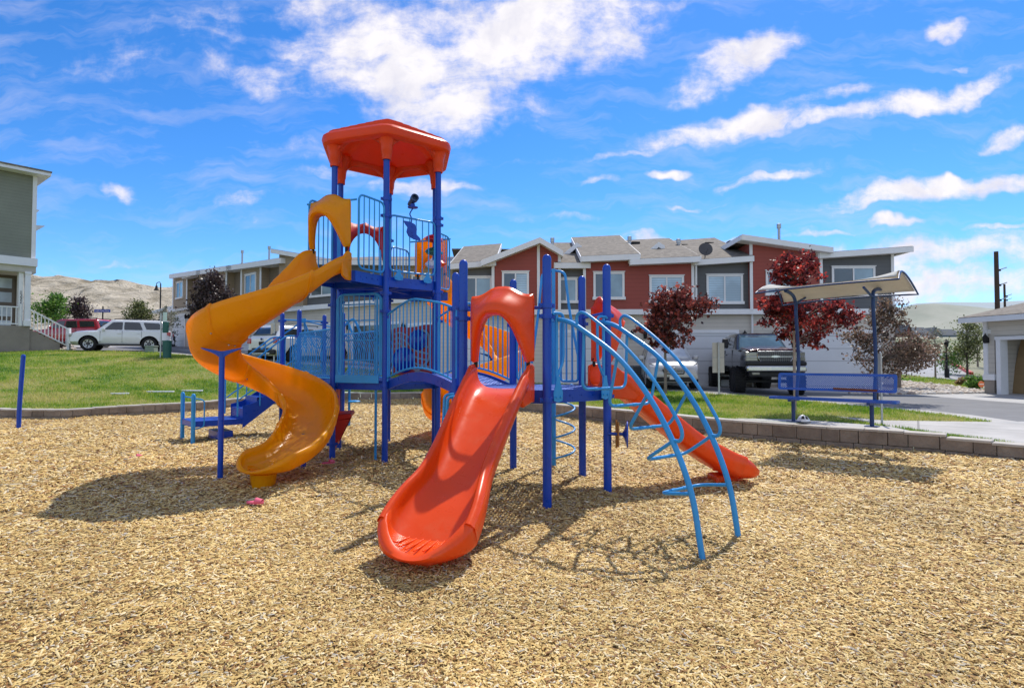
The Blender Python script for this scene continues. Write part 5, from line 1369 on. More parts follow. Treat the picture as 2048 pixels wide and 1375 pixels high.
def car(name, label, cat, loc, rz, P):
    t = thing(name, label, cat, loc, rz); B = P['paint']
    # --- lower body
    st = P['body']; rings = []
    xs = [s[0] for s in st]
    X = []
    for i in range(len(st)-1):
        k = max(1, int(abs(st[i+1][0]-st[i][0])/.12))
        for j in range(k): X.append((i, j/k))
    X.append((len(st)-2, 1.0))
    for i, e in X:
        v = [lerp(a, b, e) for a, b in zip(st[i], st[i+1])]; rings.append([V(v[0], y, z) for y, z in section(*v[1:])])
    mb = MB(); mb.loft(rings); body = mb.build('body', B, t, local=True, angle=30)
    wr, tr = P['wr'], P['track']
    ar = P.get('arch', wr*1.2)
    cm = MB(); 
    for wx in P['wx']:
        for s in (-1, 1): cm.cyl(V(wx, s*(tr-.32), P.get('wz', wr)), V(wx, s*(tr+.4), P.get('wz', wr)), ar, 28)
    cut = cm.build('cut', M_BLACK, t, local=True, smooth=False)
    md = body.modifiers.new('b', 'BOOLEAN'); md.operation = 'DIFFERENCE'; md.object = cut; md.solver = 'EXACT'
    bpy.context.view_layer.update(); me = bpy.data.meshes.new_from_object(body.evaluated_get(bpy.context.evaluated_depsgraph_get()))
    # dark wheel wells: every face lying on the cutters
    me.materials.clear(); me.materials.append(B); me.materials.append(M_BLACK)
    for p in me.polygons:
        c = p.center; dk = False
        for wx in P['wx']:
            d = math.hypot(c.x-wx, c.z-P.get('wz', wr)); 
            if d < ar*1.01 and (abs(d-ar) < .03 or abs(abs(c.y)-(tr-.32)) < .02) and abs(c.y) < P['hw']-.012: dk = True
        p.material_index = 1 if dk else 0
    body.modifiers.clear(); old = body.data; body.data = me; bpy.data.objects.remove(cut)
    me.set_sharp_from_angle(angle=R(32))
    # --- cabin
    c = P['cab']; zb, zr = c['zb'], c['zr']; lv = [0, .15, .5, .8, .93, 1.0, 1.0]; rings = []
    def hw(f): return lerp(c['hb'], c['hr'], f**1.15)
    for q, f in enumerate(lv):
        xf = lerp(c['xf'], c['xrf'], f); xb = lerp(c['xb'], c['xrb'], f); h = hw(f); z = lerp(zb, zr, f)
        if q == 5: h -= .05; xf -= .05; xb += .04; z = zr+.025
        if q == 6: h *= .55; xf -= .35; xb += .3; z = zr+.045
        r = .16; ring = []
        for (cx_, cy_, a0) in ((xf-r, h-r*.8, 0), (xb+r, h-r*.8, 90), (xb+r, -h+r*.8, 180), (xf-r, -h+r*.8, 270)):
            for k in range(6): a = R(a0+90*k/5); ring.append(V(cx_+r*math.cos(a), cy_+r*.8*math.sin(a), z))
        # bow the ends
        ring = [V(p.x+(.05 if p.x > 0 else -.02)*(1-(p.y/h)**2), p.y, p.z) for p in ring]
        rings.append(ring)
    mb = MB(); mb.loft(rings); cab = mb.build('cabin', P.get('cabpaint', B), t, local=True, angle=40)
    def side(x, z, s, o=.012):
        f = (z-zb)/(zr-zb); return V(x, s*(hw(max(0, min(1, f)))+o), z)
    for poly in P['wins']:
        for s in (-1, 1):
            q = rpoly([V(x, 0, z) for x, z in poly], .06, 3, True); mb = MB(); pts = [side(p.x, p.z, s) for p in q]
            mb.add(pts, [tuple(range(len(pts)))]); mb.build('side_window', P_CAR, cab, local=True, smooth=False, solid=.006)
    def endglass(f0, f1, front, mat, nm, m=.1):
        mb = MB(); sgn = 1 if front else -1; q = []
        def g(u, v):
            f = lerp(f0, f1, v); x = lerp(c['xf'] if front else c['xb'], c['xrf'] if front else c['xrb'], f); h = hw(f)-m; y = h*(2*u-1); return V(x+sgn*(.012)+(.05 if front else -.02)*(1-(y/(h+m))**2)-sgn*max(0, abs(y)-(h+m-.16))**2*3, y, lerp(zb, zr, f)+.004)
        mb.grid(g, 12, 4); mb.build(nm, mat, cab, local=True, solid=.004)
    endglass(.05, .9, True, P.get('glass', P_CAR), 'windshield'); 
    if P.get('rear', True): endglass(.2, .88, False, P_CAR, 'rear_window', .14)
    # --- wheels
    for wx in P['wx']:
        for s in (-1, 1):
            wzc = P.get('wz', wr); w = P.get('tw', .25); o_ = V(wx, s*tr, wzc)
            mb = MB(); mb.lathe([(wr*.6, -w/2), (wr*.93, -w/2), (wr, -w/2+.04), (wr, w/2-.04), (wr*.93, w/2), (wr*.6, w/2), (wr*.6, -w/2)], o_, 36, axis=(0, s, 0), cap=False)
            if P.get('lugs'):
                for k in range(26):
                    a = 2*PI*k/26
                    for dy in (-1, 1): mb.box(o_+V(math.cos(a)*wr, dy*w*.25, math.sin(a)*wr), (.05, w*.42, .035), M=Matrix.Rotation(-a+.3*dy, 3, 'Y')) if False else mb.bar(o_+V(math.cos(a)*(wr+.008), dy*.02, math.sin(a)*(wr+.008)), o_+V(math.cos(a+.06)*(wr+.008), dy*w*.5, math.sin(a+.06)*(wr+.008)), .05, .03, up=(math.cos(a), 0, math.sin(a)))
            ty = mb.build('wheel', M_TYRE, t, local=True, angle=40)
            rm = P.get('rim', M_ALLOY); mb = MB(); mb.lathe([(wr*.61, w*.5), (wr*.58, w*.5), (wr*.54, w*.3), (wr*.5, w*.1), (.02, w*.1)], o_, 28, axis=(0, s, 0)); r0 = mb.build('rim_well', M_TRIM, ty, local=True)
            mb = MB(); ns = P.get('spokes', 6)
            mb.lathe([(wr*.61, w*.47), (wr*.6, w*.53), (wr*.54, w*.5), (wr*.53, w*.4)], o_, 28, axis=(0, s, 0), cap=False)
            for k in range(ns):
                a = 2*PI*k/ns+.2; d = V(math.cos(a), 0, math.sin(a)); e = V(-d.z, 0, d.x)
                for g in (-1, 1): mb.bar(o_+V(0, s*w*.42, 0)+d*.03+e*g*.015, o_+V(0, s*w*.45, 0)+d*wr*.57+e*g*wr*.09, .03, .035, up=(0, 1, 0))
            mb.lathe([(.07, w*.3), (.065, w*.47), (.03, w*.5), (.005, w*.5)], o_, 16, axis=(0, s, 0)); mb.build('rim', rm, ty, local=True, angle=40)
    for nm, mat, boxes, bev in P.get('parts', []):
        for c_, sz in boxes:
            mb = MB(); mb.box(c_, sz); mb.build(nm, mat, t, local=True, bevel=bev, seg=3)
    for s in (-1, 1):
        mx, my, mz = P['mirror']; ms = P.get('msize', (.14, .2, .17)); mb = MB(); mb.box((mx, s*(my+ms[1]*.5), mz), ms); mr = mb.build('mirror', P.get('mpaint', B), t, local=True, bevel=.045, seg=3)
        mb = MB(); mb.bar(V(mx, s*(my-.1), mz-.05), V(mx, s*(my+.03), mz-.02), .05, .04); mb.build('mirror_arm', M_TRIM, mr, local=True)
        for hx, hz in P.get('handles', []): mb = MB(); mb.box((hx, s*(P['hw']+.012), hz), (.19, .03, .035)); mb.build('handle', P.get('hpaint', B), t, local=True, bevel=.01)
        for gx, z0, z1 in P.get('gaps', []): mb = MB(); mb.box((gx, s*(P['hw']*.993), (z0+z1)/2), (.012, .02, z1-z0)); mb.build('door_gap', M_TRIM, t, local=True, smooth=False)
        if P.get('rack'):
            a, b_, rz_ = P['rack']; mb = MB(); mb.tube(crom([V(a, s*.58, rz_-.05), V(a-.1, s*.58, rz_+.02), V(b_+.1, s*.58, rz_+.02), V(b_, s*.58, rz_-.05)], 4), .022, 8); mb.build('roof_rail', P.get('rackmat', M_TRIM), t, local=True)
    return t, body
WHITE_P = paint('white_car_paint', (.72, .73, .74), .2, var=.02, coat=.8); SILV_P = paint('silver_car_paint', (.52, .52, .51), .28, .1, var=.02, vscale=.5, coat=.5); RED_P = paint('red_car_paint', (.42, .012, .03), .2, coat=.8); BLK_P = paint('black_car_paint', (.02, .02, .024), .15, coat=1.0); MAR_P = paint('maroon_hood_paint', (.12, .03, .035), .15, coat=1.0)
def suv(L, hwd, zb, zr, hood, clr, wr, paint_, nose=0, **kw):
    f, r = L/2, -L/2; n_ = nose
    P = dict(paint=paint_, wr=wr, track=hwd-.13, hw=hwd, wx=(f-.9, r+1.02),
        body=[(f, .5*hwd, .86*hwd, .8*hwd, clr+.12, hood-.28-n_, hood-.25-n_, .0), (f-.1, .72*hwd, .93*hwd, .88*hwd, clr+.02, hood-.2-n_*.8, hood-.12-n_*.7, .01), (f-.35, .85*hwd, .985*hwd, .93*hwd, clr, hood-.1-n_*.4, hood-.03-n_*.4, .03), (f-.8, .88*hwd, hwd, .93*hwd, clr, hood-.04, hood+.02, .04), (f-1.3, .88*hwd, hwd, .93*hwd, clr, zb-.06, zb-.01, .03), (f-1.6, .88*hwd, hwd, .94*hwd, clr, zb-.02, zb+.03, .0), (r+.7, .88*hwd, hwd, .94*hwd, clr, zb, zb+.03, .0), (r+.25, .85*hwd, .985*hwd, .93*hwd, clr+.02, zb-.01, zb+.02, 0), (r+.06, .8*hwd, .95*hwd, .9*hwd, clr+.06, zb-.04, zb, 0), (r, .7*hwd, .9*hwd, .86*hwd, clr+.14, zb-.12, zb-.06, 0)],
        cab=dict(xf=f-1.22, xrf=f-1.95, xb=r+.04, xrb=r+.42, zb=zb-.02, zr=zr, hb=hwd*.93, hr=hwd*.73), mirror=(f-1.62, hwd-.02, zb+.06), handles=[(f-2.35, zb-.16), (f-3.3, zb-.16)], gaps=[(f-1.45, clr+.15, zb-.02), (f-2.5, clr+.15, zb-.02), (f-3.45, clr+.45, zb-.02)])
    P['wins'] = [[(f-1.62, zb+.05), (f-2.02, zr-.13), (f-2.5, zr-.1), (f-2.5, zb+.05)], [(f-2.58, zb+.05), (f-2.58, zr-.1), (f-3.32, zr-.11), (f-3.5, zb+.05)], [(f-3.68, zb+.08), (f-3.5, zr-.11), (r+.55, zr-.14), (r+.36, zb+.1)]]
    P.update(kw); return P
b = ter(226, 699)
# side-on white suv (nose to the left)
P = suv(4.85, .96, 1.16, 1.76, 1.1, .32, .4, WHITE_P, rack=(.3, -1.9, 1.82), parts=[('bumper', WHITE_P, [((2.42, 0, .52), (.14, 1.6, .3)), ((-2.44, 0, .55), (.12, 1.62, .26))], .05), ('headlight', M_LENS, [((2.3, .72, .86), (.3, .34, .16)), ((2.3, -.72, .86), (.3, .34, .16))], .04), ('tail_light', M_TAIL, [((-2.36, .84, 1.0), (.22, .16, .22)), ((-2.36, -.84, 1.0), (.22, .16, .22))], .04),
    ('grille', M_TRIM, [((2.44, 0, .82), (.04, 1.0, .2))], .02), ('side_step', M_TRIM, [((.05, .9, .36), (2.2, .1, .08)), ((.05, -.9, .36), (2.2, .1, .08))], .02), ('spoiler', WHITE_P, [((-2.12, 0, 1.76), (.4, 1.2, .05))], .02), ('roof_tray', M_TRIM, [((-.2, .35, 1.84), (.3, .12, .03)), ((-.2, -.35, 1.84), (.3, .12, .03))], .01)])
Yv = 33.5; xw = (226-CX)/FPX*Yv
car('suv', 'white suv parked side-on with its nose behind the white stair railing', 'suv', (xw, Yv+.9, zt(xw, Yv+.9)-.02), PI+.42, P)
Yv = 40; xw = (150-CX)/FPX*Yv
P = suv(5.1, .98, 1.2, 1.82, 1.12, .3, .4, RED_P, rack=(.3, -2.0, 1.9), parts=[('bumper', RED_P, [((2.54, 0, .55), (.14, 1.6, .3)), ((-2.56, 0, .55), (.12, 1.6, .26))], .05), ('tail_light', M_TAIL, [((-2.48, .84, 1.05), (.2, .16, .3)), ((-2.48, -.84, 1.05), (.2, .16, .3))], .04)])
car('suv', 'bright red suv parked behind the white one, only its roof and windows showing', 'suv', (xw, Yv, atY(CX, 637, Yv).z-1.92), -.1+PI, P)
# rear of the white suv behind the yellow slide
Yv = 27.2; xw = (560-CX)/FPX*Yv
P = suv(4.95, 1.0, 1.18, 1.72, 1.1, .3, .39, WHITE_P, rack=(.3, -2.0, 1.8), rackmat=M_CHROME, parts=[('bumper', M_TRIM, [((-2.5, 0, .5), (.14, 1.75, .22))], .04), ('bumper_step', M_CHROME, [((-2.56, 0, .44), (.06, 1.2, .05))], .01), ('tail_light', M_TAIL, [((-2.44, .86, 1.02), (.16, .26, .24)), ((-2.44, -.86, 1.02), (.16, .26, .24))], .04), ('plate', M_BLACK, [((-2.52, 0, .9), (.02, .34, .17))], .005), ('garnish', M_TRIM, [((-2.5, 0, .66), (.04, 1.3, .07))], .01), ('headlight', M_LENS, [((2.38, .74, .84), (.3, .34, .16)), ((2.38, -.74, .84), (.3, .34, .16))], .04)])
t_, bd_ = car('suv', 'white suv seen from behind with a black plate, beyond the yellow spiral slide', 'suv', (xw+.3, Yv+2.2, zt(xw, Yv)+.0), R(63), P)
mb = MB(); mb.lathe([(.05, 0), (.06, .01), (.001, .012)], (-2.52, 0, 1.1), 16, axis=(-1, 0, 0)); mb.build('badge', paint('badge_navy', (.01, .03, .15), .3), t_, local=True)
# silver suv nose-on
Yv = 21.2; xw = (1358-CX)/FPX*Yv
P = suv(4.45, .93, 1.08, 1.66, 1.04, .22, .37, SILV_P, nose=.16, rack=(.3, -1.7, 1.69), glass=m_pane('painted_glare_windshield', (.62, .64, .64), .05), parts=[('lower_grille', M_TRIM, [((2.23, 0, .36), (.06, 1.3, .16))], .03), ('plate', M_WHITE, [((2.26, 0, .42), (.02, .32, .13))], .004)])  # windshield glass coloured pale, its white reflection painted in
t_, bd_ = car('suv', 'silver suv facing the viewer with glare painted into its windshield, behind the arched ladder', 'suv', (xw+.1, Yv+2.1, zt(xw, Yv)+.02), R(-98), P)
def onfront(t_, X0, poly, mat, nm, off=.01, bow=.12, hwd=.93, lift=0):
    """plate that follows the bowed nose: poly in (y, z)"""
    def xs(y, z): return X0-bow*(abs(y)/hwd)**2.2*1.0-lift*(z)
    mb = MB(); q = rpoly([V(0, y, z) for y, z in poly], .03, 3, True); pts = [V(xs(p.y, p.z)+off, p.y, p.z) for p in q]; mb.extr(pts, V(-.05, 0, 0)); return mb.build(nm, mat, t_, local=True, bevel=.006, angle=50)
for s in (-1, 1):
    onfront(t_, 2.2, [(s*.5, .72), (s*.62, .7), (s*.84, .8), (s*.86, .95), (s*.72, .9)][::s], M_LENS, 'headlight', .06, .42); onfront(t_, 2.2, [(s*.56, .36), (s*.76, .4), (s*.74, .5), (s*.6, .46)][::s], M_LENS, 'fog_light', .04, .3)
onfront(t_, 2.22, [(-.42, .72), (-.34, .54), (.34, .54), (.42, .72)], M_TRIM, 'grille', .05, .15)
for k in range(3): mb = MB(); mb.box((2.285, 0, .585+.05*k), (.02, .62+.06*k, .016)); mb.build('grille_bar', M_CHROME, t_, local=True)
def ringpts(ry, rz, c): return [V(c[0], c[1]+ry*math.cos(2*PI*k/24), c[2]+rz*math.sin(2*PI*k/24)) for k in range(24)]
mb = MB(); c = (2.3, 0, .79); mb.tube(ringpts(.1, .05, c), .008, 6, closed=True)
for a, b_ in (((-.05, -.035), (-.035, .035)), ((.035, -.035), (.05, .035)), ((-.045, -.005), (.045, .005))): mb.tube([V(c[0], a[0], c[2]+a[1]), V(c[0], b_[0], c[2]+b_[1])], .007, 6)
mb.build('badge', M_CHROME, t_, local=True)
# lifted black pickup with a maroon hood
Yv = 20.0; g = zt(9.2, 20); xw = (1548-CX)/FPX*Yv
wr = .47; hwd = 1.0; f, r = 2.95, -3.0; zb = 1.62; zr = 2.2
P = dict(paint=BLK_P, wr=wr, wz=wr, arch=.56, track=1.0, tw=.36, hw=hwd, lugs=True, rim=M_BLACK, spokes=8, wx=(f-.95, r+1.15),
    body=[(f, .8*hwd, .93*hwd, .9*hwd, .88, 1.4, 1.44, .0), (f-.12, .85*hwd, .97*hwd, .94*hwd, .8, 1.46, 1.52, .02), (f-.5, .88*hwd, hwd, .95*hwd, .78, 1.52, 1.58, .05), (f-1.4, .88*hwd, hwd, .95*hwd, .78, 1.56, 1.62, .05), (f-1.7, .88*hwd, hwd, .95*hwd, .76, 1.6, 1.64, 0), (r+1.9, .88*hwd, hwd, .95*hwd, .76, 1.6, 1.64, 0), (r+.1, .88*hwd, hwd, .95*hwd, .8, 1.58, 1.62, 0), (r, .85*hwd, .97*hwd, .93*hwd, .85, 1.56, 1.6, 0)],
    cab=dict(xf=f-1.38, xrf=f-2.05, xb=-1.0, xrb=-.85, zb=zb-.04, zr=zr, hb=hwd*.93, hr=hwd*.74), mirror=(f-1.72, hwd+.12, zb+.22), msize=(.1, .22, .34), mpaint=M_TRIM, handles=[(.3, 1.42), (-.6, 1.42)], gaps=[(1.25, .9, 1.6), (.1, .9, 1.6), (-.95, .9, 1.6)],
    wins=[[(f-1.78, zb+.06), (f-2.1, zr-.1), (.2, zr-.08), (.2, zb+.06)], [(.1, zb+.06), (.1, zr-.08), (-.75, zr-.09), (-.85, zb+.06)]], glass=m_pane('teal_windshield', (.2, .32, .32), .05),
    parts=[('bumper', M_CHROME, [((f+.1, 0, .93), (.22, 1.94, .2))], .05), ('bumper_top', M_TRIM, [((f+.08, 0, 1.1), (.2, 1.96, .15))], .05), ('valance', M_TRIM, [((f+.0, 0, .74), (.2, 1.7, .2))], .05), ('fog_light', M_LENS, [((f+.12, .66, .76), (.06, .26, .1)), ((f+.12, -.66, .76), (.06, .26, .1))], .03),
           ('headlight', M_LENS, [((f-.03, .77, 1.42), (.12, .4, .14)), ((f-.03, -.77, 1.42), (.12, .4, .14)), ((f-.01, .77, 1.25), (.12, .4, .14)), ((f-.01, -.77, 1.25), (.12, .4, .14))], .02), ('chrome_strip', M_CHROME, [((f+.04, 0, 1.335), (.05, 1.92, .03))], .008), ('axle', M_TRIM, [((f-.95, 0, .47), (.12, 1.5, .12)), ((r+1.15, 0, .47), (.12, 1.5, .12))], .03), ('frame_rail', M_TRIM, [((0, .45, .7), (5.2, .1, .14)), ((0, -.45, .7), (5.2, .1, .14))], .01)])
t_, bd_ = car('pickup_truck', 'lifted black pickup with a maroon hood, chrome bumper and mud tyres', 'pickup truck', (xw+.42, Yv+3.0, g), R(-97), P)
mb = MB(); mb.grid(lambda u, v: V(lerp(f-.02, f-1.32, v), lerp(-.84, .84, u), lerp(1.535, 1.665, v**.7)+.06*(1-(2*u-1)**2)*(.6+.4*v)+.02*math.exp(-((abs(2*u-1)-.6)/.12)**2)), 24, 12); mb.build('hood', MAR_P, t_, local=True, solid=.02)
mg, nt, bs = nodes('mesh_grille'); v = nt.nodes.new('ShaderNodeTexVoronoi'); v.feature = 'DISTANCE_TO_EDGE'; v.inputs['Scale'].default_value = 16; v.inputs['Randomness'].default_value = .15; nt.links.new(coords(nt), v.inputs['Vector']); nt.links.new(ramp(nt, [(.03, (.3, .3, .31)), (.07, (.006, .006, .006))], v.outputs['Distance']).outputs[0], bs.inputs['Base Color']); bs.inputs['Roughness'].default_value = .3
mb = MB(); mb.extr([V(f+.0, y, z) for y, z in ((-.56, 1.49), (-.56, 1.36), (.56, 1.36), (.56, 1.49))], V(.06, 0, 0)); g1 = mb.build('grille', mg, t_, local=True, smooth=False)
mb = MB(); mb.extr([V(f+.0, y, z) for y, z in ((-.56, 1.31), (-.46, 1.17), (.46, 1.17), (.56, 1.31))], V(.06, 0, 0)); g2 = mb.build('grille', mg, t_, local=True, smooth=False)
mb = MB(); mb.tube([V(f+.065, y, z) for y, z in ((-.58, 1.51), (-.58, 1.32), (-.47, 1.15), (.47, 1.15), (.58, 1.32), (.58, 1.51))], .02, 8, closed=True); mb.build('grille_surround', M_CHROME, g1, local=True)
mb = MB(); mb.extr([V(f+.07, y, z) for y, z in ((-.15, 1.315), (-.07, 1.315), (-.06, 1.3), (.06, 1.3), (.07, 1.315), (.15, 1.315), (.13, 1.36), (.07, 1.36), (.06, 1.375), (-.06, 1.375), (-.07, 1.36), (-.13, 1.36))], V(.02, 0, 0)); mb.build('badge', M_CHROME, t_, local=True, smooth=False)
# dark vehicle half hidden behind the tower
Yv = 28; xw = (885-CX)/FPX*Yv
P = suv(4.9, .97, 1.15, 1.7, 1.1, .3, .38, WHITE_P, parts=[('lower_grille', M_TRIM, [((2.44, 0, .5), (.06, 1.5, .3))], .03), ('grille', M_TRIM, [((2.42, 0, .85), (.08, 1.2, .18))], .03), ('headlight', M_LENS, [((2.34, .74, .86), (.2, .3, .14)), ((2.34, -.74, .86), (.2, .3, .14))], .03)])
car('suv', 'white suv with a black lower front glimpsed between the tower and the low deck posts', 'suv', (xw, Yv+1.5, zt(xw, Yv+.5)), R(-80), P)
# ================================================================= trees and plants
def m_leaf(name, stops, trans=.4):
    m, nt, bs = nodes(name); g = nt.nodes.new('ShaderNodeNewGeometry'); vec = coords(nt)
    t = mth(nt, 'ADD', mth(nt, 'MULTIPLY', g.outputs['Random Per Island'], .55), mth(nt, 'MULTIPLY', noise(nt, vec, 1.6, 3), .45))
    base = ramp(nt, stops, t).outputs[0]; nt.links.new(base, bs.inputs['Base Color']); bs.inputs['Roughness'].default_value = .45
    t_ = nt.nodes.new('ShaderNodeBsdfTranslucent'); nt.links.new(base, t_.inputs[0]); mx = nt.nodes.new('ShaderNodeMixShader'); mx.inputs[0].default_value = trans
    nt.links.new(bs.outputs[0], mx.inputs[1]); nt.links.new(t_.outputs[0], mx.inputs[2]); nt.links.new(mx.outputs[0], nt.nodes['Material Output'].inputs[0]); return m
L_RED = m_leaf('scarlet_maple_leaf', [(.25, (.055, .012, .016)), (.45, (.14, .022, .024)), (.6, (.34, .035, .032)), (.8, (.75, .11, .08))], .5)
L_MAR = m_leaf('maroon_maple_leaf', [(.25, (.05, .016, .016)), (.48, (.15, .04, .035)), (.64, (.34, .07, .05)), (.82, (.6, .14, .1))])
L_DARK = m_leaf('dark_purple_leaf', [(.25, (.02, .012, .014)), (.55, (.06, .035, .035)), (.8, (.2, .14, .13))], .25)
L_PLUM = m_leaf('dusky_plum_leaf', [(.25, (.06, .045, .03)), (.5, (.17, .11, .07)), (.65, (.28, .19, .12)), (.85, (.5, .27, .24))], .4)
L_GREEN = m_leaf('fresh_green_leaf', [(.25, (.04, .11, .015)), (.5, (.1, .24, .03)), (.8, (.26, .42, .08))], .45)
L_OLIVE = m_leaf('olive_leaf', [(.25, (.05, .07, .02)), (.5, (.14, .16, .05)), (.8, (.3, .32, .12))], .4)
L_BUD = m_leaf('grey_bud_leaf', [(.25, (.1, .11, .07)), (.5, (.2, .21, .14)), (.8, (.36, .36, .28))], .35)
def bark(name, c): return paint(name, c, .9, var=.3, vscale=9, bump=.6, bscale=40)
B_GREY = bark('grey_bark', (.22, .18, .15)); B_TAN = bark('tan_bark', (.36, .28, .22)); B_DARK = bark('dark_bark', (.08, .06, .05))
def leaf_mesh(name, centers, size, rng, mat, spread=None, star=False):
    n = len(centers)
    a = rng.normal(size=(n, 3)); a /= np.linalg.norm(a, axis=1)[:,None]
    b = rng.normal(size=(n, 3)); b -= (b*a).sum(1)[:,None]*a; b /= np.linalg.norm(b, axis=1)[:,None]
    s = (size*rng.uniform(.6, 1.35, n))[:,None]; c = np.cross(a, b)
    if star:
        # lobed palmate leaf: five points round a centre
        ang = [-90, -38, 5, 52, 90, 128, 175, 218]; rad = [.25, .8, .42, .95, .5, .95, .42, .8]
        ang = [a_*PI/180 for a_ in (-90, -25, 8, 55, 90, 125, 172, 205)]; rad = [.3, .85, .4, .9, 1.15, .9, .4, .85]
        ring = [centers+(a*math.cos(t)*r+b*math.sin(t)*r)*s*.62+c*s*(.12*((k % 2)*2-1)) for k, (t, r) in enumerate(zip(ang, rad))]
        Vv = np.stack(ring, 1).reshape(-1, 3); k = 8
        me = bpy.data.meshes.new(name); me.vertices.add(n*k); me.vertices.foreach_set('co', Vv.astype(np.float32).ravel())
        me.loops.add(n*k); me.loops.foreach_set('vertex_index', np.arange(n*k, dtype=np.int32)); me.polygons.add(n); me.polygons.foreach_set('loop_start', np.arange(0, n*k, k, dtype=np.int32))
    else:
        Vv = np.stack([centers-a*s*.6, centers+b*s*.34+c*s*.1, centers+a*s*.6, centers-b*s*.34+c*s*.1], 1).reshape(-1, 3)
        me = bpy.data.meshes.new(name); me.vertices.add(n*4); me.vertices.foreach_set('co', Vv.astype(np.float32).ravel())
        me.loops.add(n*4); me.loops.foreach_set('vertex_index', np.arange(n*4, dtype=np.int32)); me.polygons.add(n); me.polygons.foreach_set('loop_start', np.arange(0, n*4, 4, dtype=np.int32))
    me.update(calc_edges=True); me.materials.append(mat); return me
def tree(name, label, base, lobes, nclus, nleaf, lsize, lmat, bmat, seed, trunk_r=.05, trunk_h=None, lean=(0, 0), cs=.16, group=None, star=False, cat='tree', twigs=True):
    """lobes: (dx, dy, dz, rx, ry, rz, weight) relative to the base"""
    rng = np.random.default_rng(seed); t = thing(name, label, cat, tuple(base), 0, group)
    W = np.array([l[6] for l in lobes], float); W /= W.sum(); cl = []
    for i in rng.choice(len(lobes), nclus, p=W):
        l = lobes[i]; d = rng.normal(size=3); d /= np.linalg.norm(d); r = rng.random()**.42
        cl.append([l[0]+d[0]*r*l[3], l[1]+d[1]*r*l[4], l[2]+d[2]*r*l[5]])
    cl = np.array(cl); zmin, zmax = cl[:,2].min(), cl[:,2].max(); zmid = (zmin*.55+zmax*.45)
    th = trunk_h or zmid; mb = MB(); top = zmin+(zmax-zmin)*.85
    tp_ = crom([V(0, 0, -.15), V(lean[0]*.3, lean[1]*.3, th*.35), V(lean[0]*.7, lean[1]*.7, th*.8), V(lean[0], lean[1], th*1.05), V(lean[0]*1.1+.03, lean[1]*1.1, max(top, th*1.2))], 5)
    n = len(tp_); mb.tube(tp_, [trunk_r*(1.25 if i == 0 else 1)*(1-.82*(i/(n-1))**1.2) for i in range(n)], 10)
    br = MB()
    if twigs:
        for c in cl:
            if rng.random() > .75 and nclus > 40: continue
            c = Vector(c); zz = max(th*.62, min(top*.92, c.z-abs(math.hypot(c.x-lean[0], c.y-lean[1]))*.75)); s = min(tp_, key=lambda p: abs(p.z-zz))
            m_ = s.lerp(c, .5)+V(rng.normal()*.04, rng.normal()*.04, .05*(c-s).length); br.tube(crom([s, m_, c], 3), [trunk_r*.22*(1-.8*i/6)+.0015 for i in range(7)], 4)
    mb.build('trunk', bmat, t, local=True, angle=60)
    if twigs: o = br.build('limbs', bmat, t, local=True, angle=60, fix=False)
    k = rng.integers(0, len(cl), nleaf); dens = rng.uniform(.5, 1.5, len(cl))[k][:,None]
    P = cl[k]+rng.normal(size=(nleaf, 3))*cs*dens*np.array([1, 1, .75])
    me = leaf_mesh('foliage', P, lsize, rng, lmat, star=star); o = bpy.data.objects.new('foliage', me); COL.objects.link(o); o.parent = t
    return t
def gb(px, Y): x = (px-CX)/FPX*Y; return V(x, Y, zt(x, Y))
def lob(base, px0, px1, py0, py1, w=1, depth=None, dy=0):
    """ellipsoid that fills a pixel box at the tree's distance"""
    Y = base.y+dy; s = FPX/Y; cx = ((px0+px1)/2-CX)/s; z0 = atY(CX, py1, Y).z; z1 = atY(CX, py0, Y).z; rx = (px1-px0)/2/s
    return (cx-base.x, dy, (z0+z1)/2-base.z, rx, depth or rx*.9, (z1-z0)/2, w)
b = ter(1331, 787)
tree('maple_tree', 'young maroon maple in front of the silver suv with a thin grey trunk', b, [lob(b, 1285, 1410, 590, 680, 3), lob(b, 1310, 1390, 572, 625, 1.6), lob(b, 1355, 1430, 585, 640, .8), lob(b, 1300, 1370, 650, 705, 1), lob(b, 1280, 1330, 620, 690, .8)], 105, 4300, .11, L_MAR, B_GREY, 11, .055, star=True, cs=.115)
b = ter(1590, 822)
tree('maple_tree', 'bright scarlet maple rising behind the shaded blue bench', b, [lob(b, 1530, 1660, 560, 680, 3), lob(b, 1545, 1640, 508, 580, 1.8), lob(b, 1600, 1720, 590, 670, 1.6), lob(b, 1505, 1590, 590, 650, 1.1), lob(b, 1650, 1730, 610, 650, .5), lob(b, 1540, 1600, 505, 550, .4), lob(b, 1560, 1660, 650, 706, .8)], 140, 6800, .08, L_RED, B_TAN, 5, .04, star=True, cs=.085)
b = gb(1752, 17.6)
tree('plum_tree', 'dusky pink-brown plum tree with an open crown behind the right bench post', b, [lob(b, 1705, 1850, 660, 755, 3), lob(b, 1745, 1815, 600, 680, 1.8), lob(b, 1690, 1745, 650, 700, .8), lob(b, 1755, 1795, 592, 625, .4), lob(b, 1800, 1868, 690, 745, .9)], 150, 5600, .07, L_PLUM, B_DARK, 21, .05, cs=.12)
b = gb(1797, 25)
tree('plum_tree', 'wider brown-leaved plum tree further back beside the river rocks', b, [lob(b, 1790, 1878, 660, 745, 2), lob(b, 1770, 1850, 680, 750, 1)], 90, 3200, .09, L_PLUM, B_GREY, 22, .09, cs=.16)
b = gb(1870, 31)
tree('street_tree', 'thin sapling with sparse grey-green buds beside the side street', b, [lob(b, 1850, 1892, 668, 725, 1), lob(b, 1862, 1884, 650, 690, .5)], 60, 420, .08, L_BUD, B_GREY, 31, .05, cs=.14)
b = gb(1890, 33)
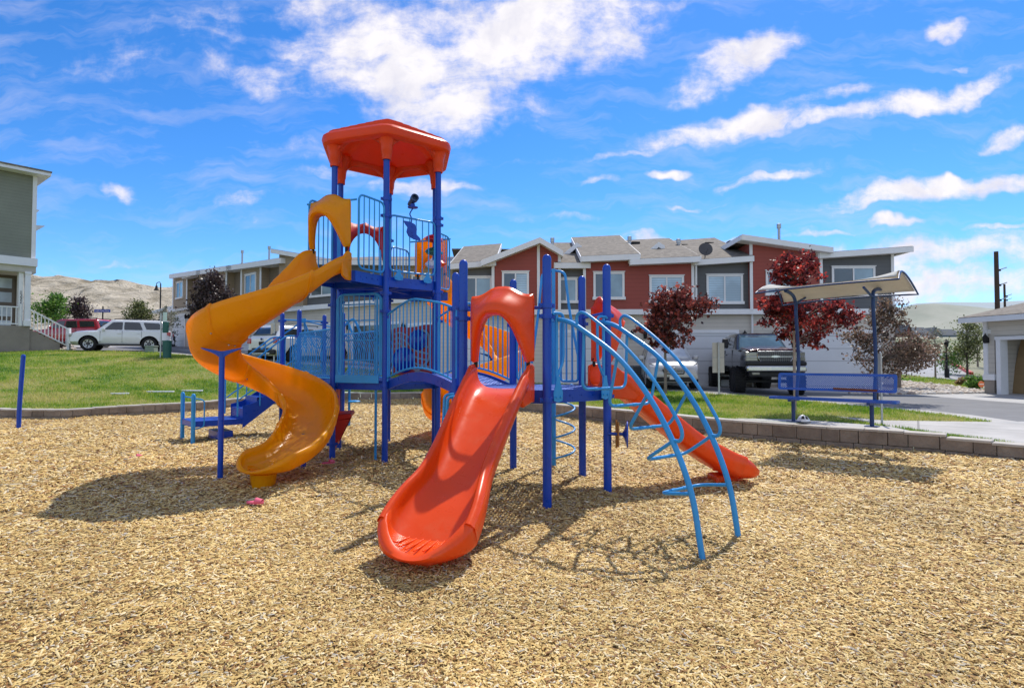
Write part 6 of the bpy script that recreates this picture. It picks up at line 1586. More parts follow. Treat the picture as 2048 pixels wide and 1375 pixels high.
tree('street_tree', 'leaning green young tree next to the dark lamp post', b, [lob(b, 1880, 1932, 690, 742, 1)], 60, 1300, .1, L_GREEN, B_GREY, 32, .06, cs=.17)
b = gb(1934, 32)
tree('street_tree', 'olive-leaved tree at the left corner of the beige garage', b, [lob(b, 1905, 1975, 665, 730, 2), lob(b, 1915, 1965, 632, 690, 1)], 110, 2400, .1, L_OLIVE, B_DARK, 33, .06, cs=.17)
b = gb(1955, 38)
tree('street_tree', 'small pale-budded tree just behind the garage corner', b, [lob(b, 1925, 1975, 640, 700, 1)], 50, 500, .09, L_BUD, B_GREY, 34, .06, cs=.2)
b = gb(427, 31)
tree('plum_tree', 'dense dark purple tree beside the yellow slide, in front of the tan row', b, [lob(b, 388, 468, 560, 640, 3), lob(b, 398, 440, 542, 590, 1.2), lob(b, 380, 420, 600, 640, .8), lob(b, 430, 480, 590, 650, .8)], 170, 7000, .12, L_DARK, B_DARK, 41, .1, cs=.18)
b = gb(103, 48)
tree('street_tree', 'bright green tree above the roof of the red suv', b, [lob(b, 76, 126, 598, 650, 2), lob(b, 98, 125, 585, 615, .8)], 80, 2600, .17, L_GREEN, B_DARK, 42, .1, cs=.24)
b = gb(152, 50)
tree('street_tree', 'dark leaved tree between the green tree and the blue street sign', b, [lob(b, 132, 176, 602, 640, 2), lob(b, 148, 168, 595, 610, .5)], 70, 1800, .16, L_DARK, B_DARK, 43, .1, cs=.22)
b = gb(272, 50)
tree('street_tree', 'dark green tree just right of the blue street sign', b, [lob(b, 250, 300, 612, 650, 2), lob(b, 264, 286, 604, 620, .6)], 70, 1900, .16, L_OLIVE, B_DARK, 44, .1, cs=.22)
b = ter(336, 700)
tree('street_tree', 'slender sapling with sparse grey-green tufts beside the green bin', b, [lob(b, 318, 362, 612, 660, 1), lob(b, 326, 350, 650, 690, .4)], 36, 900, .1, L_BUD, B_TAN, 45, .05, cs=.14)
b = gb(897, 31)
tree('shrub', 'small green shrub seen between the bridge rails and the low deck posts', b, [lob(b, 875, 915, 665, 700, 1)], 26, 700, .11, L_GREEN, B_DARK, 46, .04, cs=.2, cat='shrub')
def bush(label, px, py, w, h, lmat, seed, n=2400, ls=.07):
    b = ter(px, py); 
    return tree('shrub', label, b, [(0, 0, h*.45, w*.5, w*.45, h*.45, 1), (-w*.2, 0, h*.4, w*.3, w*.3, h*.35, .5), (w*.2, 0, h*.42, w*.3, w*.3, h*.4, .5)], 70, n, ls, lmat, B_DARK, seed, .02, h*.4, cs=.07, cat='shrub')
bush('dark purple mound shrub by the porch base, left of the pair', 54, 697, 1.1, .55, L_DARK, 51)
bush('dark purple mound shrub at the foot of the white stair railing', 110, 697, .95, .55, L_DARK, 52)
bush('round bright green bush at the corner of the beige garage', 1952, 779, .75, .7, L_GREEN, 53, 3000, .06)
b = ter(1927, 770); g_ = tree('ornamental_grass', 'dry tan ornamental grass tuft next to the green bush', b, [(0, 0, .16, .25, .2, .16, 1)], 40, 900, .1, m_leaf('dry_grass_leaf', [(.3, (.25, .17, .08)), (.7, (.45, .33, .18))]), B_DARK, 54, .01, .1, cs=.05, cat='grass')
# ================================================================= far land
def ridge():
    rng = np.random.default_rng(9)
    mb = MB(); nx, nz = 220, 46
    ph = rng.random(40)*6.3
    def fb(x, z):
        v = 0
        for k in range(8): f_ = .05*1.75**k; v += math.sin(x*f_*6+ph[k]+2*math.sin(z*f_*5+ph[k+8]))*math.sin(z*f_*7+ph[k+16]+x*f_*2)/1.6**k
        return v
    for i in range(nx+1):
        x = -190+i*(215)/nx
        px = CX+x/128*FPX; top = atY(CX, 545+max(0, (px-60))*.095+2.5*math.sin(px*.05)+1.5*math.sin(px*.13), 128).z
        for j in range(nz+1):
            t = j/nz; z = lerp(3, top, t**.9); y = 92+38*t+fb(x, z*1.5)*1.1*(.25+.9*t)+1.2*abs(math.sin(x*.16+z*.3+ph[3]))*t
            mb.v.append((x, y, z+fb(x*1.3, 4)*.2*t))
    for i in range(nx):
        for j in range(nz): a = i*(nz+1)+j; mb.f.append((a, a+nz+1, a+nz+2, a+1))
    b0 = len(mb.v)
    for i in range(nx+1): p = mb.v[i*(nz+1)+nz]; mb.v.append((p[0], p[1]+160, p[2]-5))
    for i in range(nx): mb.f.append((i*(nz+1)+nz, (i+1)*(nz+1)+nz, b0+i+1, b0+i))
    m, nt, bs = nodes('sandy_cut_bank'); vec = coords(nt, 'Object', (.12, .12, .3)); n1 = noise(nt, vec, 1.2, 10, .7, .6)
    base = ramp(nt, [(.33, (.22, .18, .12)), (.44, (.4, .34, .24)), (.54, (.6, .52, .39)), (.75, (.68, .6, .46))], n1).outputs[0]; nt.links.new(base, bs.inputs['Base Color']); bs.inputs['Roughness'].default_value = 1
    bumpit(nt, bs, n1, 1, 2.5)
    o = mb.build('hillside', m, angle=80); tag(o, kind='structure')
ridge()
def hills():
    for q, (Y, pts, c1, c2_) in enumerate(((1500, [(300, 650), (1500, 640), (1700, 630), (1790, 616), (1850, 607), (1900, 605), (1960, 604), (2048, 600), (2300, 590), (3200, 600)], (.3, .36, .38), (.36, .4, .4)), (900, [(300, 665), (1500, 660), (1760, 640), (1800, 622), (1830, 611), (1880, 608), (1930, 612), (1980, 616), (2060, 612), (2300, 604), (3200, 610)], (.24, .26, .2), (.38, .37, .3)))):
        mb = MB(); nx, nj = 160, 14
        for i in range(nx+1):
            px = lerp(pts[0][0], pts[-1][0], i/nx)
            for k in range(len(pts)-1):
                if pts[k][0] <= px <= pts[k+1][0]: e = (px-pts[k][0])/(pts[k+1][0]-pts[k][0]); e = e*e*(3-2*e); py = lerp(pts[k][1], pts[k+1][1], e); break
            top = atY(CX, py, Y).z+math.sin(px*.021)*Y*.001; X = (px-CX)/FPX*Y
            for j in range(nj+1):
                t = j/nj; mb.v.append((X+math.sin(j*1.3+px*.03)*6*t, Y-Y*.5*(1-t), lerp(10, top, t**1.3)+math.sin(X*.02+j)*Y*.0022*math.sin(PI*t)))
        for i in range(nx):
            for j in range(nj): a = i*(nj+1)+j; mb.f.append((a, a+nj+1, a+nj+2, a+1))
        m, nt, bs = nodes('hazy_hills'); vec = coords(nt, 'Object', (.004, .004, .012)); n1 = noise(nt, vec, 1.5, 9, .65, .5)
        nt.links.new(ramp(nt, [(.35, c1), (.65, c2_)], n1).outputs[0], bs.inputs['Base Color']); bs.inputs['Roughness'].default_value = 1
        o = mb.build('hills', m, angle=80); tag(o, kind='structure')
hills()
HC = [('white', (.7, .72, .74)), ('grey', (.22, .25, .28)), ('cream', (.5, .48, .42)), ('slate blue', (.16, .24, .32)), ('maroon', (.2, .07, .06))]
for k, (px0, px1, ytop, yb, ci, lab) in enumerate(((1811, 1826, 649, 686, 4, 'maroon distant house, leftmost of the far row'), (1826, 1864, 654, 686, 0, 'white distant house with a grey gable roof in the far row'), (1862, 1882, 655, 686, 1, 'narrow dark grey distant house beside the white one'), (1884, 1924, 658, 684, 3, 'blue-grey distant house behind the street lamp'), (1924, 1956, 661, 684, 2, 'cream distant house next to the garage corner'))):
    Y = 230+k*6; s = FPX/Y; x0 = (px0+1.5-CX)/s; x1 = (px1-2.5-CX)/s; zb = atY(CX, yb+8, Y).z-3; zt_ = atY(CX, ytop, Y).z; ze = lerp(zb+3, zt_, .62)
    t = thing('house', lab, 'house', ((x0+x1)/2, Y, zb)); mb = MB(); mb.box(((x0+x1)/2, Y+4, (zb+ze)/2), (x1-x0, 8, ze-zb)); w_ = mb.build('wall', paint('house_'+HC[ci][0].replace(' ', '_'), HC[ci][1], .8), t, smooth=False)
    mb = MB(); xm = (x0+x1)/2
    if k % 2 == 0:
        for sg in (-1, 1): mb.extr([V(xm, Y-.5, zt_), V(xm+sg*((x1-x0)/2+.4), Y-.5, ze-.1), V(xm+sg*((x1-x0)/2+.4), Y+8, ze-.1), V(xm, Y+8, zt_)], V(0, 0, .22))
        gm = MB(); gm.extr([V(x0, Y, ze), V(x1, Y, ze), V(xm, Y, zt_-.1)], V(0, .3, 0)); gm.build('gable', paint('house_'+HC[ci][0].replace(' ', '_'), HC[ci][1], .8), t, smooth=False)
    else:
        mb.extr([V(x0-.4, Y-.5, ze), V(x1+.4, Y-.5, ze), V(x1+.1, Y+4, zt_), V(x0-.1, Y+4, zt_)], V(0, 0, .2)); mb.extr([V(x0-.4, Y+8.5, ze), V(x1+.4, Y+8.5, ze), V(x1+.1, Y+4, zt_), V(x0-.1, Y+4, zt_)], V(0, 0, .2))
    mb.build('roof', paint('far_roof', (.11, .12, .13), .9), t, smooth=False)
    for i in range(3):
        u = lerp(x0, x1, (i+.5)/3); mb = MB(); mb.box((u, Y-.03, ze-1.6), (1.1, .06, 1.3)); mb.build('window', P_DARK, w_, smooth=False)
# poles
def upole(px, ytop, Y, label, arms):
    x = (px-CX)/FPX*Y; g = zt(x, Y); top = atY(CX, ytop, Y).z; t = thing('utility_pole', label, 'utility pole', (x, Y, g)); mb = MB(); mb.lathe([(.24*(1 if Y < 70 else .7), -.5), (.19*(1 if Y < 70 else .7), top-g)], (0, 0, 0), 14); mb.build('pole', paint('rusty_steel', (.06, .035, .025), .8), t, local=True)
    for ya in arms:
        z = atY(CX, ya, Y).z-g; mb = MB(); mb.tube([V(.2, 0, z), V(1.2, .2, z+.3)], .05, 6); mb.build('insulator_arm', M_GALV, t, local=True)
        mb = MB(); mb.lathe([(.12, -.1), (.14, 0), (.1, .1)], (.3, 0, z), 8); mb.build('insulator', M_BLACK, t, local=True)
upole(1997, 503, 60, 'taller rust-brown steel utility pole above the garage roof', (540, 570, 600)); upole(2012, 568, 85, 'shorter thinner steel utility pole right of the tall one', (592, 600, 614))
def lamp_post(px, Y, ytop, label, goose):
    x = (px-CX)/FPX*Y; g = zt(x, Y); h = atY(CX, ytop, Y).z-g; t = thing('street_lamp', label, 'street lamp', (x, Y, g)); mb = MB(); mb.lathe([(.11, -.2), (.11, .4), (.05, .5), (.04, h)] if not goose else [(.16, -.2), (.16, .5), (.08, .6), (.06, h)], (0, 0, 0), 12); mb.build('pole', M_BLACK, t, local=True)
    if goose:
        mb = MB(); mb.tube(crom([V(0, 0, h-.1), V(-.1, 0, h+.15), V(-.4, 0, h+.05), V(-.42, 0, h-.2)], 5), .035, 8); mb.build('lamp_arm', M_BLACK, t, local=True); mb = MB(); mb.lathe([(.03, 0), (.1, -.08), (.14, -.35), (.27, -.52), (.2, -.55)], (-.42, 0, h-.15), 14); mb.build('lamp_head', M_BLACK, t, local=True)
    else:
        mb = MB(); mb.lathe([(.05, 0), (.09, .04), (.11, .26), (.17, .28), (.05, .38), (.015, .43)], (0, 0, h), 10); mb.build('lamp_head', M_BLACK, t, local=True)
lamp_post(319, 60, 567, 'black street lamp with a curved arm in front of the sandy bank', True)
lamp_post(1893, 31, 694, 'small black lantern street lamp beside the side street', False)
# street name sign
b = gb(200, 44); t = thing('street_sign', 'blue street name sign reading Lapis Fields Way on a dark post', 'street sign', tuple(b)); zc = atY(200, 621.5, 44).z-b.z
mb = MB(); mb.tube([V(.15, 0, -.2), V(.15, 0, zc+.35)], .045, 8); mb.build('post', M_BLACK, t, local=True)
mb = MB(); mb.box((.15, -.06, zc), (1.2, .02, .21)); pl = mb.build('sign_plate', paint('street_sign_blue', (.01, .06, .36), .4), t, local=True, bevel=.004); 
text('Lapis Fields Way', .155, Vector(b)+V(.15, -.075, zc), Euler((PI/2, 0, 0)), M_WHITE, pl, ext=.001, sx=.95).matrix_parent_inverse = world_of(pl).inverted()
# waste station
b = ter(321, 716); s = FPX/b.y; t = thing('waste_station', 'green pet waste station with a bag dispenser and bin on a galvanised post', 'waste station', tuple(b)); M_BIN = paint('green_enamel', (.02, .1, .085), .4)
H_ = lambda y: atY(CX, y, b.y).z-b.z
mb = MB(); mb.bar((0, 0, -.2), (0, 0, H_(626)), .05, .05, up=(0, 1, 0)); mb.build('post', M_GALV, t, local=True)
mb = MB(); mb.box((.2, -.03, H_(633)), (.2, .012, .42)); mb.build('sign_plate', paint('pale_sign', (.5, .62, .58), .4), t, local=True, bevel=.004)
mb = MB(); mb.box((.22, 0, H_(654)), (.24, .16, H_(643)-H_(665))); mb.build('bag_dispenser', M_BIN, t, local=True, bevel=.03)
mb = MB(); r = .2; mb.lathe([(r*.9, 0), (r, H_(683)), (r*1.08, H_(683)), (r*1.08, H_(682)+.03), (r*.8, H_(681)), (.02, H_(680))], (.3, .02, 0), 20); mb.build('bin', M_BIN, t, local=True, angle=40)
b = ter(298, 705); t = thing('utility_box', 'low grey-green utility box by the rear wheel of the white suv', 'utility box', tuple(b)); mb = MB(); mb.extr([V(-.26, 0, 0), V(.26, 0, 0), V(.24, 0, .34), V(-.24, 0, .34)], V(0, .4, 0)); mb.build('cabinet', paint('box_green_grey', (.22, .27, .23), .7), t, local=True, bevel=.02); mb = MB(); mb.box((0, .2, .36), (.54, .46, .06)); mb.build('lid', paint('box_green_grey', (.22, .27, .23), .7), t, local=True, bevel=.02)
# sign backs
def signback(px, pyb, plates, label, w, Ymove=0, edge=False):
    b = ter(px, pyb); t = thing('sign', label, 'sign', tuple(b)); top = plates[0][0]; Z = lambda y: atY(CX, y, b.y).z-b.z
    mb = MB(); mb.bar((0, 0, -.2), (0, 0, Z(top)+.02), .055, .035, up=(0, 1, 0)); mb.build('post', M_GALV, t, local=True, smooth=False)
    for a, c in plates:
        mb = MB(); mb.box((0, .03, (Z(a)+Z(c))/2), (w, .006, Z(a)-Z(c))); o = mb.build('sign_plate', paint('sign_back_beige', (.5, .46, .4), .5), t, local=True, bevel=.0)
        for z in (Z(a)-.08, Z(c)+.08): m2 = MB(); m2.cyl((0, -.03, z), (0, -.015, z), .015, 8); m2.build('bolt', M_GALV, o, local=True)
    return t
signback(1438, 788, [(685, 714), (715, 745)], 'pair of beige parking sign backs on a post left of the black truck', .4)
signback(548, 726, [(646, 690)], 'grey sign back on a post behind the white suv and slide', .36)
t = signback(1764, 848, [(707, 775)], 'sign post with a narrow grey plate seen edge-on beside the bench', .34); t.rotation_euler = (0, 0, R(68))
# round yard sign
b = ter(1962, 783); t = thing('yard_sign', 'small orange octagonal yard sign on a stake by the green bush', 'sign', tuple(b)); mb = MB(); mb.bar((0, 0, -.1), (0, 0, .2), .03, .01, up=(0, 1, 0)); mb.build('stake', M_GALV, t, local=True); mb = MB(); mb.lathe([(.13, 0), (.13, .01)], (0, -.02, .3), 8, axis=(0, -1, 0)); mb.build('sign_plate', paint('yard_orange', (.7, .2, .08), .5), t, local=True); m2 = MB(); m2.box((0, -.035, .3), (.18, .004, .035)); m2.build('print', M_WHITE, t, local=True, smooth=False)
# low blue post at the left end of the bed
b = atZ(37, 855, 0); t = thing('marker_post', 'lone thin blue post standing in the chips at the far left', 'post', tuple(b)); mb = MB(); h = 1.72; mb.tube(crom([V(0, 0, -.3), V(.01, 0, .5), V(.045, 0, 1.2), V(.075, 0, h)], 5), .048, 12); mb.lathe([(.048, 0), (.046, .02), (.03, .045), (.002, .052)], (.075, 0, h-.005), 12); mb.build('post', M_NAVY, t, local=True)
# pink slippers
def slipper(px, py, rz, label, tip=0):
    b = atZ(px, py, .03); t = thing('slipper', label, 'slipper', tuple(b), rz); m = paint('pink_foam', (.72, .12, .2), .6); mb = MB(); n = 16
    ring = []
    for k in range(n): a = 2*PI*k/n; x = .1*math.cos(a); y = (.036+.008*math.cos(a))*math.sin(a); ring.append((x, y))
    mb.loft([[V(x, y, 0) for x, y in ring], [V(x*1.02, y*1.05, .012) for x, y in ring], [V(x, y, .022) for x, y in ring]]); mb.build('sole', m, t, local=True, angle=60)
    mb = MB(); mb.grid(lambda u, v: V(.01+.075*u, .045*(1-.25*u)*math.cos(PI*v), .018+(.045-.02*u)*math.sin(PI*v)), 5, 8); mb.build('upper', m, t, local=True, solid=.006)
    return t
slipper(272, 915, .3, 'pink slipper lying furthest left on the sunny chips'); slipper(510, 1006, -.1, 'pink slipper at the edge of the shadow before the yellow slide'); slipper(657, 926, .5, 'pink slipper lying in the shade below the tower')
for k, (px, py, L_, lab) in enumerate(((240, 789, .55, 'short white strip lying in the grass, leftmost of three'), (321, 785, .9, 'longer white strip lying in the grass, middle of three'), (384, 783, .75, 'thin white strip lying in the grass, nearest the slide'))):
    b = ter(px, py); t = thing('grass_strip', lab, 'strip', tuple(b), R((12, 4, 0)[k])); mb = MB(); mb.box((0, 0, .04), (L_, .1, .05)); mb.build('strip', M_WHITE, t, local=True, bevel=.01)
# river rocks tower: red-painted kerb
pts = [ter(x, y) for x, y in ((1900, 726), (1907, 729.5), (1916, 734), (1925, 739), (1937, 746), (1943, 749))]
mb = MB()
for a, c in zip(pts[:-1], pts[1:]): mb.bar(a+V(0, 0, .05), c+V(0, 0, .05), .18, .2)
tag(mb.build('kerb', paint('red_kerb_paint', (.5, .06, .05), .7), None, smooth=False), kind='structure')
# ----------------------------------------------------------------- shaded bench
def bench():
    a = V(5.43, 11.42, 0); b = V(6.36, 10.46, 0); a.z = zt(a.x, a.y); b.z = zt(b.x, b.y); zg = (a.z+b.z)/2; u = (b-a); u.z = 0; Lb = u.length; u.normalize(); n = V(u.y, -u.x, 0)
    if n.y > 0: n = -n     # towards the play area
    t = thing('shade_bench', 'blue mesh bench under a curved tan fabric canopy', 'bench', tuple((a+b)/2)); M_BEN = paint('bench_blue', (.012, .1, .46), .35, coat=.2, dirt=((.3, .12, .03), .25)); M_FR = paint('canopy_frame_navy', (.012, .045, .15), .35)
    def m_mesh():
        m, nt, bs = nodes('expanded_blue_mesh'); tc = nt.nodes.new('ShaderNodeTexCoord'); mp = nt.nodes.new('ShaderNodeMapping'); nt.links.new(tc.outputs['UV'], mp.inputs[0])
        sp = nt.nodes.new('ShaderNodeSeparateXYZ'); nt.links.new(mp.outputs[0], sp.inputs[0]); A_ = mth(nt, 'ADD', mth(nt, 'MULTIPLY', sp.outputs[0], 1), mth(nt, 'MULTIPLY', sp.outputs[1], 2)); B_ = mth(nt, 'SUBTRACT', mth(nt, 'MULTIPLY', sp.outputs[0], 1), mth(nt, 'MULTIPLY', sp.outputs[1], 2))
        fa = mth(nt, 'ABSOLUTE', mth(nt, 'SUBTRACT', mth(nt, 'FRACT', A_), .5)); fb = mth(nt, 'ABSOLUTE', mth(nt, 'SUBTRACT', mth(nt, 'FRACT', B_), .5)); h = mth(nt, 'LESS_THAN', mth(nt, 'MAXIMUM', fa, fb), .33)
        bs.inputs['Base Color'].default_value = (.012, .1, .46, 1); bs.inputs['Roughness'].default_value = .4; tr = nt.nodes.new('ShaderNodeBsdfTransparent'); mx = nt.nodes.new('ShaderNodeMixShader'); nt.links.new(h, mx.inputs[0]); nt.links.new(bs.outputs[0], mx.inputs[1]); nt.links.new(tr.outputs[0], mx.inputs[2]); nt.links.new(mx.outputs[0], nt.nodes['Material Output'].inputs[0]); return m
    MM = m_mesh()
    def mesh_panel(P0, P1, P2_, P3, name, parent):
        me = bpy.data.meshes.new(name); me.from_pydata([tuple(P0), tuple(P1), tuple(P2_), tuple(P3)], [], [(0, 1, 2, 3)]); uv = me.uv_layers.new(); w = (P1-P0).length/.035; h = (P3-P0).length/.035*.9
        for l, c in zip(uv.data, ((0, 0), (w, 0), (w, h/2), (0, h/2))): l.uv = c
        me.materials.append(MM); o = bpy.data.objects.new(name, me); COL.objects.link(o); o.parent = parent; o.matrix_parent_inverse = world_of(parent).inverted() if parent.type == 'EMPTY' else Matrix(); return o
    zs = zg+.46; z0b, z1b = zg+.6, zg+.93
    # legs and tall posts
    for p in (a, b):
        m = MB(); m.box((p.x, p.y, p.z+.01), (.2, .2, .016), rz=math.atan2(u.y, u.x)); q = -n*.22
        m.lathe([(.035, 0), (.035, zs-p.z-.03)], p, 14); m.build('leg', M_FR, t, angle=50)
        m = MB(); m.bar(V(p.x, p.y, zs-.05)+n*.2, V(p.x, p.y, zs-.05)-n*.25, .06, .04); m.build('seat_bracket', M_FR, t)
        m = MB(); T = lambda k, z: V(p.x, p.y, 0)-n*k+V(0, 0, z)
        sg = 1 if p is b else -1
        top = [T(.2, zs-.06), T(.2, zs+.15), T(.3, zs+.65), T(.27, zs+1.1), T(.2, zg+2.05), T(.2, zg+2.25), T(.22 if sg > 0 else .12, zg+2.4), T(.42 if sg > 0 else -.05, zg+2.47), T(.75 if sg > 0 else -.3, zg+2.5)]
        m.tube(crom(top, 6), .032, 12); m.build('post', M_FR, t, angle=60)
        m = MB(); m.tube([T(.2, zg+2.3), T(-.35 if sg > 0 else .7, zg+2.44)], .022, 8); m.build('canopy_arm', M_FR, t)
    c = (a+b)/2; c.z = 0
    def S(x, y, z): return c+u*x+n*y+V(0, 0, z)
    hs = 1.08
    m = MB(); fr = rpoly([S(-hs, .16, zs), S(hs, .16, zs), S(hs, -.12, zs), S(-hs, -.12, zs)], .04, 4, True); m.loft([[p+V(0, 0, .015), (p-S(0, .02, zs))*.97+S(0, .02, zs)+V(0, 0, .015), (p-S(0, .02, zs))*.97+S(0, .02, zs)-V(0, 0, .03), p-V(0, 0, .03)] for p in fr], closed=True, cap=False)
    st = m.build('seat', M_BEN, t, angle=50); mesh_panel(S(-hs+.03, .15, zs+.006), S(hs-.03, .15, zs+.006), S(hs-.03, -.11, zs+.006), S(-hs+.03, -.11, zs+.006), 'seat_mesh', st)
    m = MB(); hb = 1.02; fr = rpoly([S(-hb, -.16, z0b), S(hb, -.16, z0b), S(hb, -.2, z1b), S(-hb, -.2, z1b)], .05, 4, True); cc = S(0, -.18, (z0b+z1b)/2)
    inner = [cc+V((p-cc).x*.95, (p-cc).y*.95, (p-cc).z*.72) for p in fr]; m.loft([[p, q, q-n*.015, p-n*.015] for p, q in zip(fr, inner)], closed=True, cap=False)
    bk = m.build('backrest', M_BEN, t, angle=50); mesh_panel(S(-hb*.96, -.165, z0b+.03), S(hb*.96, -.165, z0b+.03), S(hb*.96, -.2, z1b-.03), S(-hb*.96, -.2, z1b-.03), 'back_mesh', bk)
    m = MB(); m.bar(S(.0, -.15, z0b+.05), S(.72, -.15, z0b+.035), .01, .035); o = m.build('rust_patch', paint('rust', (.16, .05, .018), .9), bk, smooth=False); o['label'] = 'rusty lower strip of the backrest'
    # canopy
    hx, hy = 1.2, .66
    def CZ(x, y):
        e = abs(x)**2.2; return zg+2.38+.075*(y+1)+.26*(1-y*y)*(.25+.75*e)+.02*x+.03*(1-e)
    def CP_(x, y):
        ins = 1-.1*(1-y*y)*0; xx = x*(1-.06*(1-y*y)); yy = y*(1-.07*(1-x*x)); return S(xx*hx+.02, yy*hy-.2, CZ(x, y))
    def fn(U_, V_): return CP_(U_*2-1, V_*2-1)
    m = MB(); m.grid(lambda U_, V_: CP_((U_*2-1)*.97, (V_*2-1)*.95), 28, 12)
    mc, nt, bs = nodes('tan_shade_fabric'); n1 = noise(nt, coords(nt), 3, 4); nt.links.new(ramp(nt, [(.3, (.56, .54, .48)), (.7, (.66, .64, .58))], n1).outputs[0], bs.inputs['Base Color']); bs.inputs['Roughness'].default_value = .9
    tr = nt.nodes.new('ShaderNodeBsdfTranslucent'); tr.inputs[0].default_value = (.6, .58, .52, 1); mx = nt.nodes.new('ShaderNodeMixShader'); mx.inputs[0].default_value = .25; nt.links.new(bs.outputs[0], mx.inputs[1]); nt.links.new(tr.outputs[0], mx.inputs[2]); nt.links.new(mx.outputs[0], nt.nodes['Material Output'].inputs[0]); bumpit(nt, bs, noise(nt, coords(nt), 150, 2), .2, .003)
    cn = m.build('canopy', mc, t, solid=.006, angle=80)
    m = MB(); per = [CP_(x/8, -1) for x in range(-8, 9)]+[CP_(1, y/5) for y in range(-4, 6)]+[CP_(x/8, 1) for x in range(7, -9, -1)]+[CP_(-1, y/5) for y in range(4, -5, -1)]
    m.tube([p-V(0, 0, .03) for p in per], .017, 8, closed=True); m.build('canopy_frame', M_FR, cn, angle=60)
bench()
# helmet on the slab
b = V(5.72, 11.62, 0); b.z = zt(b.x, b.y)+.0; t = thing('bike_helmet', 'white and black bike helmet resting behind the left bench leg', 'helmet', tuple(b), .4)
def hel(u, v, k=1.0): a = u*2*PI; p = v*PI/2; return V(.14*math.cos(a)*math.cos(p)*k*(1+.06*math.cos(a)), .105*math.sin(a)*math.cos(p)*k, .02+.135*math.sin(p)*k*(1-.08*math.cos(a)))
mb = MB(); mb.grid(lambda u, v: hel(u, v*.999), 32, 10); mb.build('shell', paint('helmet_white', (.7, .72, .74), .25, coat=.4), t, local=True)
for a0 in (.12, .38, .62, .88, .25, .75):
    mb = MB(); mb.grid(lambda u, v: hel(a0-.045+.09*u, .3+.38*v, 1.012), 4, 5); mb.build('vent', M_BLACK, t, local=True)
mb = MB(); mb.tube([hel(k/24, 0)*1.01 for k in range(24)], .012, 6, closed=True); mb.build('rim', M_BLACK, t, local=True)
# ================================================================= sky, sun, camera
SUN = V(.33, .68, 1.0).normalized()
EL = math.asin(SUN.z); AZ = math.atan2(SUN.x, SUN.y)
w = bpy.data.worlds.new('World'); SC.world = w; w.use_nodes = True; w.cycles.sampling_method = 'MANUAL'; w.cycles.sample_map_resolution = 512; nt = w.node_tree
bg = nt.nodes['Background']
sky = nt.nodes.new('ShaderNodeTexSky'); sky.sky_type = 'NISHITA'; sky.sun_disc = False; sky.sun_elevation = EL; sky.sun_rotation = AZ
sky.altitude = 1400; sky.air_density = 1.0; sky.dust_density = .3; sky.ozone_density = 2.5
tc = nt.nodes.new('ShaderNodeTexCoord'); sep = nt.nodes.new('ShaderNodeSeparateXYZ'); nt.links.new(tc.outputs['Generated'], sep.inputs[0])
ay = mth(nt, 'MAXIMUM', mth(nt, 'ABSOLUTE', sep.outputs[1]), .05)
U = mth(nt, 'DIVIDE', sep.outputs[0], ay); W_ = mth(nt, 'DIVIDE', sep.outputs[2], ay)
cmb = nt.nodes.new('ShaderNodeCombineXYZ'); nt.links.new(U, cmb.inputs[0]); nt.links.new(W_, cmb.inputs[1]); 
nt.links.new(mth(nt, 'MULTIPLY', mth(nt, 'LESS_THAN', sep.outputs[1], 0), 7.3), cmb.inputs[2])
uv = cmb.outputs[0]
# distortion so that the banks have ragged rims
nz = nt.nodes.new('ShaderNodeTexNoise'); nz.inputs['Scale'].default_value = 5.5; nz.inputs['Detail'].default_value = 4; nz.inputs['Roughness'].default_value = .62; nt.links.new(uv, nz.inputs['Vector'])
sb = nt.nodes.new('ShaderNodeVectorMath'); sb.operation = 'SUBTRACT'; nt.links.new(nz.outputs['Color'], sb.inputs[0]); sb.inputs[1].default_value = (.5, .5, .5)
sc_ = nt.nodes.new('ShaderNodeVectorMath'); sc_.operation = 'SCALE'; nt.links.new(sb.outputs[0], sc_.inputs[0]); sc_.inputs['Scale'].default_value = .11
ad = nt.nodes.new('ShaderNodeVectorMath'); ad.operation = 'ADD'; nt.links.new(uv, ad.inputs[0]); nt.links.new(sc_.outputs[0], ad.inputs[1])
duv = ad.outputs[0]
def uvp(x, y):
    d = ray(x, y); return d.x/d.y, d.z/d.y
def vmath(op, a, b=None):
    n = nt.nodes.new('ShaderNodeVectorMath'); n.operation = op
    for k, v in enumerate((a, b)):
        if v is None: continue
        if hasattr(v, 'is_output'): nt.links.new(v, n.inputs[k])
        else: n.inputs[k].default_value = v
    return n
def blob(cx, cy, rx, ry, ang=0, amp=1.0, hard=1.0):
    """soft elliptical cloud bank around a direction"""
    u, v = uvp(cx, cy); a = R(ang); ca, sa = math.cos(a), math.sin(a); kx, ky = FPX/rx, FPX/ry
    X_ = (ca*kx, sa*kx, 0); Y_ = (-sa*ky, ca*ky, 0)
    px_ = mth(nt, 'SUBTRACT', vmath('DOT_PRODUCT', duv, X_).outputs['Value'], (u*ca+v*sa)*kx)
    py_ = mth(nt, 'SUBTRACT', vmath('DOT_PRODUCT', duv, Y_).outputs['Value'], (-u*sa+v*ca)*ky)
    d2 = mth(nt, 'MULTIPLY_ADD', px_, px_, mth(nt, 'MULTIPLY', py_, py_))
    # falls from amp at the heart to zero at about 1.4 radii
    return mth(nt, 'MULTIPLY', mth(nt, 'MULTIPLY_ADD', d2, -.5, 1.0, clamp=True), amp)
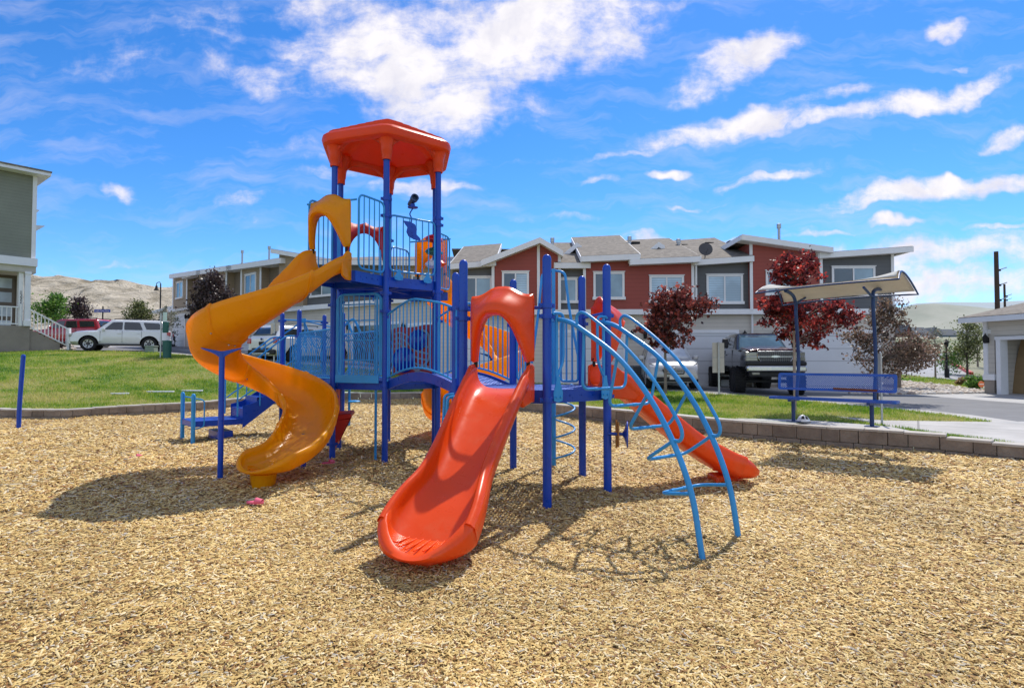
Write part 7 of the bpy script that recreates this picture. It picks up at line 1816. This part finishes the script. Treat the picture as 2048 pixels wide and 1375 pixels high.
blobs = [(830,130,250,120,-20,1.1,.9),(1040,60,300,110,8,1.1,.9),(900,215,130,90,0,1.1,.9),(700,50,190,80,-25,.9,1),(1220,40,110,60,20,.95,.9),(530,150,170,50,-10,.62,1),(640,120,140,80,-30,.75,1),(450,50,420,80,12,.5,1),(200,120,300,60,10,.52,1),(960,20,420,60,0,.8,1),
 (1480,115,150,52,22,1,.8),(1440,150,110,40,20,.9,.8),(1590,90,70,25,35,.6,1),(1480,248,210,30,8,1,.8),(1600,215,200,22,14,.8,.9),(1690,235,170,20,12,1,.7),(1850,200,210,26,14,1,.7),(1900,62,42,24,10,.95,.8),(1915,130,30,8,15,.6,.9),
 (1840,385,250,26,8,1,.6),(1930,360,180,22,5,1,.6),(1760,410,170,14,10,.8,.7),(1540,360,110,16,10,.9,.8),(1330,342,58,13,4,.85,.8),(1200,355,48,10,0,.75,.8),(1230,305,110,9,10,.6,.9),(1060,325,140,9,8,.5,.9),(1500,370,330,14,6,.4,1),(1150,430,230,12,3,.55,.9),(1390,412,100,7,3,.6,.9),
 (2010,262,60,22,8,1,.7),(1950,505,330,45,4,1,.8),(1900,560,320,55,2,.85,.9),(2000,450,120,9,4,.8,.9),(1790,452,60,12,2,.8,.8),(1480,475,170,9,2,.7,.9),(1600,478,220,7,2,.7,.9),(1290,490,45,18,0,.9,.7),(1340,496,35,14,0,.9,.7),(1250,480,60,9,0,.6,.8),
 (230,382,56,20,-10,.8,.8),(490,412,65,20,6,.75,.8),(500,445,60,12,-4,.6,.8),(540,400,60,14,4,.6,.8),(560,278,100,22,-10,.55,.9),(840,375,130,20,4,.9,.8),(700,345,120,22,0,.75,.9),(210,262,32,8,0,.5,.9),(395,320,22,12,-20,.5,.9),(240,525,240,7,-3,.5,.9),(470,500,120,9,-4,.4,1),(630,310,60,16,0,.5,.9),(1060,250,60,14,0,.5,.9),(1100,290,60,22,30,.35,1),(1880,20,150,12,5,.2,1),(1370,5,120,18,0,.5,1)]
tot = None
for b_ in blobs:
    o_ = blob(*b_); tot = o_ if tot is None else mth(nt, 'MAXIMUM', tot, o_)
nd = noise(nt, uv, 13, 7, .64, 0)
mpw = nt.nodes.new('ShaderNodeMapping'); mpw.inputs['Scale'].default_value = (2.2, 11, 1); mpw.inputs['Rotation'].default_value = (0, 0, R(-12)); nt.links.new(duv, mpw.inputs[0])
nw = noise(nt, mpw.outputs[0], 1.9, 5, .62, 0)
body = mth(nt, 'ADD', mth(nt, 'MULTIPLY_ADD', tot, 1.3, -.5), mth(nt, 'ADD', mth(nt, 'MULTIPLY', mth(nt, 'SUBTRACT', nd, .5), 1.9), mth(nt, 'MULTIPLY', mth(nt, 'SUBTRACT', nw, .5), 1.5)))
dens = nt.nodes.new('ShaderNodeMapRange'); dens.interpolation_type = 'SMOOTHSTEP'; nt.links.new(body, dens.inputs[0]); dens.inputs[1].default_value = -.08; dens.inputs[2].default_value = 1.0
dens2 = mth(nt, 'MULTIPLY', dens.outputs[0], mth(nt, 'MINIMUM', mth(nt, 'MULTIPLY', tot, 1.8), 1))
wis = nt.nodes.new('ShaderNodeMapRange'); nt.links.new(nw, wis.inputs[0]); wis.inputs[1].default_value = .47; wis.inputs[2].default_value = .8; wis.inputs[4].default_value = .42
den = mth(nt, 'MAXIMUM', dens2, wis.outputs[0])
# cloud light: white crowns, faintly mauve thin rims and bellies
sh = ramp(nt, [(0, (6.4, 7.0, 10)), (.35, (8.0, 7.9, 9.8)), (.7, (9.6, 9.1, 9.9)), (1, (10.2, 9.9, 10.2))], den).outputs[0]
sh = mixc(nt, ramp(nt, [(.46, 0), (.66, .7)], noise(nt, duv, 8, 5, .62)).outputs[0], sh, (7.2, 7.2, 8.6))
# unseen white fill overhead and behind the viewer, added to brighten shaded facades
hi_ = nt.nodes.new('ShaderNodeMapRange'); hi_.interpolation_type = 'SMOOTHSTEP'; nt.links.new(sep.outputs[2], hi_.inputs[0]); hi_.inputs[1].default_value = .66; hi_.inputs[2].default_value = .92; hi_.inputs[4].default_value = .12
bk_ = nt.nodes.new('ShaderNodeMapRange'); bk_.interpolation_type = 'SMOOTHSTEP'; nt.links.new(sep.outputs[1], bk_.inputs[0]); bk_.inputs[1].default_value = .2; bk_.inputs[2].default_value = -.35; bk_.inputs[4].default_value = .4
hsv = nt.nodes.new('ShaderNodeHueSaturation'); hsv.inputs['Saturation'].default_value = 1.3; hsv.inputs['Value'].default_value = 1.55; nt.links.new(sky.outputs[0], hsv.inputs['Color'])
tint = mixc(nt, 1.0, hsv.outputs[0], (.82, 1.02, 1.22), 'MULTIPLY')
colr = mixc(nt, den, tint, sh)
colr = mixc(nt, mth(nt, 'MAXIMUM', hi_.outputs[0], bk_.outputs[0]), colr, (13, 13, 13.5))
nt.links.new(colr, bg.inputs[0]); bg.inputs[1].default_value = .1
sl = bpy.data.lights.new('sun', 'SUN'); sl.energy = 4.9; sl.angle = R(.53); sl.color = (1, .95, .87)
so = bpy.data.objects.new('sun', sl); COL.objects.link(so); so.rotation_euler = SUN.to_track_quat('Z', 'Y').to_euler(); so.location = (5, 10, 30)
cam = bpy.data.cameras.new('camera'); co = bpy.data.objects.new('camera', cam); COL.objects.link(co); SC.camera = co
cam.sensor_width = 36; cam.lens = 36*FPX/2048; cam.clip_end = 6000; cam.clip_start = .05
co.location = (0, 0, EYE); co.rotation_euler = (PI/2+PIT, 0, 0)
SC.view_settings.view_transform = 'Standard'; SC.view_settings.look = 'None'; SC.view_settings.exposure = 0; SC.view_settings.gamma = 1
SC.cycles.max_bounces = 8; SC.cycles.transparent_max_bounces = 12; SC.cycles.use_denoising = True
